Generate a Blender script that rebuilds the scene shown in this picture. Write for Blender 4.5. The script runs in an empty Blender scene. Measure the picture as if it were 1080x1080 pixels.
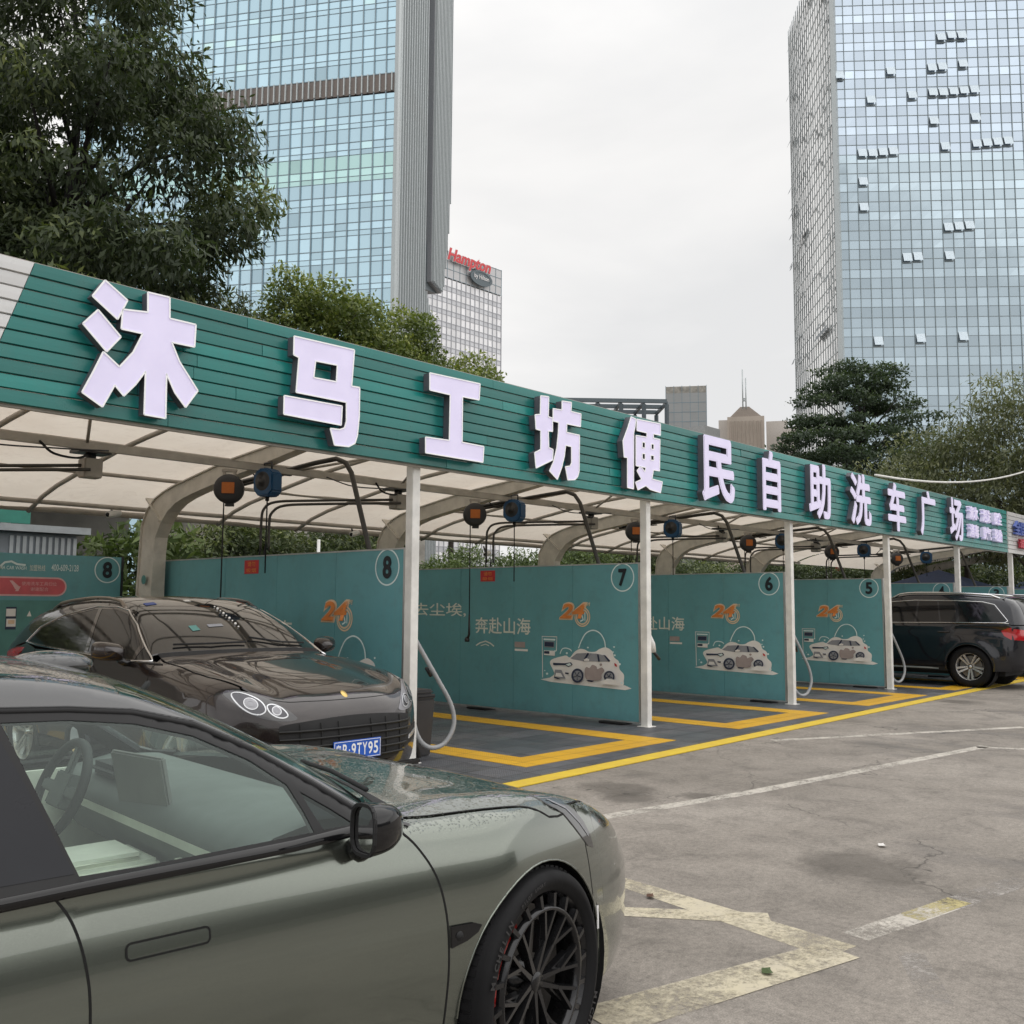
import bpy, bmesh, math, random
import numpy as np
from mathutils import Vector, Matrix
from mathutils.geometry import delaunay_2d_cdt
rnd = random.Random(7)
nrs = np.random.RandomState(11)
SC = bpy.context.scene
COL = SC.collection
R = math.radians
# ------------------------------------------------------------------ camera
EYE = np.array([0, 0, 1.55])
FPX, PIT, YAW, ROL = 1020.2, R(5.508), R(42.383), R(0.374)
cF = np.array([math.cos(YAW)*math.cos(PIT), math.sin(YAW)*math.cos(PIT), math.sin(PIT)])
_r = np.array([math.sin(YAW), -math.cos(YAW), 0.0]); _u = np.cross(_r, cF)
cR = _r*math.cos(ROL)+_u*math.sin(ROL); cU = -_r*math.sin(ROL)+_u*math.cos(ROL)
def ray(x, y): return cF+cR*(x-540)/FPX-cU*(y-540)/FPX
def on(ax, v, x, y):
    d = ray(x, y); return EYE+d*(v-EYE[ax])/d[ax]
cam = bpy.data.objects.new('camera', bpy.data.cameras.new('camera')); COL.objects.link(cam)
cam.matrix_world = Matrix(((cR[0], cU[0], -cF[0], EYE[0]), (cR[1], cU[1], -cF[1], EYE[1]), (cR[2], cU[2], -cF[2], EYE[2]), (0, 0, 0, 1)))
cam.data.sensor_width = 36; cam.data.lens = 36*FPX/1080; cam.data.clip_end = 5000; cam.data.clip_start = 0.05
SC.camera = cam
SC.view_settings.view_transform = 'Standard'; SC.view_settings.look = 'None'; SC.view_settings.exposure = 0
try:
    SC.cycles.max_bounces = 8; SC.cycles.transparent_max_bounces = 24; SC.cycles.glossy_bounces = 4
    SC.cycles.use_denoising = True
except Exception: pass
# ------------------------------------------------------------------ objects
def tag(o, label=None, cat=None, group=None, kind=None):
    if label: o['label'] = label
    if cat: o['category'] = cat
    if group: o['group'] = group
    if kind: o['kind'] = kind
    return o
def thing(name, label, cat, loc=(0, 0, 0), rz=0.0, group=None):
    o = bpy.data.objects.new(name, None); COL.objects.link(o)
    o.empty_display_size = .2
    o.matrix_world = Matrix.Translation(loc) @ Matrix.Rotation(rz, 4, 'Z')
    return tag(o, label, cat, group)
def WM(o):
    m = Matrix.Translation(o.location) @ o.rotation_euler.to_matrix().to_4x4()
    return WM(o.parent) @ m if o.parent else m
def link(name, me, mat, parent=None, local=False, smooth=False):
    o = bpy.data.objects.new(name, me); COL.objects.link(o)
    if mat is not None and not isinstance(mat, (list, tuple)): mat = [mat]
    if mat and not me.materials:
        for m in mat: me.materials.append(m)
    if parent is not None:
        if not local: me.transform(WM(parent).inverted())
        o.parent = parent
    if smooth: me.polygons.foreach_set('use_smooth', [True]*len(me.polygons))
    return o
def copy_tree(o, parent=None):
    c = o.copy(); COL.objects.link(c); c.parent = parent
    for ch in list(o.children): copy_tree(ch, c)
    return c
class MB:
    def __init__(s): s.v = []; s.f = []; s.m = []; s.sm = []
    def add(s, vs, fs, mi=0, smooth=False):
        b = len(s.v); s.v += [tuple(map(float, p)) for p in vs]
        s.f += [tuple(b+i for i in f) for f in fs]; s.m += [mi]*len(fs); s.sm += [smooth]*len(fs); return s
    def box(s, a, b, mi=0, M=None):
        x0, y0, z0 = a; x1, y1, z1 = b
        vs = [(x0, y0, z0), (x1, y0, z0), (x1, y1, z0), (x0, y1, z0), (x0, y0, z1), (x1, y0, z1), (x1, y1, z1), (x0, y1, z1)]
        if M is not None: vs = [M @ Vector(p) for p in vs]
        return s.add(vs, [(0, 3, 2, 1), (4, 5, 6, 7), (0, 1, 5, 4), (1, 2, 6, 5), (2, 3, 7, 6), (3, 0, 4, 7)], mi)
    def bar(s, a, b, w, h, mi=0, up=(0, 0, 1)):
        a = Vector(a); b = Vector(b); t = (b-a).normalized(); u = Vector(up)
        sd = t.cross(u)
        if sd.length < 1e-4: sd = t.cross(Vector((1, 0, 0)))
        sd.normalize(); u = sd.cross(t).normalized()
        vs = []
        for p in (a, b):
            for i, j in ((-1, -1), (1, -1), (1, 1), (-1, 1)): vs.append(p+sd*i*w/2+u*j*h/2)
        return s.add(vs, [(0, 1, 2, 3), (7, 6, 5, 4), (0, 4, 5, 1), (1, 5, 6, 2), (2, 6, 7, 3), (3, 7, 4, 0)], mi)
    def tube(s, pts, r, n=8, mi=0, caps=True):
        pts = [Vector(p) for p in pts]; k = len(pts); rr = r if isinstance(r, (list, tuple)) else [r]*k
        vs = []; fs = []; prev = None
        for i, p in enumerate(pts):
            t = (pts[min(i+1, k-1)]-pts[max(i-1, 0)]).normalized()
            if prev is None:
                a = Vector((0, 0, 1)) if abs(t.z) < .9 else Vector((1, 0, 0))
                u = t.cross(a).normalized()
            else: u = (prev-t*prev.dot(t)).normalized()
            prev = u; w = t.cross(u)
            for j in range(n):
                an = 2*math.pi*j/n; vs.append(p+(u*math.cos(an)+w*math.sin(an))*rr[i])
        for i in range(k-1):
            for j in range(n):
                a = i*n+j; b = i*n+(j+1) % n; fs.append((a, b, b+n, a+n))
        if caps: fs += [tuple(range(n))[::-1], tuple((k-1)*n+j for j in range(n))]
        return s.add(vs, fs, mi, True)
    def lathe(s, prof, M, n=32, mi=0, smooth=True, arc=2*math.pi):
        """prof: (r, h) list, axis = local z of M"""
        vs = []; fs = []; k = len(prof); full = abs(arc-2*math.pi) < 1e-6; nn = n if full else n+1
        for r, h in prof:
            for j in range(nn):
                a = arc*j/n; vs.append(M @ Vector((r*math.cos(a), r*math.sin(a), h)))
        for i in range(k-1):
            for j in range(n):
                a = i*nn+j; b = i*nn+(j+1) % nn; fs.append((a, b, b+nn, a+nn))
        return s.add(vs, fs, mi, smooth)
    def prism(s, pts2, h0, h1, M, mi=0):
        """pts2 extruded from local z h0 to h1"""
        n = len(pts2)
        vs = [M @ Vector((p[0], p[1], h0)) for p in pts2]+[M @ Vector((p[0], p[1], h1)) for p in pts2]
        fs = [tuple(range(n))[::-1], tuple(range(n, 2*n))]+[(i, (i+1) % n, n+(i+1) % n, n+i) for i in range(n)]
        return s.add(vs, fs, mi)
    def sphere(s, c, r, n=12, mi=0, sc=(1, 1, 1)):
        c = Vector(c); prof = [(math.sin(math.pi*i/(n//2))*r, -math.cos(math.pi*i/(n//2))*r) for i in range(n//2+1)]
        return s.lathe(prof, Matrix.Translation(c) @ Matrix.Diagonal((*sc, 1)), n, mi)
    def mesh(s, name):
        me = bpy.data.meshes.new(name); me.from_pydata(s.v, [], s.f)
        if any(s.m): me.polygons.foreach_set('material_index', s.m)
        me.polygons.foreach_set('use_smooth', s.sm)
        me.update(); return me
    def build(s, name, mat, parent=None, local=False, bevel=0, tri=False):
        me = s.mesh(name)
        if bevel or tri:
            bm = bmesh.new(); bm.from_mesh(me)
            bmesh.ops.remove_doubles(bm, verts=bm.verts, dist=1e-5)
            if bevel:
                es = [e for e in bm.edges if len(e.link_faces) == 2 and e.calc_face_angle(0) > .5]
                bmesh.ops.bevel(bm, geom=es, offset=bevel, segments=2, affect='EDGES', clamp_overlap=True)
            bmesh.ops.recalc_face_normals(bm, faces=bm.faces)
            bm.to_mesh(me); bm.free()
        return link(name, me, mat, parent, local)
def basis(o, x, y, z=None):
    x = Vector(x).normalized(); y = Vector(y).normalized(); z = Vector(z).normalized() if z is not None else x.cross(y).normalized()
    return Matrix(((x[0], y[0], z[0], o[0]), (x[1], y[1], z[1], o[1]), (x[2], y[2], z[2], o[2]), (0, 0, 0, 1)))
# ------------------------------------------------------------------ materials
class NT:
    def __init__(s, name):
        s.m = bpy.data.materials.new(name); s.m.use_nodes = True; s.t = s.m.node_tree; s.t.nodes.clear()
        s.out = s.n('ShaderNodeOutputMaterial')
    def n(s, typ, ins=None, **kw):
        nd = s.t.nodes.new(typ)
        for k, v in kw.items(): setattr(nd, k, v)
        for k, v in (ins or {}).items(): s.set(nd, k, v)
        return nd
    def set(s, nd, k, v):
        i = nd.inputs[k]
        if isinstance(v, tuple) and len(v) == 2 and hasattr(v[0], 'outputs'): s.t.links.new(v[0].outputs[v[1]], i)
        elif hasattr(v, 'outputs'): s.t.links.new(v.outputs[0], i)
        else:
            if isinstance(v, (list, tuple)) and len(v) == 3 and len(i.default_value) == 4: v = (*v, 1)
            i.default_value = v
    def co(s, kind='Object', scale=None):
        tc = s.n('ShaderNodeTexCoord'); o = (tc, kind)
        if scale is None: return o
        mp = s.n('ShaderNodeMapping', {'Vector': o, 'Scale': scale}); return (mp, 0)
    def noise(s, sc, det=4, ro=.55, co=None, out='Fac', dist=0):
        nd = s.n('ShaderNodeTexNoise', {'Scale': sc, 'Detail': det, 'Roughness': ro, 'Distortion': dist})
        s.set(nd, 'Vector', co or s.co()); return (nd, out)
    def ramp(s, fac, stops):
        nd = s.n('ShaderNodeValToRGB', {'Fac': fac}); e = nd.color_ramp.elements
        while len(e) < len(stops): e.new(.5)
        for el, (p, c) in zip(e, stops):
            el.position = p; el.color = (*c, 1) if isinstance(c, (tuple, list)) else (c, c, c, 1)
        return (nd, 0)
    def mix(s, f, a, b, mode='MIX'):
        nd = s.n('ShaderNodeMix', data_type='RGBA', blend_type=mode)
        s.set(nd, 0, f)
        for k, v in ((6, a), (7, b)):
            if isinstance(v, (int, float)): v = (v, v, v, 1)
            s.set(nd, k, v)
        return (nd, 2)
    def math(s, op, a, b=0.0, c=0.0, clamp=False):
        nd = s.n('ShaderNodeMath', operation=op, use_clamp=clamp); s.set(nd, 0, a); s.set(nd, 1, b)
        if op in ('MULTIPLY_ADD',): s.set(nd, 2, c)
        return (nd, 0)
    def bump(s, h, st=.3, d=.01):
        return (s.n('ShaderNodeBump', {'Height': h, 'Strength': st, 'Distance': d}), 0)
    def pbr(s, col, rough=.5, metal=0, spec=.5, coat=0, coatr=.05, normal=None, emit=None, es=0, **kw):
        b = s.n('ShaderNodeBsdfPrincipled', {'Base Color': col, 'Roughness': rough, 'Metallic': metal, 'Specular IOR Level': spec, 'Coat Weight': coat, 'Coat Roughness': coatr})
        if normal: s.set(b, 'Normal', normal)
        if emit: s.set(b, 'Emission Color', emit); s.set(b, 'Emission Strength', es)
        for k, v in kw.items(): s.set(b, k.replace('_', ' '), v)
        return b
    def done(s, sh): s.t.links.new((sh if hasattr(sh, 'outputs') else sh[0]).outputs[0], s.out.inputs['Surface']); return s.m
def mat(name, col, rough=.5, metal=0, spec=.5, coat=0, var=.12, vs=6, bump=0, bs=60, emit=None, es=0, dirt=0):
    t = NT(name); c = t.mix(t.ramp(t.noise(vs, 5), [(.3, 0.0), (.7, 1.0)]), [x*(1-var) for x in col]+[1], [min(1, x*(1+var)) for x in col]+[1])
    if dirt: c = t.mix(t.math('MULTIPLY', t.ramp(t.noise(2.3, 8, .7), [(.45, 0.0), (.75, 1.0)]), dirt), c, (.09, .075, .06, 1))
    r = t.ramp(t.noise(vs*1.7, 4), [(.2, max(0, rough-.06)), (.8, min(1, rough+.08))])
    nm = t.bump(t.noise(bs, 4), bump, .005) if bump else None
    return t.done(t.pbr(c, r, metal, spec, coat, normal=nm, emit=emit, es=es))
M = {}
M['steel_white'] = mat('white_paint', (.62, .60, .56), .4, spec=.4, dirt=.25)
M['post_white'] = mat('post_white_paint', (.80, .79, .76), .35, dirt=.18)
M['frame_steel'] = mat('canopy_steel', (.40, .37, .33), .5, dirt=.3)
M['frame_light'] = mat('canopy_column_steel', (.60, .57, .51), .45, dirt=.25)
M['black_metal'] = mat('black_metal', (.025, .025, .028), .35)
M['dark_pipe'] = mat('dark_pipe', (.07, .065, .06), .4, metal=.3)
M['rubber'] = mat('rubber', (.018, .018, .019), .6, bump=.1, spec=.25)
M['grey_hose'] = mat('grey_hose', (.33, .34, .35), .45)
M['blue_plastic'] = mat('blue_plastic', (.012, .07, .17), .35)
M['orange_plastic'] = mat('orange_plastic', (.55, .16, .03), .45)
M['dark_plastic'] = mat('dark_plastic', (.035, .035, .038), .5, bump=.15)
M['white_plastic'] = mat('white_plastic', (.75, .75, .73), .4)
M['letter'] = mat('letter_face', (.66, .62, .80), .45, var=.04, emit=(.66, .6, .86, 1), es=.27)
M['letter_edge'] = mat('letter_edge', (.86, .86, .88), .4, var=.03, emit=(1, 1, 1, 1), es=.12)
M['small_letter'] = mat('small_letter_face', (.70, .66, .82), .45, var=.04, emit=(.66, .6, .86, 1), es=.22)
M['ring_white'] = mat('printed_white', (.72, .84, .84), .45, var=.05)
M['print_black'] = mat('printed_black', (.012, .016, .022), .45)
M['print_cream'] = mat('printed_cream', (.74, .77, .70), .5, var=.1)
M['print_grey'] = mat('printed_grey', (.30, .31, .34), .5)
M['print_navy'] = mat('printed_navy', (.03, .04, .08), .45)
M['print_mud'] = mat('printed_mud', (.38, .32, .31), .5)
M['print_foam'] = mat('printed_foam', (.86, .84, .81), .5, var=.05)
M['print_body'] = mat('printed_body', (.88, .86, .84), .5, var=.04)
M['print_orange'] = mat('printed_orange', (.72, .24, .06), .5)
M['print_tan'] = mat('printed_tan', (.80, .60, .40), .5)
M['print_red'] = mat('printed_red', (.52, .035, .04), .5)
M['print_pink'] = mat('printed_pink', (.62, .12, .14), .5)
M['print_palepink'] = mat('printed_pale_pink', (.75, .45, .45), .5)
M['print_yellow'] = mat('printed_yellow', (.70, .45, .08), .5)
M['print_teal'] = mat('printed_light_teal', (.10, .26, .24), .5)
M['print_blue'] = mat('printed_blue', (.06, .10, .32), .5)
M['alu'] = mat('aluminium', (.55, .56, .56), .35, metal=.7)
M['chrome'] = mat('chrome', (.75, .75, .76), .12, metal=1, var=.03)
M['black_gloss'] = mat('gloss_black', (.008, .008, .009), .05, spec=.5, var=.05)
M['black_matte'] = mat('matte_black', (.012, .012, .013), .75)
M['red_lens'] = mat('red_lens', (.42, .01, .015), .12, coat=1)
M['blue_tarp'] = mat('blue_tarp', (.015, .04, .12), .6)
M['red_cloth'] = mat('red_cloth', (.5, .04, .04), .7)
M['concrete_wall'] = mat('old_wall', (.42, .40, .36), .9, var=.3, vs=1.5, dirt=.4)
M['shed_grey'] = mat('shed_grey', (.17, .19, .21), .6, dirt=.3)
# partition teal sheet
t = NT('partition_teal'); co = t.co('Object')
c = t.mix(t.ramp(t.noise(1.1, 5, .6, co), [(.3, 0.), (.7, 1.)]), (.128, .330, .368, 1), (.155, .390, .428, 1))
c = t.mix(t.math('MULTIPLY', t.ramp(t.noise(5, 9, .75, co), [(.5, 0.), (.8, 1.)]), .3), c, (.10, .12, .11, 1))
sk_ = t.ramp(t.noise(3, 7, .7, t.co('Object', (4, 4, .22))), [(.52, 0.), (.72, 1.)]); c = t.mix(t.math('MULTIPLY', sk_, .20), c, (.18, .28, .29, 1))
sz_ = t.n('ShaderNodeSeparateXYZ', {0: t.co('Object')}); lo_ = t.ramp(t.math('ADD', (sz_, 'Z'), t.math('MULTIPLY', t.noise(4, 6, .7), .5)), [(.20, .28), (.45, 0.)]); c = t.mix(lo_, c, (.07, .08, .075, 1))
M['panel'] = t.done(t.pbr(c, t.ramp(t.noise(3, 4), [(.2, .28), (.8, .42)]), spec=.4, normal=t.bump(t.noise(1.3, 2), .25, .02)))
# sign slats: per-slat colour attribute
t = NT('slat_teal'); at = t.n('ShaderNodeAttribute', attribute_name='Col')
c = t.mix(t.math('MULTIPLY', t.ramp(t.noise(4, 8, .7), [(.5, 0.), (.8, 1.)]), .3), (at, 'Color'), (.06, .13, .12, 1))
M['slat'] = t.done(t.pbr(c, t.ramp(t.noise(6, 4), [(.2, .22), (.8, .4)]), spec=.5, normal=t.bump(t.noise(.8, 2), .15, .02)))
# membrane: translucent tensioned fabric
t = NT('canopy_fabric'); c = t.mix(t.ramp(t.noise(.9, 6, .65), [(.3, 0.), (.75, 1.)]), (.70, .62, .53, 1), (.80, .73, .64, 1))
c = t.mix(t.math('MULTIPLY', t.ramp(t.noise(3.5, 9, .75, dist=1.5), [(.5, 0.), (.85, 1.)]), .35), c, (.35, .27, .2, 1))
d = t.n('ShaderNodeBsdfDiffuse', {'Color': c}); tr = t.n('ShaderNodeBsdfTranslucent', {'Color': c})
M['membrane'] = t.done(t.n('ShaderNodeMixShader', {0: .58, 1: d, 2: tr}))
def glassmat(name, tint, gloss=.10, rough=.02, glass_col=(.9, 1, .97)):
    t = NT(name); lw = t.math('MULTIPLY', t.math('POWER', (t.n('ShaderNodeLayerWeight', {'Blend': .5}), 'Facing'), 4.0), .75)
    g = t.n('ShaderNodeBsdfGlossy', {'Color': (*glass_col, 1), 'Roughness': rough}); tr = t.n('ShaderNodeBsdfTransparent', {'Color': (*tint, 1)})
    f = t.math('MULTIPLY_ADD', lw, 1.0, gloss, clamp=True)
    return t.done(t.n('ShaderNodeMixShader', {0: f, 1: tr, 2: g}))
M['return_dark'] = mat('letter_return', (.10, .10, .12), .5)
M['glass_green'] = glassmat('green_tinted_glass', (.62, .76, .70), .10)
M['glass_dark'] = glassmat('dark_tinted_glass', (.10, .11, .12), .04)
M['glass_smoke'] = glassmat('smoked_glass', (.30, .32, .32), .03)
def lift_attr(me, cols):
    ca = me.color_attributes.new('Col', 'FLOAT_COLOR', 'CORNER')
    a = np.ones((len(me.loops), 4), np.float32); a[:, :3] = cols; ca.data.foreach_set('color', a.ravel())
# ------------------------------------------------------------------ text -> mesh
_tc = {}
def text_mesh(s, offset=0.0, extrude=0.0, bevel=0.0, shear=0.0):
    key = (s, round(offset, 4), extrude, bevel, shear)
    if key not in _tc:
        cu = bpy.data.curves.new('t', 'FONT'); cu.body = s; cu.size = 1; cu.offset = offset; cu.extrude = extrude
        cu.bevel_depth = bevel; cu.shear = shear; cu.resolution_u = 4; cu.align_x = 'LEFT'
        ob = bpy.data.objects.new('t', cu); COL.objects.link(ob); dg = bpy.context.evaluated_depsgraph_get(); dg.update()
        me = bpy.data.meshes.new_from_object(ob.evaluated_get(dg)); bpy.data.objects.remove(ob)
        _tc[key] = me
    return _tc[key].copy()
def put_text(s, Mx, x0, x1, z0, z1, name, mt, parent, offset=0, extrude=0, bevel=0, shear=0, lift=.003, rotz=0, bold=0):
    """fit the text mesh into the rectangle x0..x1, z0..z1 of the plane Mx (local x right, y up, z out)"""
    me = text_mesh(s, offset, extrude, bevel, shear) if not bold else bold_mesh(s, bold, extrude, 8)
    v = np.empty(len(me.vertices)*3); me.vertices.foreach_get('co', v); v = v.reshape(-1, 3)
    a = v.min(0); b = v.max(0)
    v[:, 0] = x0+(v[:, 0]-a[0])/(b[0]-a[0])*(x1-x0); v[:, 1] = z0+(v[:, 1]-a[1])/(b[1]-a[1])*(z1-z0)
    v[:, 2] = lift+(v[:, 2]-a[2])
    if rotz:
        cx, cy = (x0+x1)/2, (z0+z1)/2; p = v[:, :2]-[cx, cy]; c, sn = math.cos(rotz), math.sin(rotz)
        v[:, 0] = cx+p[:, 0]*c-p[:, 1]*sn; v[:, 1] = cy+p[:, 0]*sn+p[:, 1]*c
    me.vertices.foreach_set('co', v.ravel()); me.transform(Mx); me.name = name
    me.materials.clear()
    return link(name, me, mt, parent)
def bold_mesh(s, r, extrude, n=12):
    me = text_mesh(s, .006, extrude, 0); v = np.empty(len(me.vertices)*3); me.vertices.foreach_get('co', v); v = v.reshape(-1, 3); P = [tuple(p.vertices) for p in me.polygons]; mb = MB()
    for i in range(n+1):
        rr = 0 if i == n else r; o = np.array([rr*math.cos(2*math.pi*i/n), rr*math.sin(2*math.pi*i/n), .0006*i]); mb.add(v+o, P)
    return mb.mesh('letter')
def curve_pts(pts, n=8, closed=False):
    """Catmull-Rom"""
    P = [np.array(p, float) for p in pts]; k = len(P); out = []
    rng = range(k) if closed else range(k-1)
    for i in rng:
        p1, p2 = P[i], P[(i+1) % k]; p0 = P[i-1] if (closed or i > 0) else 2*p1-p2; p3 = P[(i+2) % k] if (closed or i < k-2) else 2*p2-p1
        for j in range(n):
            u = j/n; out.append(.5*((2*p1)+(-p0+p2)*u+(2*p0-5*p1+4*p2-p3)*u*u+(-p0+3*p1-3*p2+p3)*u**3))
    if not closed: out.append(P[-1])
    return out
# ------------------------------------------------------------------ sky and light
w = bpy.data.worlds.new('World'); SC.world = w; w.use_nodes = True; nt = w.node_tree; nt.nodes.clear()
wo = nt.nodes.new('ShaderNodeOutputWorld')
SUN_EL, SUN_AZ = R(58), R(-65)      # azimuth measured from +X, the brightest part of the cloud is behind the camera
sky = nt.nodes.new('ShaderNodeTexSky'); sky.sky_type = 'NISHITA'; sky.sun_disc = False; sky.sun_elevation = SUN_EL
sky.sun_rotation = math.pi/2-SUN_AZ
tc = nt.nodes.new('ShaderNodeTexCoord'); mp = nt.nodes.new('ShaderNodeMapping'); mp.inputs['Scale'].default_value = (1, 1, 2.6)
nt.links.new(tc.outputs['Generated'], mp.inputs[0])
nz = nt.nodes.new('ShaderNodeTexNoise'); nz.inputs['Scale'].default_value = 1.6; nz.inputs['Detail'].default_value = 6; nz.inputs['Roughness'].default_value = .5; nz.inputs['Distortion'].default_value = .4
nt.links.new(mp.outputs[0], nz.inputs['Vector'])
rp = nt.nodes.new('ShaderNodeValToRGB'); rp.color_ramp.elements[0].position = .36; rp.color_ramp.elements[0].color = (.85, .85, .85, 1)
rp.color_ramp.elements[1].position = .64; rp.color_ramp.elements[1].color = (1.10, 1.08, 1.055, 1)
nt.links.new(nz.outputs['Fac'], rp.inputs[0])
# cloud layer brightens towards the zenith
sx = nt.nodes.new('ShaderNodeSeparateXYZ'); nt.links.new(tc.outputs['Generated'], sx.inputs[0])
zr = nt.nodes.new('ShaderNodeMapRange'); zr.inputs['From Min'].default_value = .45; zr.inputs['From Max'].default_value = 1; zr.inputs['To Min'].default_value = 1.0; zr.inputs['To Max'].default_value = 1.55
nt.links.new(sx.outputs['Z'], zr.inputs['Value'])
bg = nt.nodes.new('ShaderNodeBackground'); nt.links.new(rp.outputs[0], bg.inputs[0]); nt.links.new(zr.outputs[0], bg.inputs[1])
bs = nt.nodes.new('ShaderNodeBackground'); bs.inputs[1].default_value = .06; nt.links.new(sky.outputs[0], bs.inputs[0])
mx = nt.nodes.new('ShaderNodeMixShader'); mx.inputs[0].default_value = .93
nt.links.new(bs.outputs[0], mx.inputs[1]); nt.links.new(bg.outputs[0], mx.inputs[2]); nt.links.new(mx.outputs[0], wo.inputs[0])
sl = bpy.data.lights.new('sun', 'SUN'); sl.energy = 1.2; sl.angle = R(110); sl.color = (1, .97, .93)
so = bpy.data.objects.new('sun', sl); COL.objects.link(so)
sd = Vector((math.cos(SUN_EL)*math.cos(SUN_AZ), math.cos(SUN_EL)*math.sin(SUN_AZ), math.sin(SUN_EL)))
so.rotation_euler = sd.to_track_quat('Z', 'Y').to_euler(); so.location = sd*60
# ------------------------------------------------------------------ ground
L0, SP, X0 = 7.164, 4.028, 6.392      # sign line y, bay spacing, first visible post
t = NT('concrete_ground'); co = t.co('Object')
b1 = t.ramp(t.noise(.35, 6, .6, co), [(.3, (.185, .166, .144)), (.5, (.245, .220, .193)), (.7, (.318, .288, .255))])
b2 = t.ramp(t.noise(2.2, 10, .75, co, dist=.6), [(.3, .62), (.5, 1.0), (.72, 1.2)])
c = t.mix(1.0, b1, b2, 'MULTIPLY')
# damp dark patches
dk = t.ramp(t.noise(.8, 5, .62, t.co('Object', (1, .45, 1))), [(.56, 0.), (.68, 1.)])
c = t.mix(t.math('MULTIPLY', dk, .5), c, (.085, .075, .068, 1))
# speckle of aggregate
vo = t.n('ShaderNodeTexVoronoi', {'Vector': co, 'Scale': 55}); c = t.mix(t.math('MULTIPLY', t.ramp((vo, 'Color'), [(.1, 1.), (.32, 0.)]), .22), c, (.10, .09, .08, 1))
fine = t.noise(130, 4, .8, co); c = t.mix(.75, c, t.mix(1.0, c, t.ramp(fine, [(.3, .5), (.7, 1.55)]), 'MULTIPLY'))
midn = t.noise(28, 6, .8, co); c = t.mix(.6, c, t.mix(1.0, c, t.ramp(midn, [(.35, .65), (.65, 1.35)]), 'MULTIPLY'))
for px_, r_ in (((652, 832), .75), ((665, 842), .5), ((915, 915), .8), ((740, 840), .35), ((1010, 740), .8)):
    q_ = on(2, 0, *px_); dd = t.n('ShaderNodeVectorMath', {0: co, 1: (q_[0], q_[1], 0)}, operation='DISTANCE'); mk = t.math('MULTIPLY', t.ramp(t.math('ADD', t.math('DIVIDE', (dd, 'Value'), r_), t.math('MULTIPLY', t.noise(2.4, 7, .7, co), .9)), [(.75, .62), (1.15, 0.)]), 1.0); c = t.mix(mk, c, (.075, .066, .056, 1))
# scratch streaks
st = t.ramp(t.noise(6, 8, .8, t.co('Object', (.25, 3.2, 1)), dist=1.0), [(.60, 0.), (.72, 1.)]); c = t.mix(t.math('MULTIPLY', st, .22), c, (.46, .42, .38, 1))
# cracks: edges of big distorted cells
nd = t.noise(1.2, 4, .6, co, out='Color'); mpv = t.n('ShaderNodeVectorMath', {0: co, 1: nd}, operation='ADD')
vc = t.n('ShaderNodeTexVoronoi', {'Vector': (mpv, 0), 'Scale': .33}, feature='DISTANCE_TO_EDGE')
ck = t.ramp((vc, 'Distance'), [(.0, 1.), (.0035, 0.)]); ck = t.math('MULTIPLY', ck, t.ramp(t.noise(.9, 3), [(.42, 0.), (.55, .8)]))
c = t.mix(ck, c, (.05, .045, .04, 1))
bm_ = t.math('ADD', t.math('MULTIPLY', fine, .35), t.noise(9, 6, .7, co))
gm = t.done(t.pbr(c, t.ramp(dk, [(0., .82), (1., .45)]), spec=.35, normal=t.bump(bm_, .35, .012)))
mb = MB(); mb.add([(-600, -600, 0), (600, -600, 0), (600, 600, 0), (-600, 600, 0)], [(0, 1, 2, 3)])
tag(mb.build('ground', gm), kind='structure')
# grated plastic floor tiles of the wash bays
t = NT('grate_floor'); co = t.co('Object')
bk = t.n('ShaderNodeTexBrick', {'Vector': co, 'Scale': 1.0, 'Color1': (.095, .098, .112, 1), 'Color2': (.155, .158, .175, 1), 'Mortar': (.02, .02, .022, 1), 'Mortar Size': .006, 'Brick Width': .4, 'Row Height': .4}, offset=0.0)
ck1 = t.n('ShaderNodeTexVoronoi', {'Vector': co, 'Scale': 36.0, 'Randomness': 0.0}, distance='CHEBYCHEV')
hole = t.ramp((ck1, 'Distance'), [(.20, 1.), (.30, 0.)])
def gratecol(base):
    c = t.mix(t.math('MULTIPLY', hole, .8), base, (.012, .012, .013, 1))
    return t.mix(t.math('MULTIPLY', t.ramp(t.noise(1.6, 8, .7, t.co('Object', (1, 2.4, 1))), [(.5, 0.), (.75, 1.)]), .45), c, (.19, .18, .17, 1))
c = gratecol((bk, 'Color'))
wet = t.ramp(t.noise(.9, 4, .6), [(.4, .55), (.6, .3)])
h = t.math('MULTIPLY', hole, -1.0)
M['grate'] = t.done(t.pbr(c, wet, spec=.4, normal=t.bump(h, .5, .01)))
t = NT('grate_yellow'); co = t.co('Object')
bk = t.n('ShaderNodeTexBrick', {'Vector': co, 'Scale': 1.0, 'Color1': (.72, .40, .015, 1), 'Color2': (.82, .47, .02, 1), 'Mortar': (.3, .16, .01, 1), 'Mortar Size': .005, 'Brick Width': .4, 'Row Height': .4}, offset=0.0)
ck1 = t.n('ShaderNodeTexVoronoi', {'Vector': co, 'Scale': 36.0, 'Randomness': 0.0}, distance='CHEBYCHEV'); hole = t.ramp((ck1, 'Distance'), [(.24, 1.), (.30, 0.)])
c = t.mix(t.math('MULTIPLY', hole, .45), (bk, 'Color'), (.2, .1, .01, 1)); c = t.mix(t.math('MULTIPLY', t.ramp(t.noise(2.5, 8, .7), [(.5, 0.), (.8, 1.)]), .3), c, (.25, .19, .1, 1))
M['grate_yellow'] = t.done(t.pbr(c, .5, normal=t.bump(t.math('MULTIPLY', hole, -1.0), .4, .008)))
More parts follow.
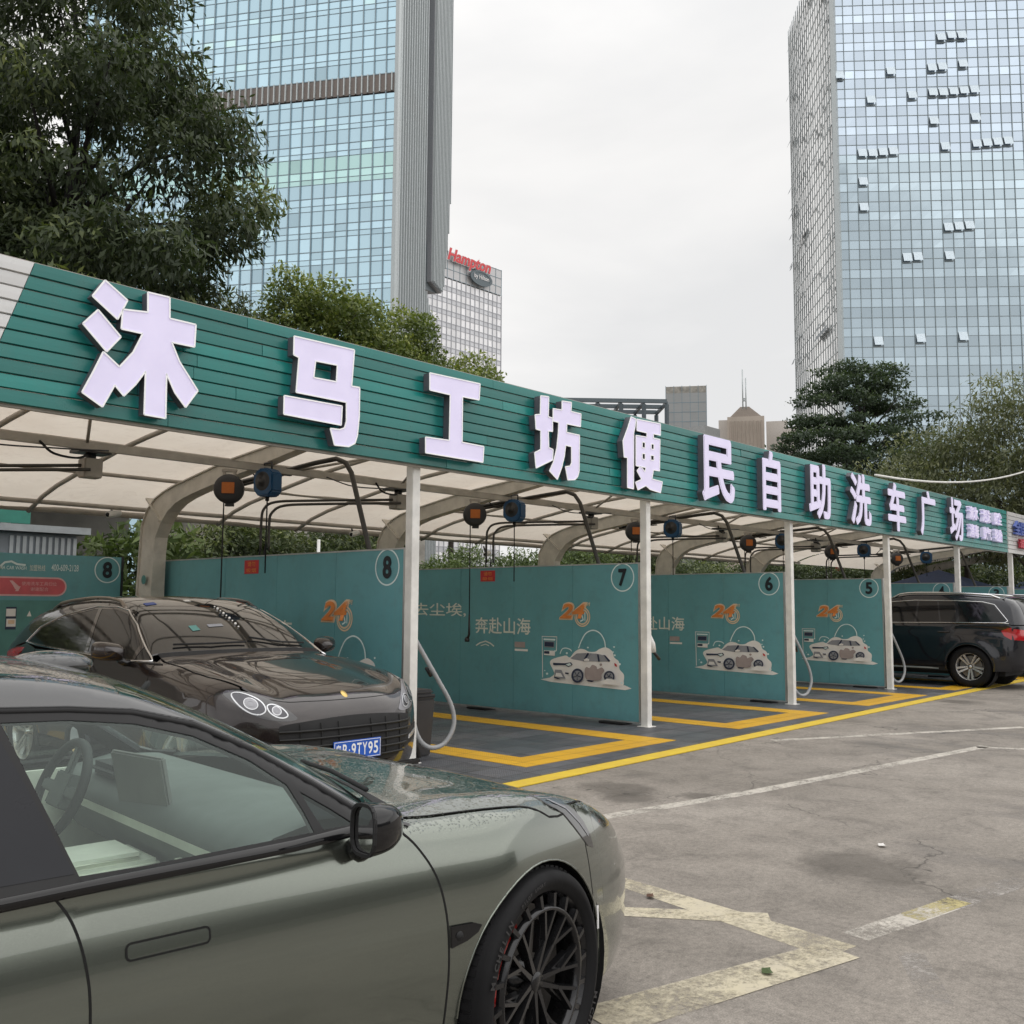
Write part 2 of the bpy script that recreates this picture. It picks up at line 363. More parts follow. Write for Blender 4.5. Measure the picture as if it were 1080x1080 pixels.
def worn(name, col, lo, hi, sc=3.0, col2=None):
    """paint worn away in patches: real sheet with a see-through mask"""
    t = NT(name); co = t.co('Object')
    m = t.math('ADD', t.math('MULTIPLY', t.noise(sc, 9, .78, co), .6), t.math('MULTIPLY', t.noise(sc*14, 5, .8, co), .4))
    m = t.ramp(m, [(lo, 0.), (hi, 1.)])
    c = t.mix(t.ramp(t.noise(5, 6, .7, co), [(.35, 0.), (.7, 1.)]), (*col, 1), (*(col2 or [x*.7 for x in col]), 1))
    b = t.pbr(c, .75); tr = t.n('ShaderNodeBsdfTransparent')
    return t.done(t.n('ShaderNodeMixShader', {0: m, 1: tr, 2: b}))
M['edge_yellow'] = worn('yellow_edge_paint', (.72, .52, .035), .25, .33, 3, (.62, .42, .05))
M['old_white'] = worn('old_white_paint', (.56, .52, .46), .38, .52, 2.2)
M['old_cream'] = worn('old_cream_paint', (.56, .50, .36), .38, .53, 1.6, (.50, .45, .35))
M['old_yellow'] = worn('old_yellow_paint', (.50, .43, .20), .44, .58, 2.6)
M['faint_white'] = worn('faint_paint', (.38, .35, .32), .48, .60, 2.6)
M['stain'] = worn('damp_stain', (.07, .063, .055), .42, .62, 1.4)
M['red_dust'] = worn('red_dust', (.28, .12, .10), .46, .62, 4)
def sheet(name, pts, z, mt, label=None, px=False):
    mb = MB(); P = []
    for p in pts:
        q = on(2, 0, *p) if px else p
        P.append((q[0], q[1], z))
    mb.add(P, [tuple(range(len(P)))]); me = mb.mesh(name)
    if me.polygons[0].normal.z < 0: me.flip_normals()
    o = link(name, me, mt); tag(o, label, kind='structure'); return o
# bay floor as a thin raised slab
mb = MB(); XL, XR = -8.0, 34.0
fr = lambda x: 5.62+.022*(x-6)
mb.prism([(XL, fr(XL)+.2), (XR, fr(XR)+.2), (XR, 12.9), (XL, 12.9)], .004, .022, Matrix.Identity(4))
tag(mb.build('bay_floor', M['grate']), kind='structure')
mb = MB(); mb.prism([(XL, fr(XL)), (XR, fr(XR)), (XR, fr(XR)+.215), (XL, fr(XL)+.215)], .004, .012, Matrix.Identity(4))
tag(mb.build('yellow_edge_line', M['edge_yellow']), kind='structure')
for k in range(-3, 5):
    ox = X0+k*SP
    a, b, c0, c1 = ox+.62, ox+3.22, 6.2, 6.62
    mb = MB()
    mb.prism([(a, c0), (b, c0), (b, c1), (a, c1)], .0222, .026, Matrix.Identity(4))
    mb.prism([(a, c1), (a+.4, c1), (a+.4, 11.8), (a, 11.8)], .0222, .026, Matrix.Identity(4))
    mb.prism([(b-.4, c1), (b, c1), (b, 11.8), (b-.4, 11.8)], .0222, .026, Matrix.Identity(4))
    mb.prism([(a+.4, 11.4), (b-.4, 11.4), (b-.4, 11.8), (a+.4, 11.8)], .0222, .026, Matrix.Identity(4))
    tag(mb.build('bay_marking', M['grate_yellow']), kind='structure')
# old markings on the concrete, traced on the ground plane
Z1, Z2 = .0012, .0022
def strip(name, a, b, w0, mt, z=Z1, w1=None):
    A = on(2, 0, *a)[:2]; B = on(2, 0, *b)[:2]; d = (B-A)/np.linalg.norm(B-A); n = np.array([-d[1], d[0]]); w1 = w1 or w0
    sheet(name, [A+n*w0/2, A-n*w0/2, B-n*w1/2, B+n*w1/2], z, mt)
strip('old_parking_line', (612, 866), (790, 836), .13, M['old_white'])
strip('old_parking_line', (790, 836), (1040, 787), .13, M['old_white'])
strip('old_parking_line', (1030, 788), (1100, 791), .12, M['old_white'])
strip('old_parking_line', (815, 781), (1080, 767), .13, M['old_white'])
strip('old_parking_line', (630, 922), (888, 1004), .13, M['old_cream'], Z1, .24)
strip('old_parking_line', (560, 957), (812, 969), .13, M['old_cream'], Z2, .17)
strip('old_parking_line', (885, 1003), (630, 1078), .22, M['old_cream'], Z2+.001, .26)
strip('old_parking_line', (902, 988), (1000, 955), .14, M['old_white'])
strip('old_parking_line', (960, 968), (1012, 950), .13, M['old_yellow'], Z2)
strip('old_parking_line', (1000, 955), (1080, 928), .15, M['faint_white'])
strip('old_parking_line', (960, 1005), (990, 1060), .12, M['faint_white'])
#, 824), (690, 812), (700, 838), (668, 846), (640, 842)], Z1, M['stain'], px=True)
#, 905), (960, 910), (990, 935), (930, 945)], Z2+.004, M['stain'], px=True)
# small rubbish
def litter(name, label, cat, px, mt, s, up=.01, kind='flat'):
    p = on(2, 0, *px); mb = MB(); n = 9
    pts = [(math.cos(2*math.pi*i/n)*s*(1+.35*math.sin(3.1*i)), math.sin(2*math.pi*i/n)*s*.6*(1+.3*math.cos(2.3*i))) for i in range(n)]
    vs = [(0, 0, up*1.6)]+[(a, b, .002+up*(.3+.7*((i*7) % 3)/2)) for i, (a, b) in enumerate(pts)]
    mb.add(vs, [(0, i+1, (i+1) % n+1) for i in range(n)])
    me = mb.mesh(name); me.transform(Matrix.Translation((p[0], p[1], .006)) @ Matrix.Rotation(.7, 4, 'Z'))
    tag(link(name, me, mt), label, cat)
M['paper'] = mat('paper', (.75, .73, .7), .8); M['leafdry'] = mat('dry_leaf', (.10, .05, .03), .8); M['weed'] = mat('weed', (.06, .09, .03), .8)
litter('paper_scrap', 'small crumpled white paper scrap on the open concrete', 'litter', (930, 893), M['paper'], .04)
litter('dry_leaf', 'curled dark brown leaf on the pale line beside the front tyre', 'leaf', (686, 947), M['leafdry'], .035)
litter('weed_tuft', 'flat green weed tuft lying on the faded arrow marking', 'weed', (809, 1027), M['weed'], .04)
# paper scrap on the concrete, farther away than the crumpled one', 'litter', (872, 864), M['paper'], .025)
# the lower right border of the photo', 'litter', (1036, 1078), M['paper'], .03)
ZB, ZT, YS = 2.918, 3.953, L0-.154      # sign bottom, top, front face
I4 = Matrix.Identity(4)
ORD = ['fourth', 'third', 'second']
# ------------------------------------------------------------------ canopy
can = thing('canopy', 'long beige fabric canopy on curved steel columns and white posts over the bays', 'canopy', (X0, 10, 0))
MEM = [(12.72, 2.77), (12.3, 2.93), (11.9, 3.03), (11.16, 3.16), (10.3, 3.30), (9.7, 3.37), (8.5, 3.48), (7.22, 3.57)]
PX0 = 6.2
COLX = [PX0+k*SP for k in range(-2, 5)]
XA, XE = COLX[0]-1.0, 25.75
# fabric, sagging a little between the arms
mem = curve_pts(MEM, 4); vs = []; fs = []; nx = 96
for i in range(nx+1):
    x = XA+(XE-XA)*i/nx; ph = (x-PX0)/SP
    sag = .045*(math.sin(math.pi*ph)**2)
    for j, p in enumerate(mem): vs.append((x, p[0], p[1]-sag+.012*math.sin(x*5+p[0]*3)))
k = len(mem)
for i in range(nx):
    for j in range(k-1): a = i*k+j; fs.append((a, a+1, a+k+1, a+k))
mb = MB(); mb.add(vs, fs, 0, True); mb.build('fabric_roof', M['membrane'], can)
# columns with their curved arm, one casting each
prof = curve_pts([(12.33, 0), (12.28, 1.5), (12.24, 2.3), (12.20, 2.62), (11.98, 2.86), (11.6, 3.0), (11.16, 3.08), (10.3, 3.22), (9.7, 3.29), (8.5, 3.40), (7.25, 3.50)], 4)
prof += curve_pts([(7.25, 3.38), (8.5, 3.27), (9.67, 3.10), (10.44, 2.99), (11.2, 2.86), (11.55, 2.72), (11.78, 2.48), (11.86, 2.2), (11.88, 1.0), (11.9, 0)], 4)
def col_mesh(x):
    mb = MB(); w = .06
    Mx = Matrix(((0, 0, 1, x), (1, 0, 0, 0), (0, 1, 0, 0), (0, 0, 0, 1)))
    n = len(prof)//2
    top = curve_pts([tuple(p) for p in prof[:n:2]], 1); 
    a = prof[:41]; b = prof[41:][::-1]
    A = np.array(a); B = np.array(b); m = 34
    def res(P):
        s = np.r_[0, np.cumsum(np.linalg.norm(np.diff(P, axis=0), axis=1))]; u = np.linspace(0, s[-1], m)
        return np.c_[np.interp(u, s, P[:, 0]), np.interp(u, s, P[:, 1])]
    A = res(A); B = res(B); vs = []; fs = []
    for i in range(m):
        wb = w*(1.15-.35*i/m)
        for (p, sx) in ((A[i], -1), (A[i], 1), (B[i], 1), (B[i], -1)): vs.append((x+sx*wb, p[0], p[1]))
    for i in range(m-1):
        for j in range(4): p = i*4+j; q = i*4+(j+1) % 4; fs.append((p, q, q+4, p+4))
    mb.add(vs, fs); mb.add([vs[-4], vs[-3], vs[-2], vs[-1]], [(0, 1, 2, 3)])
    # flange lips and the stiffener where column meets arm
    for P in (A, B):
        for i in range(m-1): mb.bar((x, P[i][0], P[i][1]), (x, P[i+1][0], P[i+1][1]), w*2.9*(1.1-.3*i/m), .016)
    mb.box((x-.16, 11.80, 0), (x+.16, 12.42, .03)); mb.bar((x, 11.72, 2.60), (x, 12.1, 2.92), .20, .02)
    return mb
for i, x in enumerate(COLX):
    c = col_mesh(x).build('column', M['frame_light'], can)
    if i == 2:
        mb = MB(); mb.lathe([(0, .004), (.06, .004)], basis((x-.10, 12.05, 1.85), (0, -1, 0), (0, 0, 1)), 24); mb.build('round_sticker', M['print_teal'], c)
# purlins along the canopy
for (y, z, r) in ((12.72, 2.74, .045), (12.45, 2.80, .03), (11.35, 3.08, .025), (10.2, 3.25, .025), (8.4, 3.44, .025), (7.3, 3.5, .035)):
    mb = MB(); mb.tube([(XA, y, z), (XE, y, z)], r, 8); mb.build('purlin', M['frame_steel'], can)
# rafters between the columns
for k_ in range(-2, 4):
    for q in (.33, .67):
        x = PX0+(k_+q)*SP
        mb = MB(); mb.tube([(x, p[0], p[1]-.075) for p in MEM], .028, 8); mb.build('rafter', M['frame_steel'], can)
# lattice beam: two rails with V webs
mb = MB()
for y, z in ((9.45, 3.10), (9.15, 3.03)): mb.bar((XA, y, z), (XE, y, z), .05, .06)
mb.build('twin_beam', M['frame_steel'], can)
for x in COLX[:-1]:
    mb = MB()
    for a, b in (((x+.3, 9.3, 3.08), (x+1.5, 8.3, 3.40)), ((x+1.5, 8.3, 3.40), (x+1.9, 9.3, 3.08)), ((x+1.9, 9.3, 3.08), (x+.9, 10.4, 3.22)), ((x+1.9, 9.3, 3.08), (x+3.0, 10.4, 3.22))): mb.tube([a, b], .016, 6)
    mb.build('brace', M['frame_steel'], can)
for k_ in range(-1, 6):
    x = X0+k_*SP; mb = MB(); mb.box((x-.05, L0-.05, .022), (x+.05, L0+.05, ZB+.5)); mb.box((x-.09, L0-.09, .022), (x+.09, L0+.09, .03))
    mb.build('support_post', M['post_white'], can, bevel=.004)
# a wire looped along the twin beam
mb = MB()
for x in COLX[:-1]: mb.tube(curve_pts([(x+.5, 9.0, 3.0), (x+.9, 9.0, 2.93), (x+1.5, 9.02, 2.96), (x+2.0, 9.05, 3.0)], 5), .008, 5)
mb.build('wiring', M['black_metal'], can)
# ------------------------------------------------------------------ sign
sgn = thing('sign_board', 'long teal slatted sign board with large white raised characters along the canopy front', 'sign board', (X0, YS, ZB))
SM = basis((0, YS, 0), (1, 0, 0), (0, 0, 1))    # x right, y up, z towards the viewer
NSL = 10; dz = (ZT-ZB)/NSL
def slats(name, x0f, x1f, colf, parent, mt):
    vs = []; fs = []; cols = []
    for i in range(NSL):
        z0 = ZB+i*dz; z1 = z0+dz-.005; x0 = x0f((z0+z1)/2); xe = x1f((z0+z1)/2); x = x0
        off = rnd.uniform(0, 2.4)
        while x < xe-.01:
            x1 = min(xe, x+3.0 if x > x0 else x+off+.6)
            if xe-x1 < .3: x1 = xe
            c = colf(i, x); b = len(vs); tl = rnd.uniform(-.002, .004)
            sec = [(z0, .0), (z0+.004, .016+tl), (z0+.05, .014+tl), (z1-.004, .009+tl), (z1, .0), (z1, -.02), (z0, -.02)]
            for e_, xx in ((0, x+.003), (1, x1-.003)):
                for z, o in sec:
                    xs_ = xx
                    if e_ == 0 and x == x0: xs_ = xx+x0f(z)-x0
                    if e_ == 1 and x1 == xe: xs_ = xx+x1f(z)-xe
                    vs.append((xs_, YS-o, z))
            m = len(sec)
            nf = [tuple(range(b, b+m))[::-1], tuple(range(b+m, b+2*m))]+[(b+j, b+(j+1) % m, b+m+(j+1) % m, b+m+j) for j in range(m)]
            for f in nf: fs.append(f); cols += [c]*len(f)
            x = x1
    me = bpy.data.meshes.new(name); me.from_pydata(vs, [], fs); me.update()
    lift_attr(me, np.array(cols, np.float32)); return link(name, me, mt, parent)
bound = lambda z: 2.44+.2*(z-3.37)/.6
def teal(i, x):
    k = rnd.choice([.82, .92, 1.0, 1.0, 1.1, 1.28]); return (.008*k, .175*k, .158*k)
slats('slat_panel', bound, lambda z: 25.74, teal, sgn, M['slat'])
wh = slats('slat_panel', lambda z: -3.5, bound, lambda i, x: (.62*rnd.uniform(.9, 1.05),)*3, sgn, M['slat']); wh['label'] = 'white slatted section at the left end of the sign'
mb = MB(); mb.box((-3.5, YS+.035, ZB-.02), (25.74, YS+.07, ZB+.02)); mb.box((-3.5, YS+.035, ZT-.03), (25.74, YS+.07, ZT+.012))
for x in np.arange(-3, 25.8, 2.014): mb.box((x, YS+.032, ZB+.02), (x+.04, YS+.07, ZT-.03))
mb.build('back_frame', M['frame_steel'], sgn)
# characters ------------------------------------------------------
def traced(zx, zy, sc, polys, holes=()):
    """outline traced on the sign plane, zoomed pixel -> plane coordinates"""
    out = []
    for P in polys:
        q = [on(1, YS-.08, zx+a/sc, zy+b/sc) for a, b in P]; out.append([(p[0], p[2]) for p in q])
    return out
def letter_solid(name, polys, holes, txt):
    """polys with holes -> face + rim, as two materials in one mesh"""
    bm = bmesh.new()
    allv = []; edges = []
    for P in polys+holes:
        b = len(allv); n = len(P); allv += [Vector(p) for p in P]; edges += [(b+i, b+(i+1) % n) for i in range(n)]
    r = delaunay_2d_cdt(allv, edges, [], 0, 1e-6)
    V, _, F = r[0], r[1], r[2]
    def inside(p, P):
        c = False; n = len(P)
        for i in range(n):
            x1, y1 = P[i]; x2, y2 = P[(i+1) % n]
            if (y1 > p[1]) != (y2 > p[1]) and p[0] < (x2-x1)*(p[1]-y1)/(y2-y1)+x1: c = not c
        return c
    vs = [(v[0], v[1], .085) for v in V]; fs = []; mi = []
    for f in F:
        cx = sum(V[i][0] for i in f)/len(f); cy = sum(V[i][1] for i in f)/len(f)
        if any(inside((cx, cy), P) for P in polys) and not any(inside((cx, cy), H) for H in holes): fs.append(tuple(f)); mi.append(0)
    mb = MB(); mb.add(vs, fs, 0)
    for P in polys+holes:
        n = len(P); b = [(p[0], p[1], .0) for p in P]+[(p[0], p[1], .09) for p in P]
        mb.add(b, [(i, (i+1) % n, n+(i+1) % n, n+i) for i in range(n)], 2)
        for i in range(n):      # thin raised rim
            mb.bar((*P[i], .09), (*P[(i+1) % n], .09), .012, .006, 1)
    me = mb.mesh(name); me.transform(SM @ Matrix.Translation((0, 0, .035)))
    return link(name, me, [M['letter'], M['letter_edge'], M['return_dark']], sgn)
l1 = traced(0, 250, 4, [[(432, 188), (526, 272), (484, 352), (378, 254)], [(402, 312), (498, 426), (438, 488), (338, 370)],
    [(612, 238), (704, 260), (704, 348), (814, 374), (808, 468), (712, 448), (745, 530), (822, 652), (770, 722), (725, 660), (690, 580), (686, 768), (596, 752), (602, 570), (560, 625), (510, 674), (472, 628), (420, 720), (334, 658), (380, 575), (424, 488), (492, 552), (550, 490), (590, 412), (500, 392), (506, 310), (612, 322)]])
letter_solid('letter', l1, [], '')
l2 = traced(270, 320, 4, [[(148, 142), (402, 200), (390, 352), (424, 358), (422, 480), (414, 560), (404, 592), (378, 606), (318, 600), (300, 530), (340, 535), (360, 528), (368, 500), (368, 420), (156, 378), (168, 232), (146, 220)], [(106, 392), (350, 436), (346, 516), (104, 470)]])
h2 = traced(270, 320, 4, [[(238, 246), (330, 264), (326, 334), (230, 316)]])
letter_solid('letter', l2, h2, '')
l3 = traced(270, 320, 4, [[(720, 296), (932, 342), (928, 410), (858, 396), (856, 588), (948, 606), (944, 672), (702, 632), (702, 566), (802, 580), (806, 388), (720, 368)]])
letter_solid('letter', l3, [], '')
l4 = traced(540, 400, 4, [[(108, 72), (142, 76), (140, 160), (158, 166), (158, 222), (140, 220), (142, 290), (160, 298), (158, 342), (88, 376), (82, 312), (108, 298), (108, 218), (88, 212), (84, 152), (106, 150)],
    [(198, 94), (238, 100), (236, 138), (278, 148), (276, 202), (218, 190), (217, 226), (272, 238), (270, 390), (264, 412), (252, 425), (222, 426), (212, 370), (232, 368), (238, 355), (238, 286), (213, 280), (208, 325), (196, 375), (178, 424), (145, 388), (162, 350), (176, 290), (182, 230), (184, 184), (160, 178), (160, 126), (198, 132)]])
letter_solid('letter', l4, [], '')
l5 = traced(540, 400, 4, [[(490, 160), (510, 170), (506, 205), (501, 228), (500, 464), (474, 458), (474, 332), (460, 330), (455, 262), (476, 205)],
    [(514, 170), (614, 190), (614, 238), (584, 232), (584, 250), (612, 256), (610, 388), (584, 384), (578, 422), (622, 434), (614, 480), (570, 466), (552, 450), (518, 468), (508, 436), (534, 424), (514, 388), (530, 368), (548, 392), (552, 374), (510, 366), (510, 238), (556, 246), (556, 228), (514, 218)]])
h5 = traced(540, 400, 4, [[(537, 266), (549, 268), (549, 292), (537, 290)], [(575, 274), (586, 276), (586, 298), (575, 296)], [(537, 314), (549, 316), (549, 340), (537, 338)], [(573, 322), (586, 324), (586, 344), (573, 342)]])
letter_solid('letter', l5, h5, '')
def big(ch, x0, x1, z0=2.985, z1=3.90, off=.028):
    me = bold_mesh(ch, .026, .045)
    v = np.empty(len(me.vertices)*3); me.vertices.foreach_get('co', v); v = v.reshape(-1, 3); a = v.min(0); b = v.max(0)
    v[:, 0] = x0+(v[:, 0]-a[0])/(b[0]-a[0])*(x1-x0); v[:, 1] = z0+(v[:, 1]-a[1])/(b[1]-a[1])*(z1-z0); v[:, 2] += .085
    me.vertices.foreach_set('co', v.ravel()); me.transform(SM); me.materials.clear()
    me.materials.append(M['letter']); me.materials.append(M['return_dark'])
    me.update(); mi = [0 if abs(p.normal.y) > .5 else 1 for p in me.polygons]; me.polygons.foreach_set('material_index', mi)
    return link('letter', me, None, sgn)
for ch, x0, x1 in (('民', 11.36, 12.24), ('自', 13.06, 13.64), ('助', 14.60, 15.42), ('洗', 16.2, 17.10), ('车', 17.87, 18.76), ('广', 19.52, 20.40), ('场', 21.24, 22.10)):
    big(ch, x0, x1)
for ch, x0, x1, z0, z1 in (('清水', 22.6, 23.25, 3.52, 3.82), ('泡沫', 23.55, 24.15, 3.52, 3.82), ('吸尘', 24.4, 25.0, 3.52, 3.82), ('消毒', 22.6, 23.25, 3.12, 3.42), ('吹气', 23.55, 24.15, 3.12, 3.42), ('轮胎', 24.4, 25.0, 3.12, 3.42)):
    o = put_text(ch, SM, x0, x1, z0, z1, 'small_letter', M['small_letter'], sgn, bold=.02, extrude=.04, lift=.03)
# next shop's white sign further along
sg2 = thing('sign_board', 'white slatted sign board with blue and red characters at the right border', 'sign board', (26, YS, ZB))
slats('slat_panel', lambda z: 25.78+.12*(z-ZB), lambda z: 32, lambda i, x: (.56, .55, .54), sg2, M['slat'])
M['sign_blue'] = mat('sign_blue_letter', (.08, .13, .42), .45); M['sign_red'] = mat('sign_red_letter', (.55, .07, .10), .45)
for ch, x0, x1, z0, z1, mt in (('全国连锁', 26.1, 28.2, 3.38, 3.74, 'sign_blue'), ('自助洗车', 28.4, 30.6, 3.38, 3.74, 'sign_blue'), ('诚招加盟', 26.5, 28.2, 3.06, 3.30, 'sign_red')):
    put_text(ch, SM, x0, x1, z0, z1, 'letters', M[mt], sg2, bold=.02, extrude=.03, lift=.04)
mb = MB(); mb.box((30.5, L0-.05, 0), (30.6, L0+.05, ZB)); mb.build('support_post', M['post_white'], sg2)
# second canopy roof beyond
can2 = thing('canopy', 'second fabric canopy beyond the end of the first, behind the white sign', 'canopy', (29, 10, 0))
mb = MB(); mem2 = curve_pts(MEM, 3); vs = [(x, p[0], p[1]+.02) for x in (26.0, 30.0, 34.0) for p in mem2]; k = len(mem2)
mb.add(vs, [(i*k+j, i*k+j+1, i*k+k+j+1, i*k+k+j) for i in range(2) for j in range(k-1)], 0, True); mb.build('fabric_roof', M['membrane'], can2)
for x in (30.3, 33.9): col_mesh(x).build('column', M['frame_light'], can2)
# ------------------------------------------------------------------ partitions
PY0, PY1, PZ0, PZ1 = L0+.09, 12.72, .07, 2.11
def flat(parent, name, PM, items, lift=.003, step=.0015):
    """printed picture: list of (polygon, material key), each a sheet a hair above the last"""
    mb = MB(); keys = []
    for i, (P, k) in enumerate(items):
        if k not in keys: keys.append(k)
        z = lift+step*i
        bm = [(PM @ Vector((p[0], p[1], z))) for p in P]; mb.add(bm, [tuple(range(len(bm)))], keys.index(k))
    me = mb.mesh(name); return link(name, me, [M[k] for k in keys], parent)
def disc(c, r, n=28, a0=0, a1=2*math.pi, sx=1): return [(c[0]+r*sx*math.cos(a0+(a1-a0)*i/n), c[1]+r*math.sin(a0+(a1-a0)*i/n)) for i in range(n)]
def ringmesh(parent, name, PM, c, r0, r1, mt, lift=.003, n=40):
    mb = MB(); vs = []
    for i in range(n):
        a = 2*math.pi*i/n
        for r in (r0, r1): vs.append(PM @ Vector((c[0]+r*math.cos(a), c[1]+r*math.sin(a), lift)))
    mb.add(vs, [(2*i, 2*i+1, (2*i+3) % (2*n), (2*i+2) % (2*n)) for i in range(n)]); return mb.build(name, mt, parent)
def ribbon2(pts, w):
    P = [np.array(p, float) for p in pts]; L = []; Rr = []
    for i, p in enumerate(P):
        t = P[min(i+1, len(P)-1)]-P[max(i-1, 0)]; t = t/np.linalg.norm(t); n = np.array([-t[1], t[0]])*w/2; L.append(tuple(p+n)); Rr.append(tuple(p-n))
    return L+Rr[::-1]
def px7(a, b, zx=560, zy=640, sc=9.0):
    q = on(0, X0+SP, zx+a/sc, zy+b/sc); return (-q[1], q[2])
def sm(pts, n=5): return [tuple(p) for p in curve_pts(pts, n, closed=True)]
def car_print():
    T = lambda L: [px7(a, b) for a, b in L]; it = []
    it.append((T([(100, 688), (180, 672), (900, 745), (965, 775), (905, 790), (200, 712)]), 'print_foam'))
    it.append((T(sm([(190, 530), (215, 495), (300, 470), (345, 462), (380, 480), (420, 430), (470, 400), (520, 405), (560, 425), (620, 425), (660, 400), (720, 385), (780, 420), (800, 480), (845, 520), (850, 590), (890, 640), (890, 700), (860, 755), (600, 735), (400, 700), (240, 690), (180, 680), (230, 640), (215, 590)], 4)), 'print_foam'))
    it.append((T(sm([(225, 545), (290, 525), (380, 490), (440, 440), (540, 432), (660, 440), (730, 465), (775, 515), (830, 545), (840, 600), (830, 660), (800, 690), (560, 700), (430, 690), (250, 680), (235, 620)], 4)), 'print_body'))
    it.append((T([(385, 488), (445, 442), (540, 437), (505, 515), (410, 498)]), 'print_grey'))
    it.append((T([(530, 515), (570, 440), (640, 445), (655, 520)]), 'print_grey'))
    it.append((T([(660, 520), (650, 447), (705, 460), (755, 510), (750, 520)]), 'print_grey'))
    it.append((T([(505, 515), (545, 437), (568, 440), (528, 516)]), 'print_navy'))
    it.append((T([(652, 520), (640, 447), (656, 450), (668, 520)]), 'print_navy'))
    it.append((T([(700, 455), (720, 460), (768, 512), (752, 522)]), 'print_navy'))
    it.append((T([(225, 530), (335, 535), (395, 525), (410, 550), (370, 570), (340, 552), (228, 552)]), 'print_navy'))
    it.append((T([(345, 545), (385, 532), (400, 550), (370, 562)]), 'ring_white'))
    it.append((T([(245, 595), (305, 598), (335, 660), (345, 680), (235, 672)]), 'print_grey'))
    it.append((T([(255, 625), (300, 628), (320, 665), (245, 660)]), 'print_body'))
    it.append((T([(240, 660), (300, 685), (270, 685), (235, 672)]), 'print_navy'))
    it.append((T([(340, 620), (378, 625), (375, 640), (345, 636)]), 'print_navy'))
    it.append((T(sm([(530, 600), (545, 570), (575, 580), (600, 550), (640, 565), (650, 590), (690, 575), (715, 605), (690, 640), (680, 690), (600, 695), (540, 680)], 4)), 'print_mud'))
    it.append((T(sm([(670, 545), (685, 535), (695, 550), (680, 562)], 3)), 'print_mud'))
    it.append((T([(810, 530), (832, 545), (838, 570), (815, 560)]), 'print_red'))
    it.append((T([(545, 692), (620, 700), (600, 712), (560, 706)]), 'print_navy'))
    for cx, cy, rx, ry in ((462, 652, 58, 68), (768, 660, 52, 54)):
        it.append((T([(cx+rx*math.cos(a), cy+ry*math.sin(a)) for a in np.linspace(0, 2*math.pi, 22, endpoint=False)]), 'print_navy'))
        it.append((T([(cx+2+rx*.7*math.cos(a), cy+ry*.7*math.sin(a)) for a in np.linspace(0, 2*math.pi, 22, endpoint=False)]), 'print_grey'))
        for q in range(5):
            a = q*2*math.pi/5+.3; it.append((T([(cx, cy-4), (cx+rx*.62*math.cos(a-.1), cy+ry*.62*math.sin(a-.1)), (cx+rx*.62*math.cos(a+.14), cy+ry*.62*math.sin(a+.14)), (cx, cy+5)]), 'print_navy'))
    it.append((T([(700, 700), (760, 680), (830, 690), (860, 740), (700, 730)]), 'print_foam'))
    it.append((T([(530, 500), (560, 485), (585, 495), (580, 512), (535, 512)]), 'print_body'))
    for cx, cy, r in ((820, 380, 8), (812, 428, 7), (828, 458, 9), (875, 542, 11), (895, 720, 11), (575, 385, 8), (265, 418, 8), (190, 632, 11), (378, 438, 10), (170, 602, 5)):
        it.append((T([(cx+r*math.cos(a), cy+r*math.sin(a)) for a in np.linspace(0, 2*math.pi, 10, endpoint=False)]), 'ring_white'))
    it.append((ribbon2(T([tuple(p) for p in curve_pts([(490, 392), (515, 325), (560, 250), (630, 222), (695, 252), (735, 320), (745, 392)], 5)]), .016), 'ring_white'))
    it.append((ribbon2(T([tuple(p) for p in curve_pts([(315, 445), (335, 400), (370, 390), (410, 402), (425, 420)], 4)]), .014), 'ring_white'))
    return it
def kiosk_print():
    T = lambda L: [px7(a, b) for a, b in L]; it = []
    it.append((ribbon2(T([(120, 670), (118, 440), (115, 280), (255, 285), (250, 420)]), .012), 'print_foam'))
    it.append((T([(130, 300), (240, 305), (238, 320), (130, 315)]), 'ring_white'))
    it.append((T([(138, 325), (232, 330), (230, 388), (136, 380)]), 'print_grey'))
    it.append((T([(142, 332), (228, 336), (226, 380), (140, 374)]), 'print_navy'))
    it.append((T([(135, 412), (240, 418), (238, 465), (135, 455)]), 'print_foam'))
    it.append((T([(138, 418), (188, 420), (187, 446), (137, 442)]), 'print_navy'))
    return it
def clock_print():
    it = []; c = (-8.185, 1.40)
    it.append((disc(c, .135), 'print_tan')); it.append((disc(c, .118), 'panel')); it.append((disc(c, .108), 'print_tan')); it.append((disc(c, .088), 'panel'))
    it.append((ribbon2([(c[0], c[1]+.02), (c[0]+.02, c[1]-.04), (c[0]-.03, c[1]-.06)], .02), 'ring_white')); it.append((ribbon2([(c[0]+.05, c[1]+.06), (c[0]+.05, c[1]-.05)], .014), 'ring_white'))
    return it
CP, KP, KL = car_print(), kiosk_print(), clock_print()
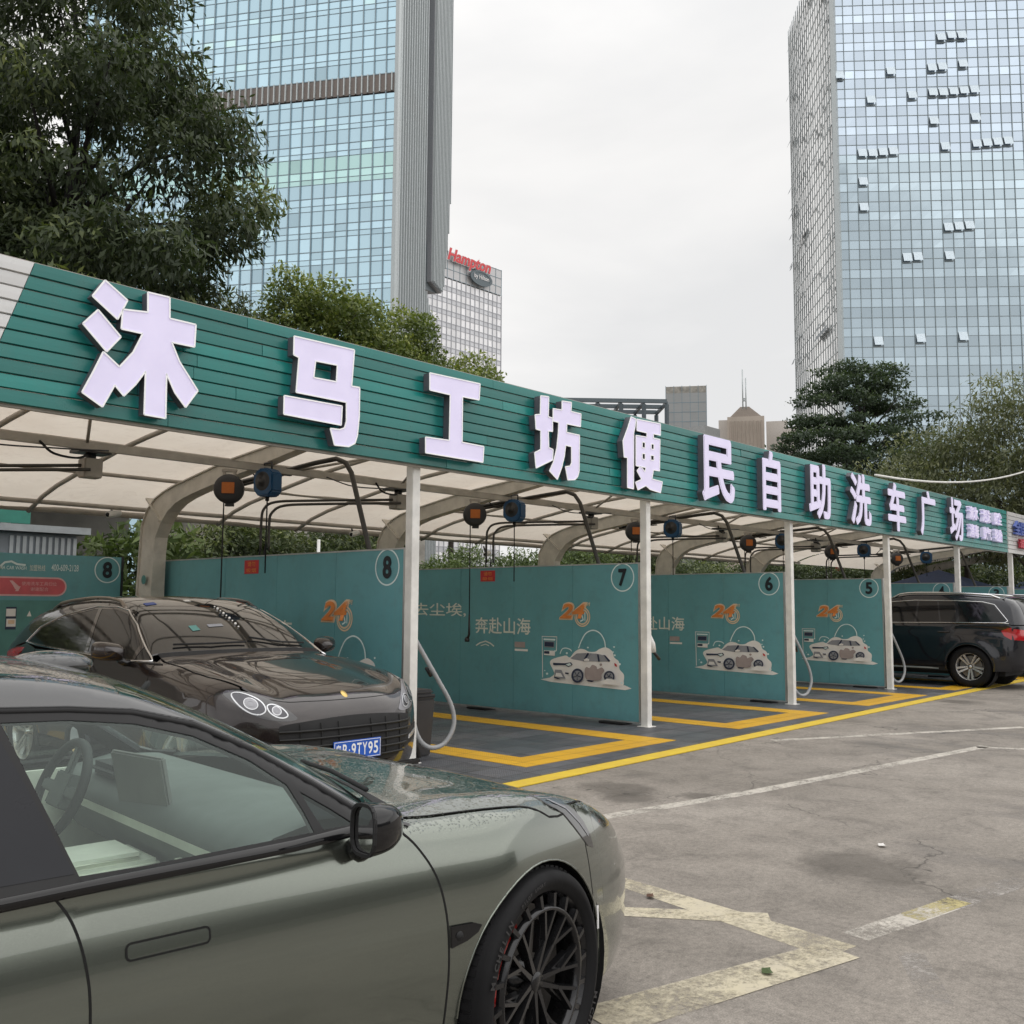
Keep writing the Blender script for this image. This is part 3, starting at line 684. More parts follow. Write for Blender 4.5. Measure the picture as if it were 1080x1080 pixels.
def partition(num, x, label, full=True):
    pt = thing('partition', label, 'partition', (x, PY0, 0), group='teal partitions between the wash bays')
    PM = Matrix(((0, 0, -1, x-.018), (-1, 0, 0, 0), (0, 1, 0, 0), (0, 0, 0, 1)))       # local x = -Y, y = Z, out = -X
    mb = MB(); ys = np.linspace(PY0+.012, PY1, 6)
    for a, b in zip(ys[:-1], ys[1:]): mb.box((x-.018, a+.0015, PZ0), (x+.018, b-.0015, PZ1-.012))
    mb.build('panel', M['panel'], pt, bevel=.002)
    mb = MB(); mb.box((x-.024, PY0-.012, PZ0-.01), (x+.024, PY0+.012, PZ1+.004)); mb.box((x-.022, PY0+.012, PZ1-.012), (x+.022, PY1, PZ1+.004)); mb.box((x-.022, PY0+.012, PZ0-.02), (x+.022, PY1, PZ0))
    mb.build('edge_trim', M['alu'], pt)
    for fy in (7.75, 10.2): 
        mb = MB(); mb.box((x-.12, fy-.3, .024), (x+.12, fy+.1, .052)); mb.build('foot', M['black_matte'], pt, bevel=.01)
    # number
    c = (-7.515, 1.925)
    nr = ringmesh(pt, 'number_ring', PM, c, .172, .188, M['ring_white'])
    put_text(num, PM, c[0]-.068, c[0]+.068, c[1]-.115, c[1]+.115, 'number', M['print_black'], pt, bold=.03)
    if not full: return pt
    put_text('24', PM, -8.60, -8.10, 1.355, 1.60, 'hours_sign', M['print_tan'], pt, offset=.075, shear=.25, lift=.0025)
    flat(pt, 'clock_emblem', PM, KL, lift=.004)
    put_text('24', PM, -8.575, -8.125, 1.375, 1.58, 'hours_sign', M['print_orange'], pt, offset=.03, shear=.25, lift=.0150)
    put_text('小时', PM, -8.17, -8.04, 1.545, 1.60, 'hours_sign', M['print_tan'], pt, offset=.01, lift=.0165)
    flat(pt, 'printed_car', PM, CP); flat(pt, 'printed_kiosk', PM, KP)
    put_text('一洗去尘埃,', PM, -12.35, -10.42, 1.37, 1.58, 'slogan', M['print_cream'], pt, offset=.008)
    put_text('奔赴山海', PM, -10.22, -9.12, 1.13, 1.37, 'slogan', M['print_cream'], pt, offset=.012)
    it = [(ribbon2([(-10.2, .95), (-10.12, .99), (-10.0, 1.02), (-9.9, .99), (-9.83, .95)], .02), 'print_cream'), (ribbon2([(-10.1, .95), (-10.0, .975), (-9.93, .955)], .014), 'print_cream')]
    flat(pt, 'logo', PM, it)
    it = [([(-9.42, .90), (-9.17, .90), (-9.17, .93), (-9.42, .93)], 'print_foam'), ([(-9.42, .95), (-9.22, .95), (-9.22, 1.03), (-9.42, 1.03)], 'print_mud')]
    flat(pt, 'small_print', PM, it)
    # small red notice near the top
    it = [([(-10.12, 1.90), (-9.82, 1.90), (-9.82, 2.06), (-10.12, 2.06)], 'print_red')]
    nt_ = flat(pt, 'red_notice', PM, it); put_text('请勿', PM, -10.05, -9.89, 1.985, 2.045, 'notice_text', M['print_orange'], nt_, offset=.01, lift=.006); put_text('吸烟', PM, -10.07, -9.87, 1.915, 1.965, 'notice_text', M['print_orange'], nt_, offset=.01, lift=.006)
    return pt
partition('8', X0, 'teal partition numbered 8 behind the dark brown car, nearest of the row')
partition('7', X0+SP, 'teal partition numbered 7 with the whole slogan in view')
partition('6', X0+2*SP, 'teal partition numbered 6, between those numbered 7 and 5')
partition('5', X0+3*SP, 'teal partition numbered 5, just left of the black estate car')
partition('4', X0+4*SP, 'teal partition numbered 4, its top seen over the black estate car', full=False)
partition('3', X0+5*SP, 'teal partition numbered 3, farthest numbered one, over the black estate car', full=False)
partition('2', X0+6*SP, 'unreadable teal partition past the one numbered 3, at the right border', full=False)
# back wall of the first bay with the instructions
bw = thing('partition', 'teal back wall with red notice and number 8 at the left border', 'partition', (5, 12.76, 0))
mb = MB(); BX0, BX1 = 2.2, 6.14
mb.box((BX0, 12.74, .07), (BX1-.02, 12.78, 2.16)); mb.build('panel', M['panel'], bw, bevel=.002)
mb = MB(); mb.box((BX1-.02, 12.735, .05), (BX1+.012, 12.785, 2.17)); mb.build('edge_trim', M['black_metal'], bw)
BM = basis((0, 12.738, 0), (1, 0, 0), (0, 0, 1))
nr = ringmesh(bw, 'number_ring', BM, (5.93, 1.985), .16, .175, M['ring_white']); put_text('8', BM, 5.865, 5.995, 1.875, 2.095, 'number', M['print_black'], bw, bold=.03)
def bpx(x, y): q = on(1, 12.738, x, y); return (q[0], q[2])
flat(bw, 'logo', BM, [(ribbon2([bpx(-8, 604), bpx(-2, 599), bpx(5, 593), bpx(12, 592), bpx(18, 595), bpx(27, 596)], .025), 'ring_white')])
a = bpx(-8, 600); b = bpx(28, 596)
put_text('MU MA CAR WASH', BM, a[0], b[0], a[1]-.0, a[1]+.045, 'logo_text', M['ring_white'], bw, offset=.01)
a = bpx(31, 602); b = bpx(48, 596); put_text('加盟热线', BM, a[0], b[0], a[1], b[1], 'logo_text', M['print_cream'], bw)
a = bpx(54, 602); b = bpx(83, 596); put_text('400-609-2128', BM, a[0], b[0], a[1], b[1], 'logo_text', M['ring_white'], bw, offset=.005)
a = bpx(-12, 626.5); b = bpx(69, 611)
def pill(x0, x1, z0, z1, n=10):
    r = (z1-z0)/2; c = (z0+z1)/2
    return [(x1-r+r*math.sin(math.pi*i/n), c-r*math.cos(math.pi*i/n)) for i in range(n+1)]+[(x0+r-r*math.sin(math.pi*i/n), c+r*math.cos(math.pi*i/n)) for i in range(n+1)]
pl = flat(bw, 'red_label', BM, [(pill(a[0]-.02, b[0]+.02, a[1]-.02, b[1]+.02), 'print_palepink'), (pill(a[0], b[0], a[1], b[1]), 'print_pink')])
cx = lambda f: a[0]+(b[0]-a[0])*f; cz = lambda f: a[1]+(b[1]-a[1])*f
put_text('使用洗车工具归位', BM, cx(.41), cx(.88), cz(.56), cz(.80), 'notice_text', M['print_palepink'], pl, lift=.008)
put_text('谢谢配合', BM, cx(.53), cx(.77), cz(.22), cz(.46), 'notice_text', M['print_palepink'], pl, lift=.008)
flat(pl, 'tool_icon', BM, [([(cx(.25), cz(.85)), (cx(.29), cz(.85)), (cx(.39), cz(.45)), (cx(.36), cz(.38)), (cx(.33), cz(.30)), (cx(.30), cz(.55))], 'print_palepink'), ([(cx(.33), cz(.2)), (cx(.37), cz(.2)), (cx(.40), cz(.5)), (cx(.36), cz(.5))], 'print_palepink')], lift=.008)
a0 = bpx(-15, 700); b0 = bpx(139, 634)
flat(bw, 'instruction_field', BM, [([(a0[0], .9), (6.1, .9), (6.1, b0[1]), (a0[0], b0[1])], 'print_teal')], lift=.002)
def R4(x0, y0, x1, y1): p = bpx(x0, y1); q = bpx(x1, y0); return [(p[0], p[1]), (q[0], p[1]), (q[0], q[1]), (p[0], q[1])]
flat(bw, 'instruction_picture', BM, [(R4(5, 640, 17.5, 664), 'print_navy'), (R4(6, 642, 16.5, 650), 'print_foam'), (R4(6, 652.5, 16.5, 661), 'print_foam'), (R4(8, 654, 15, 658), 'print_tan')], lift=.006)
flat(bw, 'instruction_picture', BM, [([bpx(28, 650), bpx(31, 644), bpx(33, 650)], 'print_foam')], lift=.006)
# far pole and cladding seen left of the back wall top
# ------------------------------------------------------------------ reels, booms, swing arms, vacuum hoses, bins
def electric_reel(x, y, z, label, cord):
    t_ = thing('hose_reel', label, 'hose reel', (x, y, z), group='dark round cable reels with orange plate under the canopy')
    A = basis((x, y, z), (0, 1, 0), (0, 0, 1), (1, 0, 0))
    A = Matrix.Translation((x, y, z)) @ Matrix.Rotation(R(50), 4, 'Z') @ Matrix.Diagonal((1.17, 1.17, 1.17, 1)) @ Matrix.Rotation(R(90), 4, 'Y') @ Matrix.Rotation(R(90), 4, 'Z')
    mb = MB(); mb.lathe([(0, -.065), (.10, -.065), (.138, -.05), (.145, -.035), (.145, .035), (.138, .05), (.10, .065), (0, .065)], A, 32)
    mb.box((-.05, -.17, -.03), (.03, -.12, .03), 0, A); mb.build('housing', M['dark_plastic'], t_)
    mb = MB(); mb.box((-.06, -.05, -.078), (.06, .06, -.066), 0, A); mb.build('orange_plate', M['orange_plastic'], t_, bevel=.004)
    mb = MB()
    for q in (-1, 1): mb.box((q*.05-.012, .10, -.02), (q*.05+.012, .19, .02), 0, A)
    mb.box((-.07, .17, -.025), (.07, .195, .025), 0, A); mb.build('bracket', M['frame_steel'], t_)
    mb = MB(); e = z-cord; mb.tube([(x-.02, y+.07, z-.12), (x-.02, y+.07, e)], .008, 6); mb.build('cord', M['rubber'], t_)
    if cord > 1.5:
        mb = MB(); mb.tube([(x-.02, y+.07, e+.3), (x-.02, y+.07, e+.02), (x, y+.12, e-.05)], [.012, .018, .02], 8); mb.lathe([(0, 0), (.035, 0), (.04, .04), (.02, .07)], Matrix.Translation((x, y+.13, e-.09)), 12); mb.build('nozzle', M['black_metal'], t_)
    return t_
def blue_reel(x, y, z, label, cord):
    t_ = thing('hose_reel', label, 'hose reel', (x, y, z), group='blue hose reels under the canopy')
    A = Matrix.Translation((x, y, z)) @ Matrix.Rotation(R(12), 4, 'Z') @ Matrix.Diagonal((1.1, 1.1, 1.1, 1)) @ Matrix.Rotation(R(90), 4, 'Y') @ Matrix.Rotation(R(90), 4, 'Z')
    mb = MB(); P = [(-.13, -.10), (-.08, -.15), (.06, -.15), (.13, -.08), (.13, .06), (.08, .13), (-.06, .13), (-.13, .08)]
    mb.prism(P, -.075, .075, A); mb.build('housing', M['blue_plastic'], t_, bevel=.015)
    mb = MB()
    mb.lathe([(0, -.092), (.035, -.092), (.036, -.084), (.07, -.082), (.10, -.074)], A, 24); mb.build('side_boss', M['black_metal'], t_)
    mb = MB(); mb.lathe([(.0, .082), (.07, .082), (.10, .074)], A, 24); mb.build('side_boss', M['black_metal'], t_)
    mb = MB(); mb.tube([A @ Vector((-.05, .12, 0)), A @ Vector((-.05, .19, 0)), A @ Vector((.05, .19, 0)), A @ Vector((.05, .12, 0))], .012, 6); mb.build('bracket', M['black_metal'], t_)
    mb = MB(); mb.tube([(x, y, z-.15), (x, y, z-.21)], .022, 8); mb.tube([(x, y, z-.2), (x, y, z-cord)], .008, 6); mb.build('cord', M['rubber'], t_)
    return t_
def boom(x, label):
    t_ = thing('boom_pole', label, 'pole', (x+.2, 7.4, 0), group='black bent boom poles rising behind the partitions')
    pts = [(x+.22, 7.35, .022), (x+.15, 7.9, 1.6), (x+.1, 8.38, 2.98), (x+.09, 8.47, 3.10), (x+.06, 8.60, 3.155), (x, 8.9, 3.13), (x-.02, 10.6, 3.02)]
    mb = MB(); mb.tube(pts, .028, 10); mb.tube([(x-.02, 10.55, 2.98), (x-.02, 9.3, 3.06)], .02, 8); mb.build('pipe', M['dark_pipe'], t_)
    mb = MB(); mb.box((x-.0, 9.35, 3.02), (x-.35, 9.40, 3.06)); mb.box((x, 10.45, 2.98), (x-.3, 10.5, 3.02)); mb.build('crossbar', M['black_metal'], t_)
    mb = MB(); mb.tube(curve_pts([(x-.3, 10.5, 3.0), (x-.28, 10.3, 3.16), (x-.22, 10.0, 3.18), (x-.16, 9.8, 3.0), (x-.2, 9.6, 2.98)], 6), .009, 6); mb.build('wire', M['rubber'], t_)
    return t_
def swing(x, label):
    t_ = thing('swing_arm', label, 'swing arm', (x, 9.4, 3.0), group='swivelling twin pipe arms under the canopy beam')
    mb = MB(); mb.box((x-.09, 9.30, 2.76), (x+.09, 9.46, 2.95)); mb.build('swivel_box', M['frame_steel'], t_, bevel=.01)
    mb = MB(); mb.box((x-.16, 9.28, 3.0), (x+.16, 9.5, 3.03)); mb.tube([(x, 9.38, 2.94), (x, 9.38, 3.0)], .05, 10); mb.build('mount', M['black_metal'], t_)
    mb = MB()
    for o, e in ((0, 0), (.10, .05)):
        mb.tube(curve_pts([(x-.05, 9.36-o, 2.88-o*.5), (x-.9, 10.0-o, 2.84-o*.5), (x-1.25+e, 10.25-o, 2.81-o*.5), (x-1.36+e, 10.33-o, 2.72-o*.5), (x-1.38+e, 10.35-o, 2.55), (x-1.38+e, 10.35-o, 2.2)], 5), .017, 8)
    mb.build('twin_pipe', M['dark_pipe'], t_)
    mb = MB(); mb.tube(curve_pts([(x, 9.38, 3.02), (x-.2, 9.2, 2.92), (x-.45, 9.15, 2.93), (x-.6, 9.1, 3.02)], 6), .012, 6)
    for o in (0, .1): mb.tube(curve_pts([(x-1.38, 10.35-o, 2.25), (x-1.42, 10.37-o, 1.6), (x-1.38, 10.4-o, .9), (x-1.2, 10.45-o, .45), (x-1.0, 10.4-o, .4)], 5), .011, 6)
    mb.build('hose', M['rubber'], t_); return t_
def hose_loop(x, label, big_=True, side=1):
    t_ = thing('vacuum_hose', label, 'hose', (x, L0+.1, 0), group='grey vacuum hoses looped on the posts')
    y = L0+.10
    pts = [(x+.08*side, y-.02, 1.28), (x+.16*side, y-.06, 1.12), (x+.34*side, y-.12, .82), (x+.5*side, y-.16, .55), (x+.52*side, y-.18, .34), (x+.40*side, y-.16, .17), (x+.22*side, y-.12, .16), (x+.12*side, y-.06, .32), (x+.10*side, y, .7), (x+.12*side, y+.01, 1.0), (x+.09*side, y+.02, 1.2)]
    pts = curve_pts(pts, 10); mb = MB(); rr = [.022+.002*(i % 2) for i in range(len(pts))]; mb.tube(pts, rr, 10); mb.build('tube', M['grey_hose'], t_)
    mb = MB(); mb.tube([(x+.09*side, y, 1.16), (x+.13*side, y-.01, 1.0)], [.03, .036], 10); mb.build('nozzle', M['white_plastic'], t_)
    mb = MB(); mb.box((x+.055, y-.04, 1.18), (x+.09, y+.03, 1.30)); mb.tube([(x+.26, y-.05, .92), (x+.34, y-.03, .84)], .02, 8); mb.build('hook', M['black_metal'], t_)
    return t_
names = ['bay in front of the dark brown car', 'bay between partitions 8 and 7', 'bay between partitions 7 and 6', 'bay between partitions 6 and 5', 'bay between partitions 5 and 4', 'bay between partitions 4 and 3']
names[0] = 'bay of the dark brown car'
for i in range(6):
    x = X0+i*SP
    electric_reel(x-.42, 9.86, 2.86, 'dark cable reel with orange plate in the '+names[i], [.9, 1.75, .35, .5, .5, .4][i] if i != 0 else 2.0)
    blue_reel(x-.42, 9.08, 2.88, 'blue hose reel hanging in the '+names[i], [1.0, 1.0, .8, .8, .6, .5][i])
    boom(x+.08, 'black bent boom pole over the '+names[i])
for i in range(-1, 5): swing(X0+i*SP+1.72 if i >= 0 else 4.15, 'swivelling twin pipe arm over the '+(names[i+1]))
for i, nm in ((0, 'grey vacuum hose in a wide loop on the post beside the black bin'), (2, 'grey vacuum hose looped on the post in front of partition 6'), (3, 'grey vacuum hose on the post beside the black estate car')): hose_loop(X0+i*SP, nm)
# a nozzle held on the post of partition 7
t_ = thing('vacuum_nozzle', 'white vacuum nozzle with black tip clipped on the post of partition 7', 'nozzle', (X0+SP, L0, 1.1))
mb = MB(); p = (X0+SP+.06, L0+.02, 1.22); mb.tube([p, (p[0]+.10, p[1], p[2]-.16), (p[0]+.13, p[1], p[2]-.26)], [.03, .045, .04], 12); mb.build('body', M['white_plastic'], t_)
mb = MB(); mb.tube([(p[0]+.13, p[1], p[2]-.25), (p[0]+.27, p[1], p[2]-.36)], .022, 10); mb.build('tip', M['black_metal'], t_)
bn = thing('waste_bin', 'tall black plastic bin behind the first white post', 'bin', (X0+.35, 7.5, 0))
mb = MB(); bx, by = X0+.33, 7.52
mb.add([(bx-.15, by-.15, .024), (bx+.15, by-.15, .024), (bx+.15, by+.15, .024), (bx-.15, by+.15, .024), (bx-.18, by-.18, .60), (bx+.18, by-.18, .60), (bx+.18, by+.18, .60), (bx-.18, by+.18, .60)], [(0, 3, 2, 1), (0, 1, 5, 4), (1, 2, 6, 5), (2, 3, 7, 6), (3, 0, 4, 7), (4, 5, 6, 7)]); mb.build('body', M['dark_plastic'], bn, bevel=.015)
mb = MB(); mb.box((bx-.195, by-.195, .60), (bx+.195, by+.195, .64)); mb.box((bx-.17, by-.17, .64), (bx+.17, by+.17, .69)); mb.build('lid', M['dark_plastic'], bn, bevel=.02)
# cameras under the canopy
for (px, py, lab) in ((118, 542, 'small white security camera on the rear pipe left of the first column'), (372, 563, 'small white security camera beside the second curved column'), (512, 584, 'small white security camera on the rear pipe between the second and third column')):
    p = on(1, 12.55, px, py); cm = thing('security_camera', lab, 'camera', tuple(p))
    mb = MB(); mb.tube([(p[0]+.1, p[1], p[2]+.02), (p[0]-.09, p[1]-.08, p[2]-.02)], .045, 12); mb.build('housing', M['white_plastic'], cm)
    mb = MB(); mb.tube([(p[0]-.09, p[1]-.08, p[2]-.02), (p[0]-.095, p[1]-.085, p[2]-.022)], .03, 12); mb.tube([(p[0], p[1], p[2]+.02), (p[0], p[1]+.05, p[2]+.14)], .015, 8); mb.build('lens', M['black_gloss'], cm)
# cable spanning from the right
a, b = on(0, 30, 1095, 492), on(0, 17.5, 923, 501)
mb = MB(); mb.tube([(a[0]+(b[0]-a[0])*i/12, a[1]+(b[1]-a[1])*i/12, a[2]+(b[2]-a[2])*i/12-.9*(1-(2*i/12-1)**2)*.3) for i in range(13)], .022, 6)
tag(mb.build('overhead_cable', M['post_white']), 'pale cable stretched over the right end of the sign in front of the trees', 'cable')
# ------------------------------------------------------------------ car bodies: one smooth solid per car, cut into real panels
def pchip(pts):
    X = np.array([p[0] for p in pts], float); Y = np.array([p[1] for p in pts], float); o = np.argsort(X); X = X[o]; Y = Y[o]
    h = np.diff(X); d = np.diff(Y)/h; m = np.zeros(len(X))
    for i in range(1, len(X)-1):
        if d[i-1]*d[i] > 0: w1 = 2*h[i]+h[i-1]; w2 = h[i]+2*h[i-1]; m[i] = (w1+w2)/(w1/d[i-1]+w2/d[i])
    m[0] = d[0]; m[-1] = d[-1]
    def f(x):
        x = np.clip(np.asarray(x, float), X[0], X[-1]); i = np.clip(np.searchsorted(X, x)-1, 0, len(X)-2); t = (x-X[i])/h[i]
        return (2*t**3-3*t**2+1)*Y[i]+(t**3-2*t**2+t)*h[i]*m[i]+(-2*t**3+3*t**2)*Y[i+1]+(t**3-t**2)*h[i]*m[i+1]
    return f
def smax(L, k):
    m = np.maximum.reduce(L); return m+k*np.log(sum(np.exp((l-m)/k) for l in L))
def smin(a, b, k): return -smax([-a, -b], k)
class Body:
    def __init__(s, f): s.f = f
    def lift(s, ax, sg, P, start=None, off=0.0):
        P = np.atleast_2d(np.array(P, float)); n = len(P); Q = np.zeros((n, 3)); o = [i for i in range(3) if i != ax]
        Q[:, o] = P; a = start if start is not None else {0: 4.6, 1: 1.25, 2: 2.1}[ax]*sg; b = {0: 0., 1: 0., 2: .05}[ax]
        if ax == 0: b = a-3.0*sg
        N = 90; ts = np.linspace(a, b, N); hit = np.full(n, N-1); prev = None
        for i, t in enumerate(ts):
            Q[:, ax] = t; v = s.f(Q[:, 0], Q[:, 1], Q[:, 2]); new = (v < 0) & (hit == N-1); hit[new] = i
        lo = ts[np.maximum(hit-1, 0)].copy(); hi = ts[hit].copy()
        for _ in range(26):
            m = (lo+hi)/2; Q[:, ax] = m; v = s.f(Q[:, 0], Q[:, 1], Q[:, 2]); ins = v < 0; hi[ins] = m[ins]; lo[~ins] = m[~ins]
        Q[:, ax] = hi; nr = s.normal(Q)
        if off: Q = Q+nr*off
        return Q, nr, hit < N-1
    def normal(s, Q, e=.004):
        g = np.zeros_like(Q)
        for i in range(3):
            a = Q.copy(); a[:, i] += e; b = Q.copy(); b[:, i] -= e; g[:, i] = s.f(a[:, 0], a[:, 1], a[:, 2])-s.f(b[:, 0], b[:, 1], b[:, 2])
        return g/(np.linalg.norm(g, axis=1)[:, None]+1e-9)
def inpoly(P, poly):
    P = np.atleast_2d(P); c = np.zeros(len(P), bool); n = len(poly)
    for i in range(n):
        x1, y1 = poly[i]; x2, y2 = poly[(i+1) % n]
        if y1 == y2: continue
        m = ((y1 > P[:, 1]) != (y2 > P[:, 1])); t = (x2-x1)*(P[:, 1]-y1)/(y2-y1)+x1; c ^= m & (P[:, 0] < t)
    return c
def resample(poly, h, closed=True):
    out = []; n = len(poly)
    for i in range(n if closed else n-1):
        a = np.array(poly[i], float); b = np.array(poly[(i+1) % n], float); k = max(1, int(np.linalg.norm(b-a)/h))
        for j in range(k): out.append(tuple(a+(b-a)*j/k))
    if not closed: out.append(tuple(poly[-1]))
    return out
def panel(body, ax, sg, poly, name, mt, parent, holes=(), h=.04, off=0.0, rim=.012, start=None, hx=None):
    poly = resample(poly, h*.8); holes = [resample(H, h*.8) for H in holes]
    A = np.array(poly); lo = A.min(0); hi = A.max(0); hy = h; hx = hx or h
    gx = np.arange(lo[0]+hx*.5, hi[0], hx); gy = np.arange(lo[1]+hy*.5, hi[1], hy)
    G = np.array([(x+(.5*hx if j % 2 else 0), y) for j, y in enumerate(gy) for x in gx]) if len(gx) and len(gy) else np.zeros((0, 2))
    if len(G):
        k = inpoly(G, poly)
        for H in holes: k &= ~inpoly(G, H)
        G = G[k]
        B = np.array(poly+[p for H in holes for p in H])
        if len(G):
            dm = np.array([np.min(((B-g)**2).sum(1)) for g in G]); G = G[dm > (.35*h)**2]
    V = [Vector(p) for p in poly]; E = [(i, (i+1) % len(poly)) for i in range(len(poly))]
    for H in holes:
        b = len(V); V += [Vector(p) for p in H]; E += [(b+i, b+(i+1) % len(H)) for i in range(len(H))]
    V += [Vector(tuple(map(float, g))) for g in G]
    r = delaunay_2d_cdt(V, E, [], 0, 1e-6); P = np.array([tuple(v) for v in r[0]]); F = np.array([f for f in r[2] if len(f) == 3])
    cen = P[F].mean(1); k = inpoly(cen, poly)
    for H in holes: k &= ~inpoly(cen, H)
    F = F[k]; Q, N, hit = body.lift(ax, sg, P, start, off)
    k = hit[F].all(1); F = F[k]
    if len(F) == 0: return None
    used = np.unique(F); mp = -np.ones(len(P), int); mp[used] = np.arange(len(used)); Q = Q[used]; N = N[used]; F = mp[F]
    fn = np.cross(Q[F[:, 1]]-Q[F[:, 0]], Q[F[:, 2]]-Q[F[:, 0]]); fl = (fn*N[F[:, 0]]).sum(1) < 0; F[fl] = F[fl][:, ::-1]
    faces = [tuple(f) for f in F.tolist()]; verts = Q; norms = N
    if rim:
        cnt = {}
        for f in faces:
            for i in range(3): e = (f[i], f[(i+1) % 3]); cnt[e] = 1
        bd = [e for e in cnt if (e[1], e[0]) not in cnt]; bv = sorted({i for e in bd for i in e}); b0 = len(Q); ix = {v: b0+i for i, v in enumerate(bv)}
        verts = np.concatenate([Q, Q[bv]-N[bv]*rim]); norms = np.concatenate([N, N[bv]])
        faces += [(e[1], e[0], ix[e[0]], ix[e[1]]) for e in bd]
    me = bpy.data.meshes.new(name); me.from_pydata(verts.tolist(), [], faces); me.update()
    me.polygons.foreach_set('use_smooth', [True]*len(faces)); me.normals_split_custom_set_from_vertices([tuple(v) for v in norms.tolist()])
    return link(name, me, mt, parent, local=True)
def ribbon(body, ax, sg, line, w, name, mt, parent, off=.001, thick=0.0, h=.03, start=None, closed=False):
    L = resample(line, h, closed); Q, N, hit = body.lift(ax, sg, L, start)
    n = len(Q); T = np.roll(Q, -1, 0)-np.roll(Q, 1, 0)
    if not closed: T[0] = Q[1]-Q[0]; T[-1] = Q[-1]-Q[-2]
    T /= np.linalg.norm(T, axis=1)[:, None]+1e-9; S = np.cross(N, T); S /= np.linalg.norm(S, axis=1)[:, None]+1e-9
    if thick:
        R_ = [Q+S*w/2-N*.003, Q+S*w/2*.85+N*(off+thick), Q-S*w/2*.85+N*(off+thick), Q-S*w/2-N*.003]
    else: R_ = [Q+S*w/2+N*off, Q-S*w/2+N*off]
    k = len(R_); V = np.stack(R_, 1).reshape(-1, 3); F = []
    for i in range(n if closed else n-1):
        for j in range(k-1): a = i*k+j; b = ((i+1) % n)*k+j; F.append((a, b, b+1, a+1))
    me = bpy.data.meshes.new(name); me.from_pydata(V.tolist(), [], F); me.update()
    if thick: me.polygons.foreach_set('use_smooth', [True]*len(F))
    return link(name, me, mt, parent, local=True)
def car_solid(c):
    """c: dict of profile functions, returns f(x,y,z) < 0 inside"""
    Zt, Zc, W = pchip(c['top']), pchip(c['cab']), pchip(c['plan']); sh = pchip(c['side']); xn = pchip(c['nose']); xr = pchip(c['tail']); nb, npw = c['nosebow']; rb, rpw = c['tailbow']
    bow, rbow, xm = c['bow'], c['rbow'], c['xm']; cw, cs, bz = c['cabw'], c['cabslope'], c['beltz']; k = c.get('k', .035); cr = c.get('crown', .05); k2 = c.get('k2', .03)
    bl = c.get('flare', 0.0); wb = c['wb']
    def f(x, y, z):
        ay = np.abs(y); w = W(x)
        side = ay-(w-sh(z))
        if bl:
            for ax_ in (0.0, -wb):
                r_ = np.sqrt((x-ax_)**2+(z-c['wr'])**2); side = side-bl*np.exp(-((r_-c['wr']-.06)/.09)**2)
        t = z-(Zt(x)-cr*(ay/.95)**2.4+c.get('crest', 0)*np.exp(-((ay-.74)/.13)**2)*np.clip((x+.5)/.3, 0, 1)-c.get('dish', 0)*np.exp(-((ay-.50)/.10)**2)*np.clip((x+.7)/.3, 0, 1))
        fr = (x-(xn(z)-nb*ay**npw)); rr = ((xr(z)+rb*ay**rpw)-x); bt = (c['bottom']-z)
        b = smax([side, t, fr, rr, bt], k)
        xe = np.where(x > xm, x+bow*ay**2, x-rbow*ay**2)
        ct = (z-(Zc(xe)-.03*(ay/.7)**2))*c.get('ct', .8); csd = (ay-(cw-.01-cs*np.maximum(z-bz, -.02)+.25*np.minimum(z-bz+.02, 0)-c.get('cabcurve', .0)*np.maximum(z-bz, 0)**2))*.9
        cb = smax([ct, csd, rr, .5-z, (x-c.get('cabfront', -.12))], k2)
        return smin(b, cb, .012)
    return f
def edge_y(c, x, m=.03):
    """y where roof and side glass of the cabin meet"""
    Zc = pchip(c['cab']); lo, hi = .2, .95
    for _ in range(40):
        y = (lo+hi)/2; xe = x+c['bow']*y*y if x > c['xm'] else x-c['rbow']*y*y
        z = float(Zc(xe)); zs = c['beltz']+(c['cabw']-y)/c['cabslope']
        if z < zs: lo = y
        else: hi = y
    return y-m
def disc2(c, r, n=48): return [(c[0]+r*math.cos(2*math.pi*i/n), c[1]+r*math.sin(2*math.pi*i/n)) for i in range(n)]
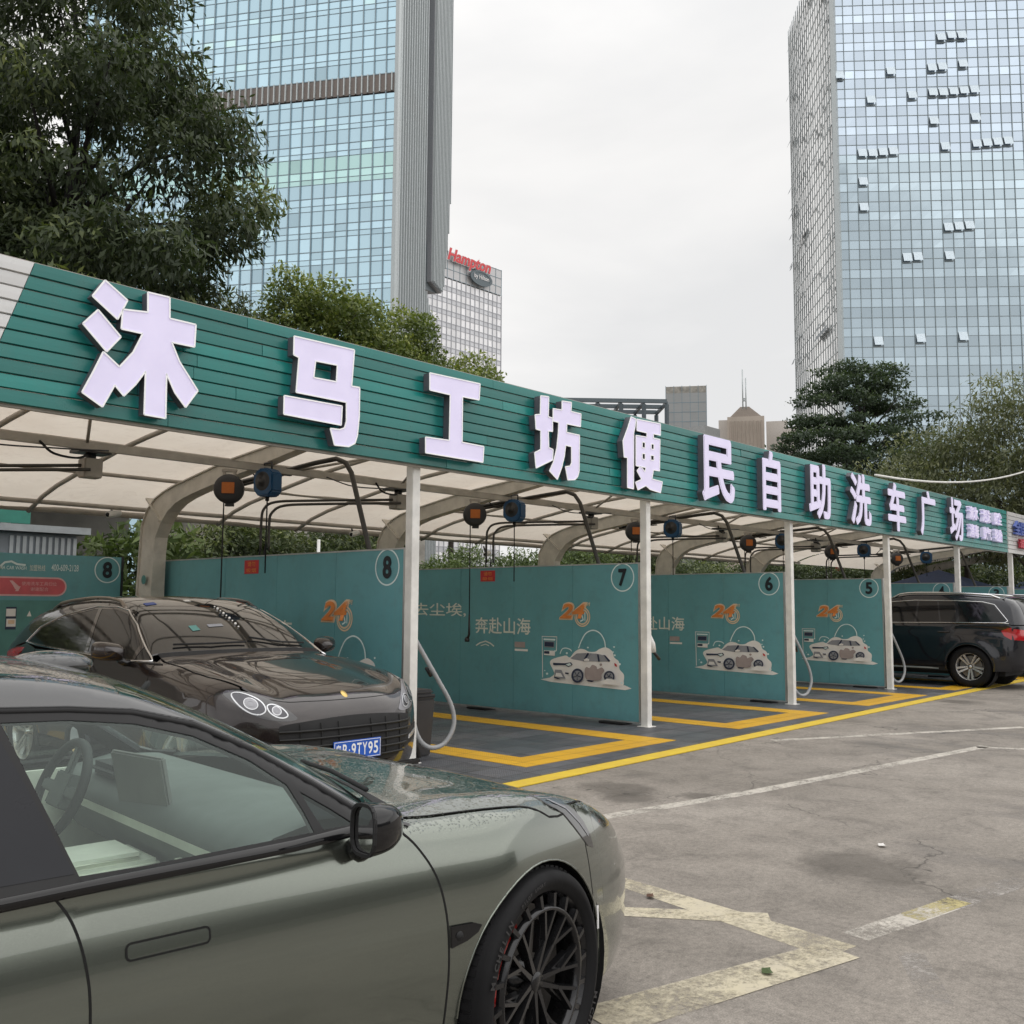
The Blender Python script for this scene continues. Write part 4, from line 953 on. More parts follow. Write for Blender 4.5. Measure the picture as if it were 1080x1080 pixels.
def paintmat(name, col, metal=.6, rough=.32, coat=1.0, flake=.25, wet=0, coatr=.02):
    t = NT(name); co = t.co('Object')
    fl = t.n('ShaderNodeTexNoise', {'Scale': 700.0, 'Detail': 2.0, 'Vector': co}); c = t.mix(t.math('MULTIPLY', t.ramp((fl, 'Fac'), [(.4, 0.), (.7, 1.)]), flake), (*col, 1), (*[min(1, x*1.9) for x in col], 1))
    c = t.mix(t.math('MULTIPLY', t.ramp(t.noise(3, 8, .7, co), [(.5, 0.), (.8, 1.)]), .10), c, (.2, .19, .17, 1))
    kw = {}
    nm = t.bump(t.noise(1.1, 2, .4, co), .02, .05)
    b = t.pbr(c, rough, metal, coat=coat, coatr=coatr, normal=nm)
    if wet:
        # rain beads on the surfaces that face up
        v = t.n('ShaderNodeTexVoronoi', {'Vector': co, 'Scale': 95.0, 'Randomness': 1.0}); v2 = t.n('ShaderNodeTexVoronoi', {'Vector': co, 'Scale': 42.0, 'Randomness': 1.0})
        sz = t.math('MULTIPLY', t.noise(9, 3, .6, co), .75)
        d1 = t.ramp(t.math('DIVIDE', (v, 'Distance'), sz), [(.5, 1.), (1.0, 0.)]); d2 = t.ramp(t.math('DIVIDE', (v2, 'Distance'), sz), [(.35, 1.), (.75, 0.)])
        h = t.math('MAXIMUM', d1, d2); g = t.n('ShaderNodeNewGeometry'); s = t.n('ShaderNodeSeparateXYZ', {0: (g, 'Normal')})
        up = t.ramp((s, 'Z'), [(.55, 0.), (.85, 1.)]); h = t.math('MULTIPLY', h, up)
        bn = t.n('ShaderNodeBump', {'Height': h, 'Strength': .9*wet, 'Distance': .004, 'Normal': (t.t.nodes['Bump'], 0)}); t.set(b, 'Coat Normal', (bn, 0)); t.set(b, 'Normal', (bn, 0))
    return t.done(b)
M['paint_olive'] = paintmat('olive_grey_paint', (.172, .190, .164), .85, .16, wet=.9)
M['paint_black_wet'] = paintmat('wet_black_paint', (.016, .017, .018), .2, .2, wet=1.0)
M['paint_rail'] = paintmat('dark_rail_paint', (.055, .056, .058), .6, .16)
M['paint_brown'] = paintmat('dark_brown_paint', (.020, .0145, .014), .35, .2, flake=.4)
M['paint_black'] = paintmat('black_blue_paint', (.008, .009, .014), .4, .2)
M['seam'] = mat('panel_gap', (.004, .004, .004), .9)
M['tyre'] = mat('tyre_rubber', (.010, .010, .011), .7, spec=.2, bump=.15, bs=90, var=.2)
M['tyre_text'] = mat('tyre_letter', (.03, .03, .032), .45)
M['rim_black'] = mat('black_rim', (.022, .022, .024), .25, metal=.6, coat=.4)
M['rim_silver'] = mat('silver_rim', (.60, .60, .60), .28, metal=.8)
M['disc_steel'] = mat('brake_disc', (.20, .19, .18), .4, metal=.9)
M['caliper_red'] = mat('red_caliper', (.42, .015, .012), .35, coat=.6)
M['lamp_glass'] = glassmat('lamp_glass', (.85, .88, .9), .06)
M['lamp_inside'] = mat('lamp_inside', (.30, .30, .32), .35, metal=.6)
M['lamp_deep'] = mat('lamp_deep', (.10, .10, .11), .12, metal=.5); M['lamp_bright'] = mat('lamp_reflector', (.62, .63, .65), .25, metal=.7)
M['mirror_glass'] = mat('mirror_glass', (.8, .8, .8), .03, metal=1, var=0)
M['cabin_dark'] = mat('cabin_dark', (.02, .022, .022), .7); M['cabin_cream'] = mat('cabin_pale', (.78, .80, .70), .7); M['cabin_grey'] = mat('cabin_grey', (.13, .145, .14), .7)
M['plate_blue'] = mat('plate_blue', (.015, .10, .50), .35, var=.04); M['plate_white'] = mat('plate_white', (.85, .85, .85), .4, var=.02)
def wheel(parent, x, side, hw, r, rr, wid, kind, steer=0, text=None):
    """wheel mesh = rim barrel and hub; tyre, spokes, disc and caliper are its sub-parts"""
    yo = side*hw
    A = Matrix.Translation((x, yo, r)) @ Matrix.Rotation(steer, 4, 'Z') @ Matrix.Rotation(R(-90*side), 4, 'X')      # local z = outward
    mtr = M['rim_black'] if kind == 'mesh' else (M['rim_silver'])
    mb = MB(); mb.lathe([(rr*1.01, -.004), (rr*1.0, -.012), (rr*.955, -.02), (rr*.93, -.04), (rr*.90, -.12), (rr*.90, -wid+.02)], A, 64)
    mb.lathe([(0, -.030), (.028, -.030), (.032, -.036), (.034, -.06), (.06, -.07), (.075, -.10)], A, 24); w = mb.build('wheel', mtr, parent, local=True)
    mb = MB(); s = r-rr
    mb.lathe([(rr*.985, -.012), (rr+.006, .002), (rr+.018, .004), (rr+s*.35, .010), (rr+s*.62, .006), (rr+s*.84, -.006), (r-.010, -.022), (r-.001, -.040), (r, -.06), (r, -wid+.045), (r-.01, -wid+.012), (rr+.02, -wid), (rr*.9, -wid+.01)], A, 72)
    for i in range(72):     # tread blocks across the shoulder
        a = 2*math.pi*i/72; c_, s_ = math.cos(a), math.sin(a); B = A @ Matrix.Rotation(a, 4, 'Z')
        mb.box((r-.012, -.012, -.075), (r+.0035, .008, -.036), 0, B); mb.box((r-.006, -.012, -wid+.04), (r+.0035, .008, -wid*.62), 0, B); mb.box((r-.006, -.004, -wid*.58), (r+.0035, .016, -.088), 0, B)
    ty = mb.build('tyre', M['tyre'], w, local=True)
    if text:
        for (wd, a0, a1, rad, hgt) in text:
            tb = MB(); n = len(wd)
            for i, ch in enumerate(wd):
                if ch == ' ': continue
                a = a0+(a1-a0)*(i+.5)/n; me = text_mesh(ch, .03, .0, 0); v = np.empty(len(me.vertices)*3); me.vertices.foreach_get('co', v); v = v.reshape(-1, 3)
                v[:, 0] -= (v[:, 0].min()+v[:, 0].max())/2; v[:, :2] *= hgt/.73
                T = A @ Matrix.Rotation(a, 4, 'Z') @ Matrix.Translation((0, rad, .0128)); 
                tb.add([T @ Vector(p) for p in v], [tuple(p.vertices) for p in me.polygons])
            if len(tb.v): tb.build('lettering', M['tyre_text'], ty, local=True)
    mb = MB()
    if kind == 'mesh':
        def sp(a0, r0, a1, r1, w0, w1, z0, z1):
            p = Vector((math.cos(a0)*r0, math.sin(a0)*r0, z0)); q = Vector((math.cos(a1)*r1, math.sin(a1)*r1, z1)); d = (q-p).normalized(); n = Vector((-d.y, d.x, 0)).normalized()
            vs = []
            for P_, w_ in ((p, w0), (q, w1)):
                vs += [P_+n*w_/2-Vector((0, 0, .022)), P_+n*w_*.28, P_-n*w_*.28, P_-n*w_/2-Vector((0, 0, .022))]
            mb.add([A @ v for v in vs], [(0, 4, 5, 1), (1, 5, 6, 2), (2, 6, 7, 3), (3, 2, 1, 0)][:3], 0)
        ri = rr*.80
        for i in range(10):
            a = 2*math.pi*i/10+.12; g = 2*math.pi/40*.92; sk = .10 if i % 2 else -.10
            sp(a, .03, a+sk, rr*.46, .030, .020, -.034, -.022)
            for q in (-1, 1): sp(a+sk, rr*.45, a+q*g*1.02, ri, .020, .018, -.022, -.008); sp(a+sk*.6, rr*.30, a+q*g*.9+sk*.2, rr*.66, .014, .009, -.04, -.03)
        mb.lathe([(ri-.008, -.03), (ri-.006, -.006), (ri+.004, -.004), (ri+.008, -.03)], A, 64)
        for i in range(20):
            a = 2*math.pi*i/20+.03; sp(a, ri, a+.03, rr*.965, .022, .028, -.006, -.008)
    else:
        for i in range(5):
            for q in (-1, 1):
                a = 2*math.pi*i/5+math.pi/2; a0 = a+q*.30; a1 = a+q*.17
                p = Vector((math.cos(a0)*.05, math.sin(a0)*.05, -.045)); e = Vector((math.cos(a1)*rr*.95, math.sin(a1)*rr*.95, -.016)); d = (e-p).normalized(); n = Vector((-d.y, d.x, 0)).normalized(); vs = []
                for P_, w_ in ((p, .034), (e, .05)): vs += [P_+n*w_/2-Vector((0, 0, .03)), P_+n*w_*.36, P_-n*w_*.36, P_-n*w_/2-Vector((0, 0, .03))]
                mb.add([A @ v for v in vs], [(0, 4, 5, 1), (1, 5, 6, 2), (2, 6, 7, 3)], 0)
    mb.build('spokes', mtr, w, local=True)
    mb = MB(); mb.lathe([(.05, -.10), (rr*.80, -.10), (rr*.80, -.125), (.05, -.125)], A, 40, smooth=False); mb.build('brake_disc', M['disc_steel'], w, local=True)
    if kind == 'mesh':
        mb = MB(); n = 10; a0 = R(150) if side < 0 else R(30); vs = []
        for i in range(n+1):
            a = a0+(i/n-.5)*R(72)
            for r_, z in ((rr*.60, -.085), (rr*.60, -.055), (rr*.86, -.055), (rr*.86, -.085)): vs.append(A @ Vector((math.cos(a)*r_, math.sin(a)*r_, z)))
        mb.add(vs, [(i*4+j, i*4+(j+1) % 4, i*4+4+(j+1) % 4, i*4+4+j) for i in range(n) for j in range(4)]+[(0, 1, 2, 3), (n*4+3, n*4+2, n*4+1, n*4)]); mb.build('caliper', M['caliper_red'], w, local=True)
    return w
def liner(parent, x, side, hw, r):
    A = Matrix.Translation((x, side*(hw-.01), r*.96)) @ Matrix.Rotation(R(-90*side), 4, 'X')
    mb = MB(); mb.lathe([(r*1.12, -.10), (r*1.12, -.36), (.0, -.36)], A, 40); return mb.build('wheel_arch', M['black_matte'], parent, local=True)
def mirror_housing(parent, base, side, mt, w=.22, h=.15, d=.13, glassback=True):
    """rounded mirror pod on a short arm; x forward"""
    bx, by, bz = base; mb = MB()
    n, m = 20, 10; vs = []; fs = []
    for i in range(m+1):
        t = i/m; cx = bx-d*.5+d*t; k = math.sqrt(max(0, 1-(max(0, t-.0))**2.6)) if i else 1.0
        k = max(k, .02)
        for j in range(n):
            a = 2*math.pi*j/n; ca, sa = math.cos(a), math.sin(a); e = .62
            px = math.copysign(abs(ca)**e, ca)*w/2*k; pz = math.copysign(abs(sa)**e, sa)*h/2*k*(1-.18*(math.copysign(abs(ca)**e, ca)*side+1)/2*0)
            vs.append((cx+.025*(px*side)/(w/2)*-1, by+px, bz+pz+.012*(px*side)/(w/2)))
    for i in range(m):
        for j in range(n): a = i*n+j; b = i*n+(j+1) % n; fs.append((a, b, b+n, a+n))
    mb.add(vs, fs, 0, True); o = mb.build('door_mirror', mt, parent, local=True)
    g = MB(); idx = list(range(n)); c0 = np.mean([vs[i] for i in idx], axis=0)
    g.add([tuple(c0+(np.array(vs[i])-c0)*.86+np.array([.006, 0, 0])) for i in idx], [tuple(idx)]); g.build('mirror_glass', M['mirror_glass'], o, local=True)
    r_ = MB(); 
    for i in idx: r_.bar(tuple(c0+(np.array(vs[i])-c0)*.95), tuple(c0+(np.array(vs[(i+1) % n])-c0)*.95),   .009, .009)
    r_.build('mirror_frame', M['black_matte'], o, local=True)
    a = MB(); a.tube([(bx-.0, by-side*w*.32, bz-h*.42), (bx+.0, by-side*w*.55, bz-h*.62), (bx+.02, by-side*w*.95, bz-h*.62)], [.03, .028, .03], 10); a.build('mirror_arm', M['black_gloss'], o, local=True)
    return o
def vline(c, xs, m): return [(x, edge_y(c, x, m)) for x in xs]
def to(ax, Q): return [tuple(np.delete(q, ax)) for q in Q]
def shell(c, t, mats, h=.045, opts=None):
    """panels shared by every car; returns the Body"""
    B = Body(car_solid(c)); wb, wr = c['wb'], c['archr']; nb, npw = c['nosebow']; xf, xb = c['xf'], c['xb']; hx = c['hoodx']
    Ex = lambda y, o=0.: hx-c['hoodbow']*abs(y)**npw+o
    ys = c['hoody']; hl = c['hoodline']        # hood side line, (x, |y|) from the rear to the front
    for g_ in ('gap1', 'gap2', 'gap3'): c[g_] = [tuple(p) for p in curve_pts(c[g_], 6)]
    for sg in (-1, 1):
        # hood edge lifted from above, then used from the side
        ed = [(x, sg*y) for x, y in resample(hl, .05, False)]
        y0 = hl[-1][1]; yc = ys
        ed2 = [(Ex(y), sg*y) for y in np.linspace(y0, yc, 10)]
        Q, _, _ = B.lift(2, 1, ed+ed2); top = to(1, Q); top = [(x, z-.004) for x, z in top]
        bz = c['sill']; belt = c['belt']
        D1, D2, D3 = c['gap1'], c['gap2'], c['gap3']
        arch = [disc2((0, c['archz']), wr), disc2((-wb, c['archz']), wr)]
        xcorner = top[-1][0]
        fend = top+[(xcorner, z) for z in np.linspace(top[-1][1], c['fasciaz'], 8)[1:]]+[(x, c['fasciaz']+(bz-c['fasciaz'])*((xcorner-x)/(xcorner-.3))) for x in (xcorner-.05, .3)]+[(D1[-1][0], bz)]+D1[::-1][1:]
        panel(B, 1, sg, fend, 'fender', mats['paint'], t, [arch[0]], h=h*.8)
        dr = D1+[(D2[-1][0], bz+.07)]+D2[::-1][1:]
        d1 = [p for p in D1 if p[1] > bz+.075]+[(D1[-1][0], bz+.075)]; d2 = [p for p in D2 if p[1] > bz+.075]+[(D2[-1][0], bz+.075)]
        door = panel(B, 1, sg, d1+d2[::-1], 'front_door', mats['paint'], t, h=h)
        d3 = [p for p in D3 if p[1] > bz+.075]
        rdoor = panel(B, 1, sg, d2+d3[::-1] if d3[-1][1] < bz+.2 else d2+[(d3[-1][0], bz+.075)]+d3[::-1], 'rear_door', mats['paint'], t, [arch[1]], h=h)
        panel(B, 1, sg, [(D1[-1][0], bz+.075), (D1[-1][0], bz), (-wb+.2, bz), (-wb+.2, bz+.075)], 'sill', mats.get('sill', M['black_gloss']), t, [arch[1]], h=h)
        qt = [p for p in D3]+[(D3[-1][0], bz), (xb, bz+.03)]+[(xb, z) for z in np.linspace(bz+.05, c['tailz'], 6)]+c['tailline']
        panel(B, 1, sg, qt, 'quarter_panel', mats['paint'], t, [arch[1]], h=h)
        for L in (D1, D2, D3): ribbon(B, 1, sg, [p for p in L if np.hypot(p[0]+wb, p[1]-c['archz']) > wr], .006, 'seam', M['seam'], t, off=.0012)
        for a_ in arch:
            ribbon(B, 1, sg, [p for p in a_[:25] if p[1] > bz], .006, 'arch_lip', mats.get('lip', mats['paint']), t, off=.0, thick=.002)
        # greenhouse
        xs = c['edgex']; ed = vline(c, xs, c['edgem']); Q, _, _ = B.lift(2, 1, [(x, sg*y) for x, y in ed]); tp = to(1, Q)
        side = [(x, z-.003) for x, z in tp]+c.get('gate', [])[::-1]+c['belt'][::-1]
        glass = c['glass']
        panel(B, 1, sg, side, 'window_surround', mats['pillar'], t, [g for g, _ in glass], h=h*.8, rim=.02)
        for g, gm_ in glass: 
            panel(B, 1, sg, g, 'side_window', gm_, t, h=h*.8, off=-.003, rim=0)
        ribbon(B, 1, sg, [(p[0], p[1]) for p in c['belt']], c.get('beltw', .022), 'belt_trim', mats['belt'], t, thick=.006)
        if c.get('chrome'): ribbon(B, 1, sg, c['chrome'], .014, 'chrome_trim', mats['chromeline'], t, thick=.006, closed=c.get('chromeclosed', False))
        for x in (0, -wb): liner(t, x, sg, c['whw'], c['wr'])
    # roof, screens, hood
    xs = c['edgex']; ed = vline(c, xs, c['edgem']); xw0, xw1, xr1 = c['screen']       # screen base, header, rear header
    bowl = c['scrbow']
    def strip_(x0f, x1f, name, mt, hh=h, off=0, ins=0.0):
        # region between two cross curves, limited by the edge line
        xs_ = np.linspace(-1, 1, 15)
        def cross(xf_):
            out = []
            yl = edge_y(c, xf_(0), c['edgem']+ins)
            for _ in range(3): yl = edge_y(c, xf_(yl), c['edgem']+ins)
            return [(xf_(yl*s), yl*s) for s in xs_]
        a = cross(x0f); b = cross(x1f); sl = np.linspace(a[-1][0], b[-1][0], 12)[1:-1]
        R1 = [(x, edge_y(c, x, c['edgem']+ins)) for x in sl]; L1 = [(x, -edge_y(c, x, c['edgem']+ins)) for x in sl[::-1]]
        return panel(B, 2, 1, a+R1+b[::-1]+L1, name, mt, t, h=hh, off=off)
    strip_(lambda y: xw0-bowl*y*y, lambda y: xw1-bowl*.6*y*y, 'windscreen', mats['screen'], off=-.002)
    strip_(lambda y: xw1-.006-bowl*.6*y*y, lambda y: xr1, 'roof', mats['roof'])
    if c.get('gate'):
        zz = []
        for sg in (1, -1):
            Q, _, _ = B.lift(1, sg, c['gate']); zz.append(to(0, Q))
        yl = edge_y(c, xr1, c['edgem']); Q, _, _ = B.lift(2, 1, [(xr1-.004, v*yl) for v in np.linspace(1, -1, 11)]); hd_ = [(y, z-.002) for y, z in to(0, Q)]
        y0, z0 = zz[0][0]; gp_ = zz[0]+hd_+zz[1][::-1]
        tg = panel(B, 0, -1, gp_, 'tailgate', mats['paint'], t, h=h, start=-5.2)
        cz0 = z0+.12; cz1 = hd_[5][1]-.10; panel(B, 0, -1, [(-.60, cz0), (.60, cz0), (.56, cz1), (0, cz1+.03), (-.56, cz1)], 'rear_window', mats['rearglass'], tg, h=h, off=.003, rim=.004, start=-5.2)
    elif c.get('rearscreen'): strip_(lambda y: xr1-.006, lambda y: c['rearscreen'], 'rear_window', mats['rearglass'])
    # cowl and hood
    cb = lambda y: xw0+.004-bowl*y*y; hr = lambda y: c['hoodrear']-bowl*.9*y*y
    yy = np.linspace(-1, 1, 21); yh = hl[0][1]
    pl = [(cb(v*yh), v*yh) for v in yy]+[(hr(v*yh), v*yh) for v in yy[::-1]]
    panel(B, 2, 1, pl, 'cowl', M['black_matte'], t, h=h)
    hood = [(hr(v*yh), v*yh) for v in yy]+[(x, y) for x, y in resample(hl, .05, False)[1:]]
    hood += [(Ex(v), v) for v in np.linspace(hl[-1][1], -hl[-1][1], 31)[1:-1]]+[(x, -y) for x, y in resample(hl, .05, False)[::-1][:-1]]
    hd = panel(B, 2, 1, hood, 'hood', mats['hood'], t, h=h*.8)
    for sg in (-1, 1): ribbon(B, 2, 1, [(x, sg*y) for x, y in hl], .006, 'seam', M['seam'], t, off=.001)
    ribbon(B, 2, 1, [(Ex(v), v) for v in np.linspace(-hl[-1][1], hl[-1][1], 31)], .006, 'seam', M['seam'], t, off=.001)
    # fascia, looked at from the front
    up = [(Ex(v), v) for v in np.linspace(-ys, ys, 25)]; Q, _, _ = B.lift(2, 1, up); topl = [(y, z-.002) for y, z in to(0, Q)]
    xc = Ex(ys); zz = np.linspace(topl[-1][1], c['fasciaz'], 10)[1:]; Q, _, _ = B.lift(1, 1, [(xc, z) for z in zz]); rt_ = [(y, z) for y, z in to(0, Q)]
    fas = topl+rt_+[(-y, z) for y, z in rt_[::-1]]
    panel(B, 0, 1, fas, 'front_bumper', mats['paint'], t, h=h*.7, start=2.0)
    # tail
    Q, _, _ = B.lift(1, 1, [(xb, z) for z in np.linspace(c['tailz'], c['sill']+.05, 10)]); rt_ = [(y, z) for y, z in to(0, Q)]
    tl = [(y, z) for y, z in [(-rt_[0][0], rt_[0][1])]+[(v*rt_[0][0], rt_[0][1]+.0) for v in np.linspace(-.9, .9, 9)]]+rt_+[(-y, z) for y, z in rt_[::-1][:-1]]
    panel(B, 0, -1, tl, 'rear_bumper', mats['paint'], t, h=h, start=-5.2)
    if c.get('deck'):
        panel(B, 2, 1, c['deck'], 'boot_lid', mats['paint'], t, h=h)
    # dark underbody
    mb = MB(); mb.box((-wb-.55, -.62, c['bottom']-.02), (.55, .62, c['bottom']+.16)); mb.build('underbody', M['black_matte'], t, local=True)
    return B
# ================================================================== near car: olive grey low saloon
HD = R(-5); tA = np.array([math.cos(HD), math.sin(HD), 0]); nA = np.array([-math.sin(HD), math.cos(HD), 0]); OA = np.array([2.528, 3.014, 0])
ca = thing('parked_car', 'olive grey low saloon with rain drops on its black roof, nearest at the lower left', 'car', tuple(OA), HD)
CA = dict(wb=3.0, wr=.352, archr=.372, archz=.352, whw=.95, bottom=.17, sill=.19, k=.028, k2=.022, crown=.045, crest=.022,
    top=[(-4.2, .80), (-4.0, .98), (-3.4, 1.04), (-2.5, .97), (-.6, .955), (-.4, .945), (-.2, .935), (0, .922), (.2, .892), (.4, .842), (.6, .77), (.75, .70), (.88, .60), (.98, .45)],
    cab=[(-3.9, .95), (-3.6, 1.05), (-3.3, 1.14), (-2.8, 1.28), (-2.3, 1.37), (-1.9, 1.405), (-1.6, 1.402), (-1.39, 1.388), (-1.18, 1.345), (-1.0, 1.28), (-.8, 1.185), (-.6, 1.08), (-.4, .965), (-.2, .85), (0, .72)],
    plan=[(-4.1, .80), (-3.7, .92), (-3.3, .975), (-3, .985), (-2.5, .968), (-2, .958), (-1.2, .955), (-.7, .962), (-.4, .97), (0, .985), (.3, .965), (.6, .93), (1, .9)],
    side=[(.1, .10), (.2, .055), (.3, .025), (.4, .010), (.52, 0), (.62, .003), (.70, .012), (.78, .026), (.86, .045), (.93, .066), (1.1, .12), (1.4, .3)],
    nose=[(.1, .82), (.2, .90), (.35, .95), (.5, .955), (.6, .93), (.7, .88), (.8, .80), (.95, .6), (1.3, .0)], tail=[(.1, -3.9), (.5, -4.03), (.9, -4.02), (1.0, -3.98), (1.4, -3.6)],
    nosebow=(1.16, 3.77), tailbow=(.35, 3.5), bow=.22, rbow=.10, xm=-1.9, cabw=.908, cabslope=.50, beltz=.93, cabcurve=.12,
    hoodx=.70, hoodbow=1.10, hoody=.70, hoodline=[(-.56, .815), (-.4, .84), (-.2, .853), (0, .857), (.10, .855), (.16, .838), (.225, .812)], hoodrear=-.36,
    xf=.5, xb=-3.75, fasciaz=.22, tailz=.95, tailline=[(-3.6, .985), (-3.2, .985), (-2.9, .965), (-2.62, .945)],
    gap1=[(-.572, .923), (-.503, .852), (-.443, .748), (-.419, .597), (-.422, .347), (-.44, .19)], gap2=[(-1.508, .912), (-1.461, .842), (-1.432, .745), (-1.422, .621), (-1.43, .3), (-1.45, .19)], gap3=[(-2.50, .93), (-2.50, .80), (-2.58, .70), (-2.64, .60), (-2.62, .40), (-2.60, .19)],
    belt=[(-.50, .935), (-.70, .925), (-.9, .915), (-1.3, .909), (-1.62, .902), (-2.2, .915), (-2.6, .935), (-2.9, .955)], beltw=.030,
    edgex=list(np.linspace(-.50, -1.9, 16))+[-2.2, -2.5, -2.8, -3.1, -3.3], edgem=.045, screen=(-.40, -1.22, -2.9), scrbow=.20, rearscreen=-3.55,
    deck=[(-3.56, -.62), (-3.56, .62), (-3.75, .72), (-3.93, .70), (-3.97, .4), (-4.0, 0), (-3.97, -.4), (-3.93, -.70), (-3.75, -.72)],
    glass=[])
gA1 = [(-1.442, .932), (-1.30, .930), (-1.07, .934), (-.89, .938), (-.915, .975), (-.98, 1.085), (-1.06, 1.165), (-1.16, 1.215), (-1.27, 1.243), (-1.42, 1.262), (-1.575, 1.266)]
gA1b = [(-.87, .939), (-.715, .942), (-.82, 1.025), (-.945, 1.11), (-.925, 1.04)]
gA1 = [(-1.442, .932), (-1.30, .930), (-1.07, .934), (-.83, .938), (-.845, .985), (-.878, 1.06), (-.97, 1.13), (-1.115, 1.203), (-1.26, 1.243), (-1.42, 1.263), (-1.575, 1.268)]
gA1b = [(-.80, .939), (-.70, .941), (-.76, .985), (-.845, 1.04), (-.825, .99)]
gA2 = [(-1.66, .935), (-1.80, 1.27), (-2.1, 1.262), (-2.4, 1.225), (-2.7, 1.14), (-2.88, 1.04), (-2.75, .975), (-2.3, .945)]
M['glass_mild'] = glassmat('clear_green_glass', (.84, .93, .89), .05)
CA['glass'] = [(gA1, M['glass_mild']), (gA1b, M['glass_dark']), (gA2, M['glass_dark'])]
BA = shell(CA, ca, dict(paint=M['paint_olive'], hood=M['paint_olive'], pillar=mat('seal_black', (.012, .012, .013), .3, spec=.3), belt=M['black_gloss'], screen=M['glass_mild'], roof=M['paint_black_wet'], rearglass=M['black_gloss'], sill=M['black_gloss']), h=.04)
for sg in (-1, 1):
    # door handle: a flush oval outlined by its gap, B pillar cover, fender camera blade
    hdl = [(cx_+.012*math.cos(a), cz_+.012*math.sin(a)) for (cx_, cz_, a0_) in ((-1.152, .756, 0), (-1.330, .757, 90), (-1.330, .745, 180), (-1.152, .744, 270)) for a in [R(a0_+k_*18) for k_ in range(6)]]
    dr = [o for o in ca.children if o.name.startswith('front_door')][0 if sg < 0 else 1]
    panel(BA, 1, sg, hdl, 'handle', M['paint_olive'], dr, h=.02, off=.0015, rim=.003); ribbon(BA, 1, sg, hdl, .005, 'handle_gap', M['seam'], dr, off=.0019, closed=True)
    panel(BA, 1, sg, [(-1.452, .938), (-1.60, 1.275), (-1.79, 1.278), (-1.652, .938)], 'door_pillar', mat('pillar_black', (.010, .011, .015), .3, spec=.3) if sg < 0 else M['black_gloss'], ca, h=.03, off=.002, rim=.004)
    cp = panel(BA, 1, sg, [(-.412, .622), (-.33, .617), (-.300, .606), (-.315, .588), (-.355, .572), (-.412, .562)], 'side_camera', M['black_gloss'], ca, h=.02, off=.008, rim=.012)
    mb = MB(); q = BA.lift(1, sg, [(-.385, .592)], off=.008)[0][0]; mb.lathe([(0, .006), (.010, .006), (.013, .0)], Matrix.Translation(tuple(q)) @ Matrix.Rotation(R(-90*sg), 4, 'X'), 16); mb.build('camera_lens', M['black_matte'], cp, local=True)
    # headlight lens
    hlp = [(.085, .905), (.16, .893), (.23, .868), (.29, .83), (.335, .785), (.365, .735), (.372, .69), (.33, .705), (.27, .765), (.20, .835), (.12, .878)]
    lp = panel(BA, 1, sg, hlp, 'headlight', mat('headlight_smoke', (.02, .022, .023), .08, coat=1) if sg < 0 else M['black_gloss'], ca, h=.02, off=.003, rim=.004)
    ribbon(BA, 1, sg, [(.14, .885), (.23, .845), (.30, .785), (.345, .735)], .008, 'light_bar', M['lamp_inside'], lp, off=.0045)
    ribbon(BA, 1, sg, [(.31, .84), (.315, .70), (.325, .55), (.33, .40), (.30, .28)], .004, 'seam', M['seam'], ca, off=.001)
    # air slot and reflector ahead of the wheel
    panel(BA, 1, sg, [(.352, .50), (.364, .50), (.368, .42), (.358, .42)], 'side_reflector', M['plate_white'], ca, h=.02, off=.003, rim=.003)
    # door crease
    # painted rail above the window seal
    xs_ = CA['edgex'][:17]; Qr, _, _ = BA.lift(2, 1, [(x, sg*edge_y(CA, x, CA['edgem'])) for x in xs_]); tp_ = [(x, z-.004) for x, z in to(1, Qr)]
    panel(BA, 1, sg, [(-.56, .935), (-.66, .968), (-.78, 1.052), (-.945, 1.158), (-1.10, 1.234), (-1.26, 1.276), (-1.42, 1.293), (-1.60, 1.301), (-1.9, 1.301), (-2.2, 1.30)]+tp_[::-1], 'roof_rail', M['paint_rail'], ca, h=.025, off=.006, rim=.008)
    ribbon(BA, 1, sg, [(-.66, .962), (-.78, 1.045), (-.945, 1.152), (-1.10, 1.228), (-1.26, 1.27), (-1.42, 1.287), (-1.60, 1.295), (-1.9, 1.295)], .014, 'window_seal', M['black_matte'], ca, off=.001, thick=.003)
TXT = [('MICHELIN', R(76), R(40), .310, .022), ('PILOT SPORT', R(30), R(4), .312, .011), ('MICHELIN', R(250), R(214), .310, .022)]
for sg in (-1, 1):
    for x, st in ((0, R(13)), (-3.0, 0)):
        wheel(ca, x, sg, .945 if x == 0 else .955, .352, .283, .245, 'mesh', st if x == 0 else 0, TXT if sg < 0 else None)
# mirrors
for sg in (-1, 1):
    mm = mirror_housing(ca, (-.725, sg*1.060, .965), sg, M['black_gloss'], w=.185, h=.135, d=.12)
# roof lidar hump, wipers, scoop
q = BA.lift(2, 1, [(-1.25, 0.0)])[0][0]
mb = MB(); mb.sphere((q[0], 0, q[2]-.008), 1, 20, sc=(.13, .11, .046)); mb.build('roof_sensor', M['paint_black_wet'], ca, local=True)
for y0, y1 in ((.62, .05), (-.05, -.60)):
    P = BA.lift(2, 1, [(-.40-.2*y0*y0+.02, y0), (-.43-.1*y0*y0*.5, (y0+y1)/2), (-.47, y1)], off=.02)[0]; mb = MB(); mb.tube([tuple(p) for p in P], .008, 6); mb.build('wiper', M['black_matte'], ca, local=True)
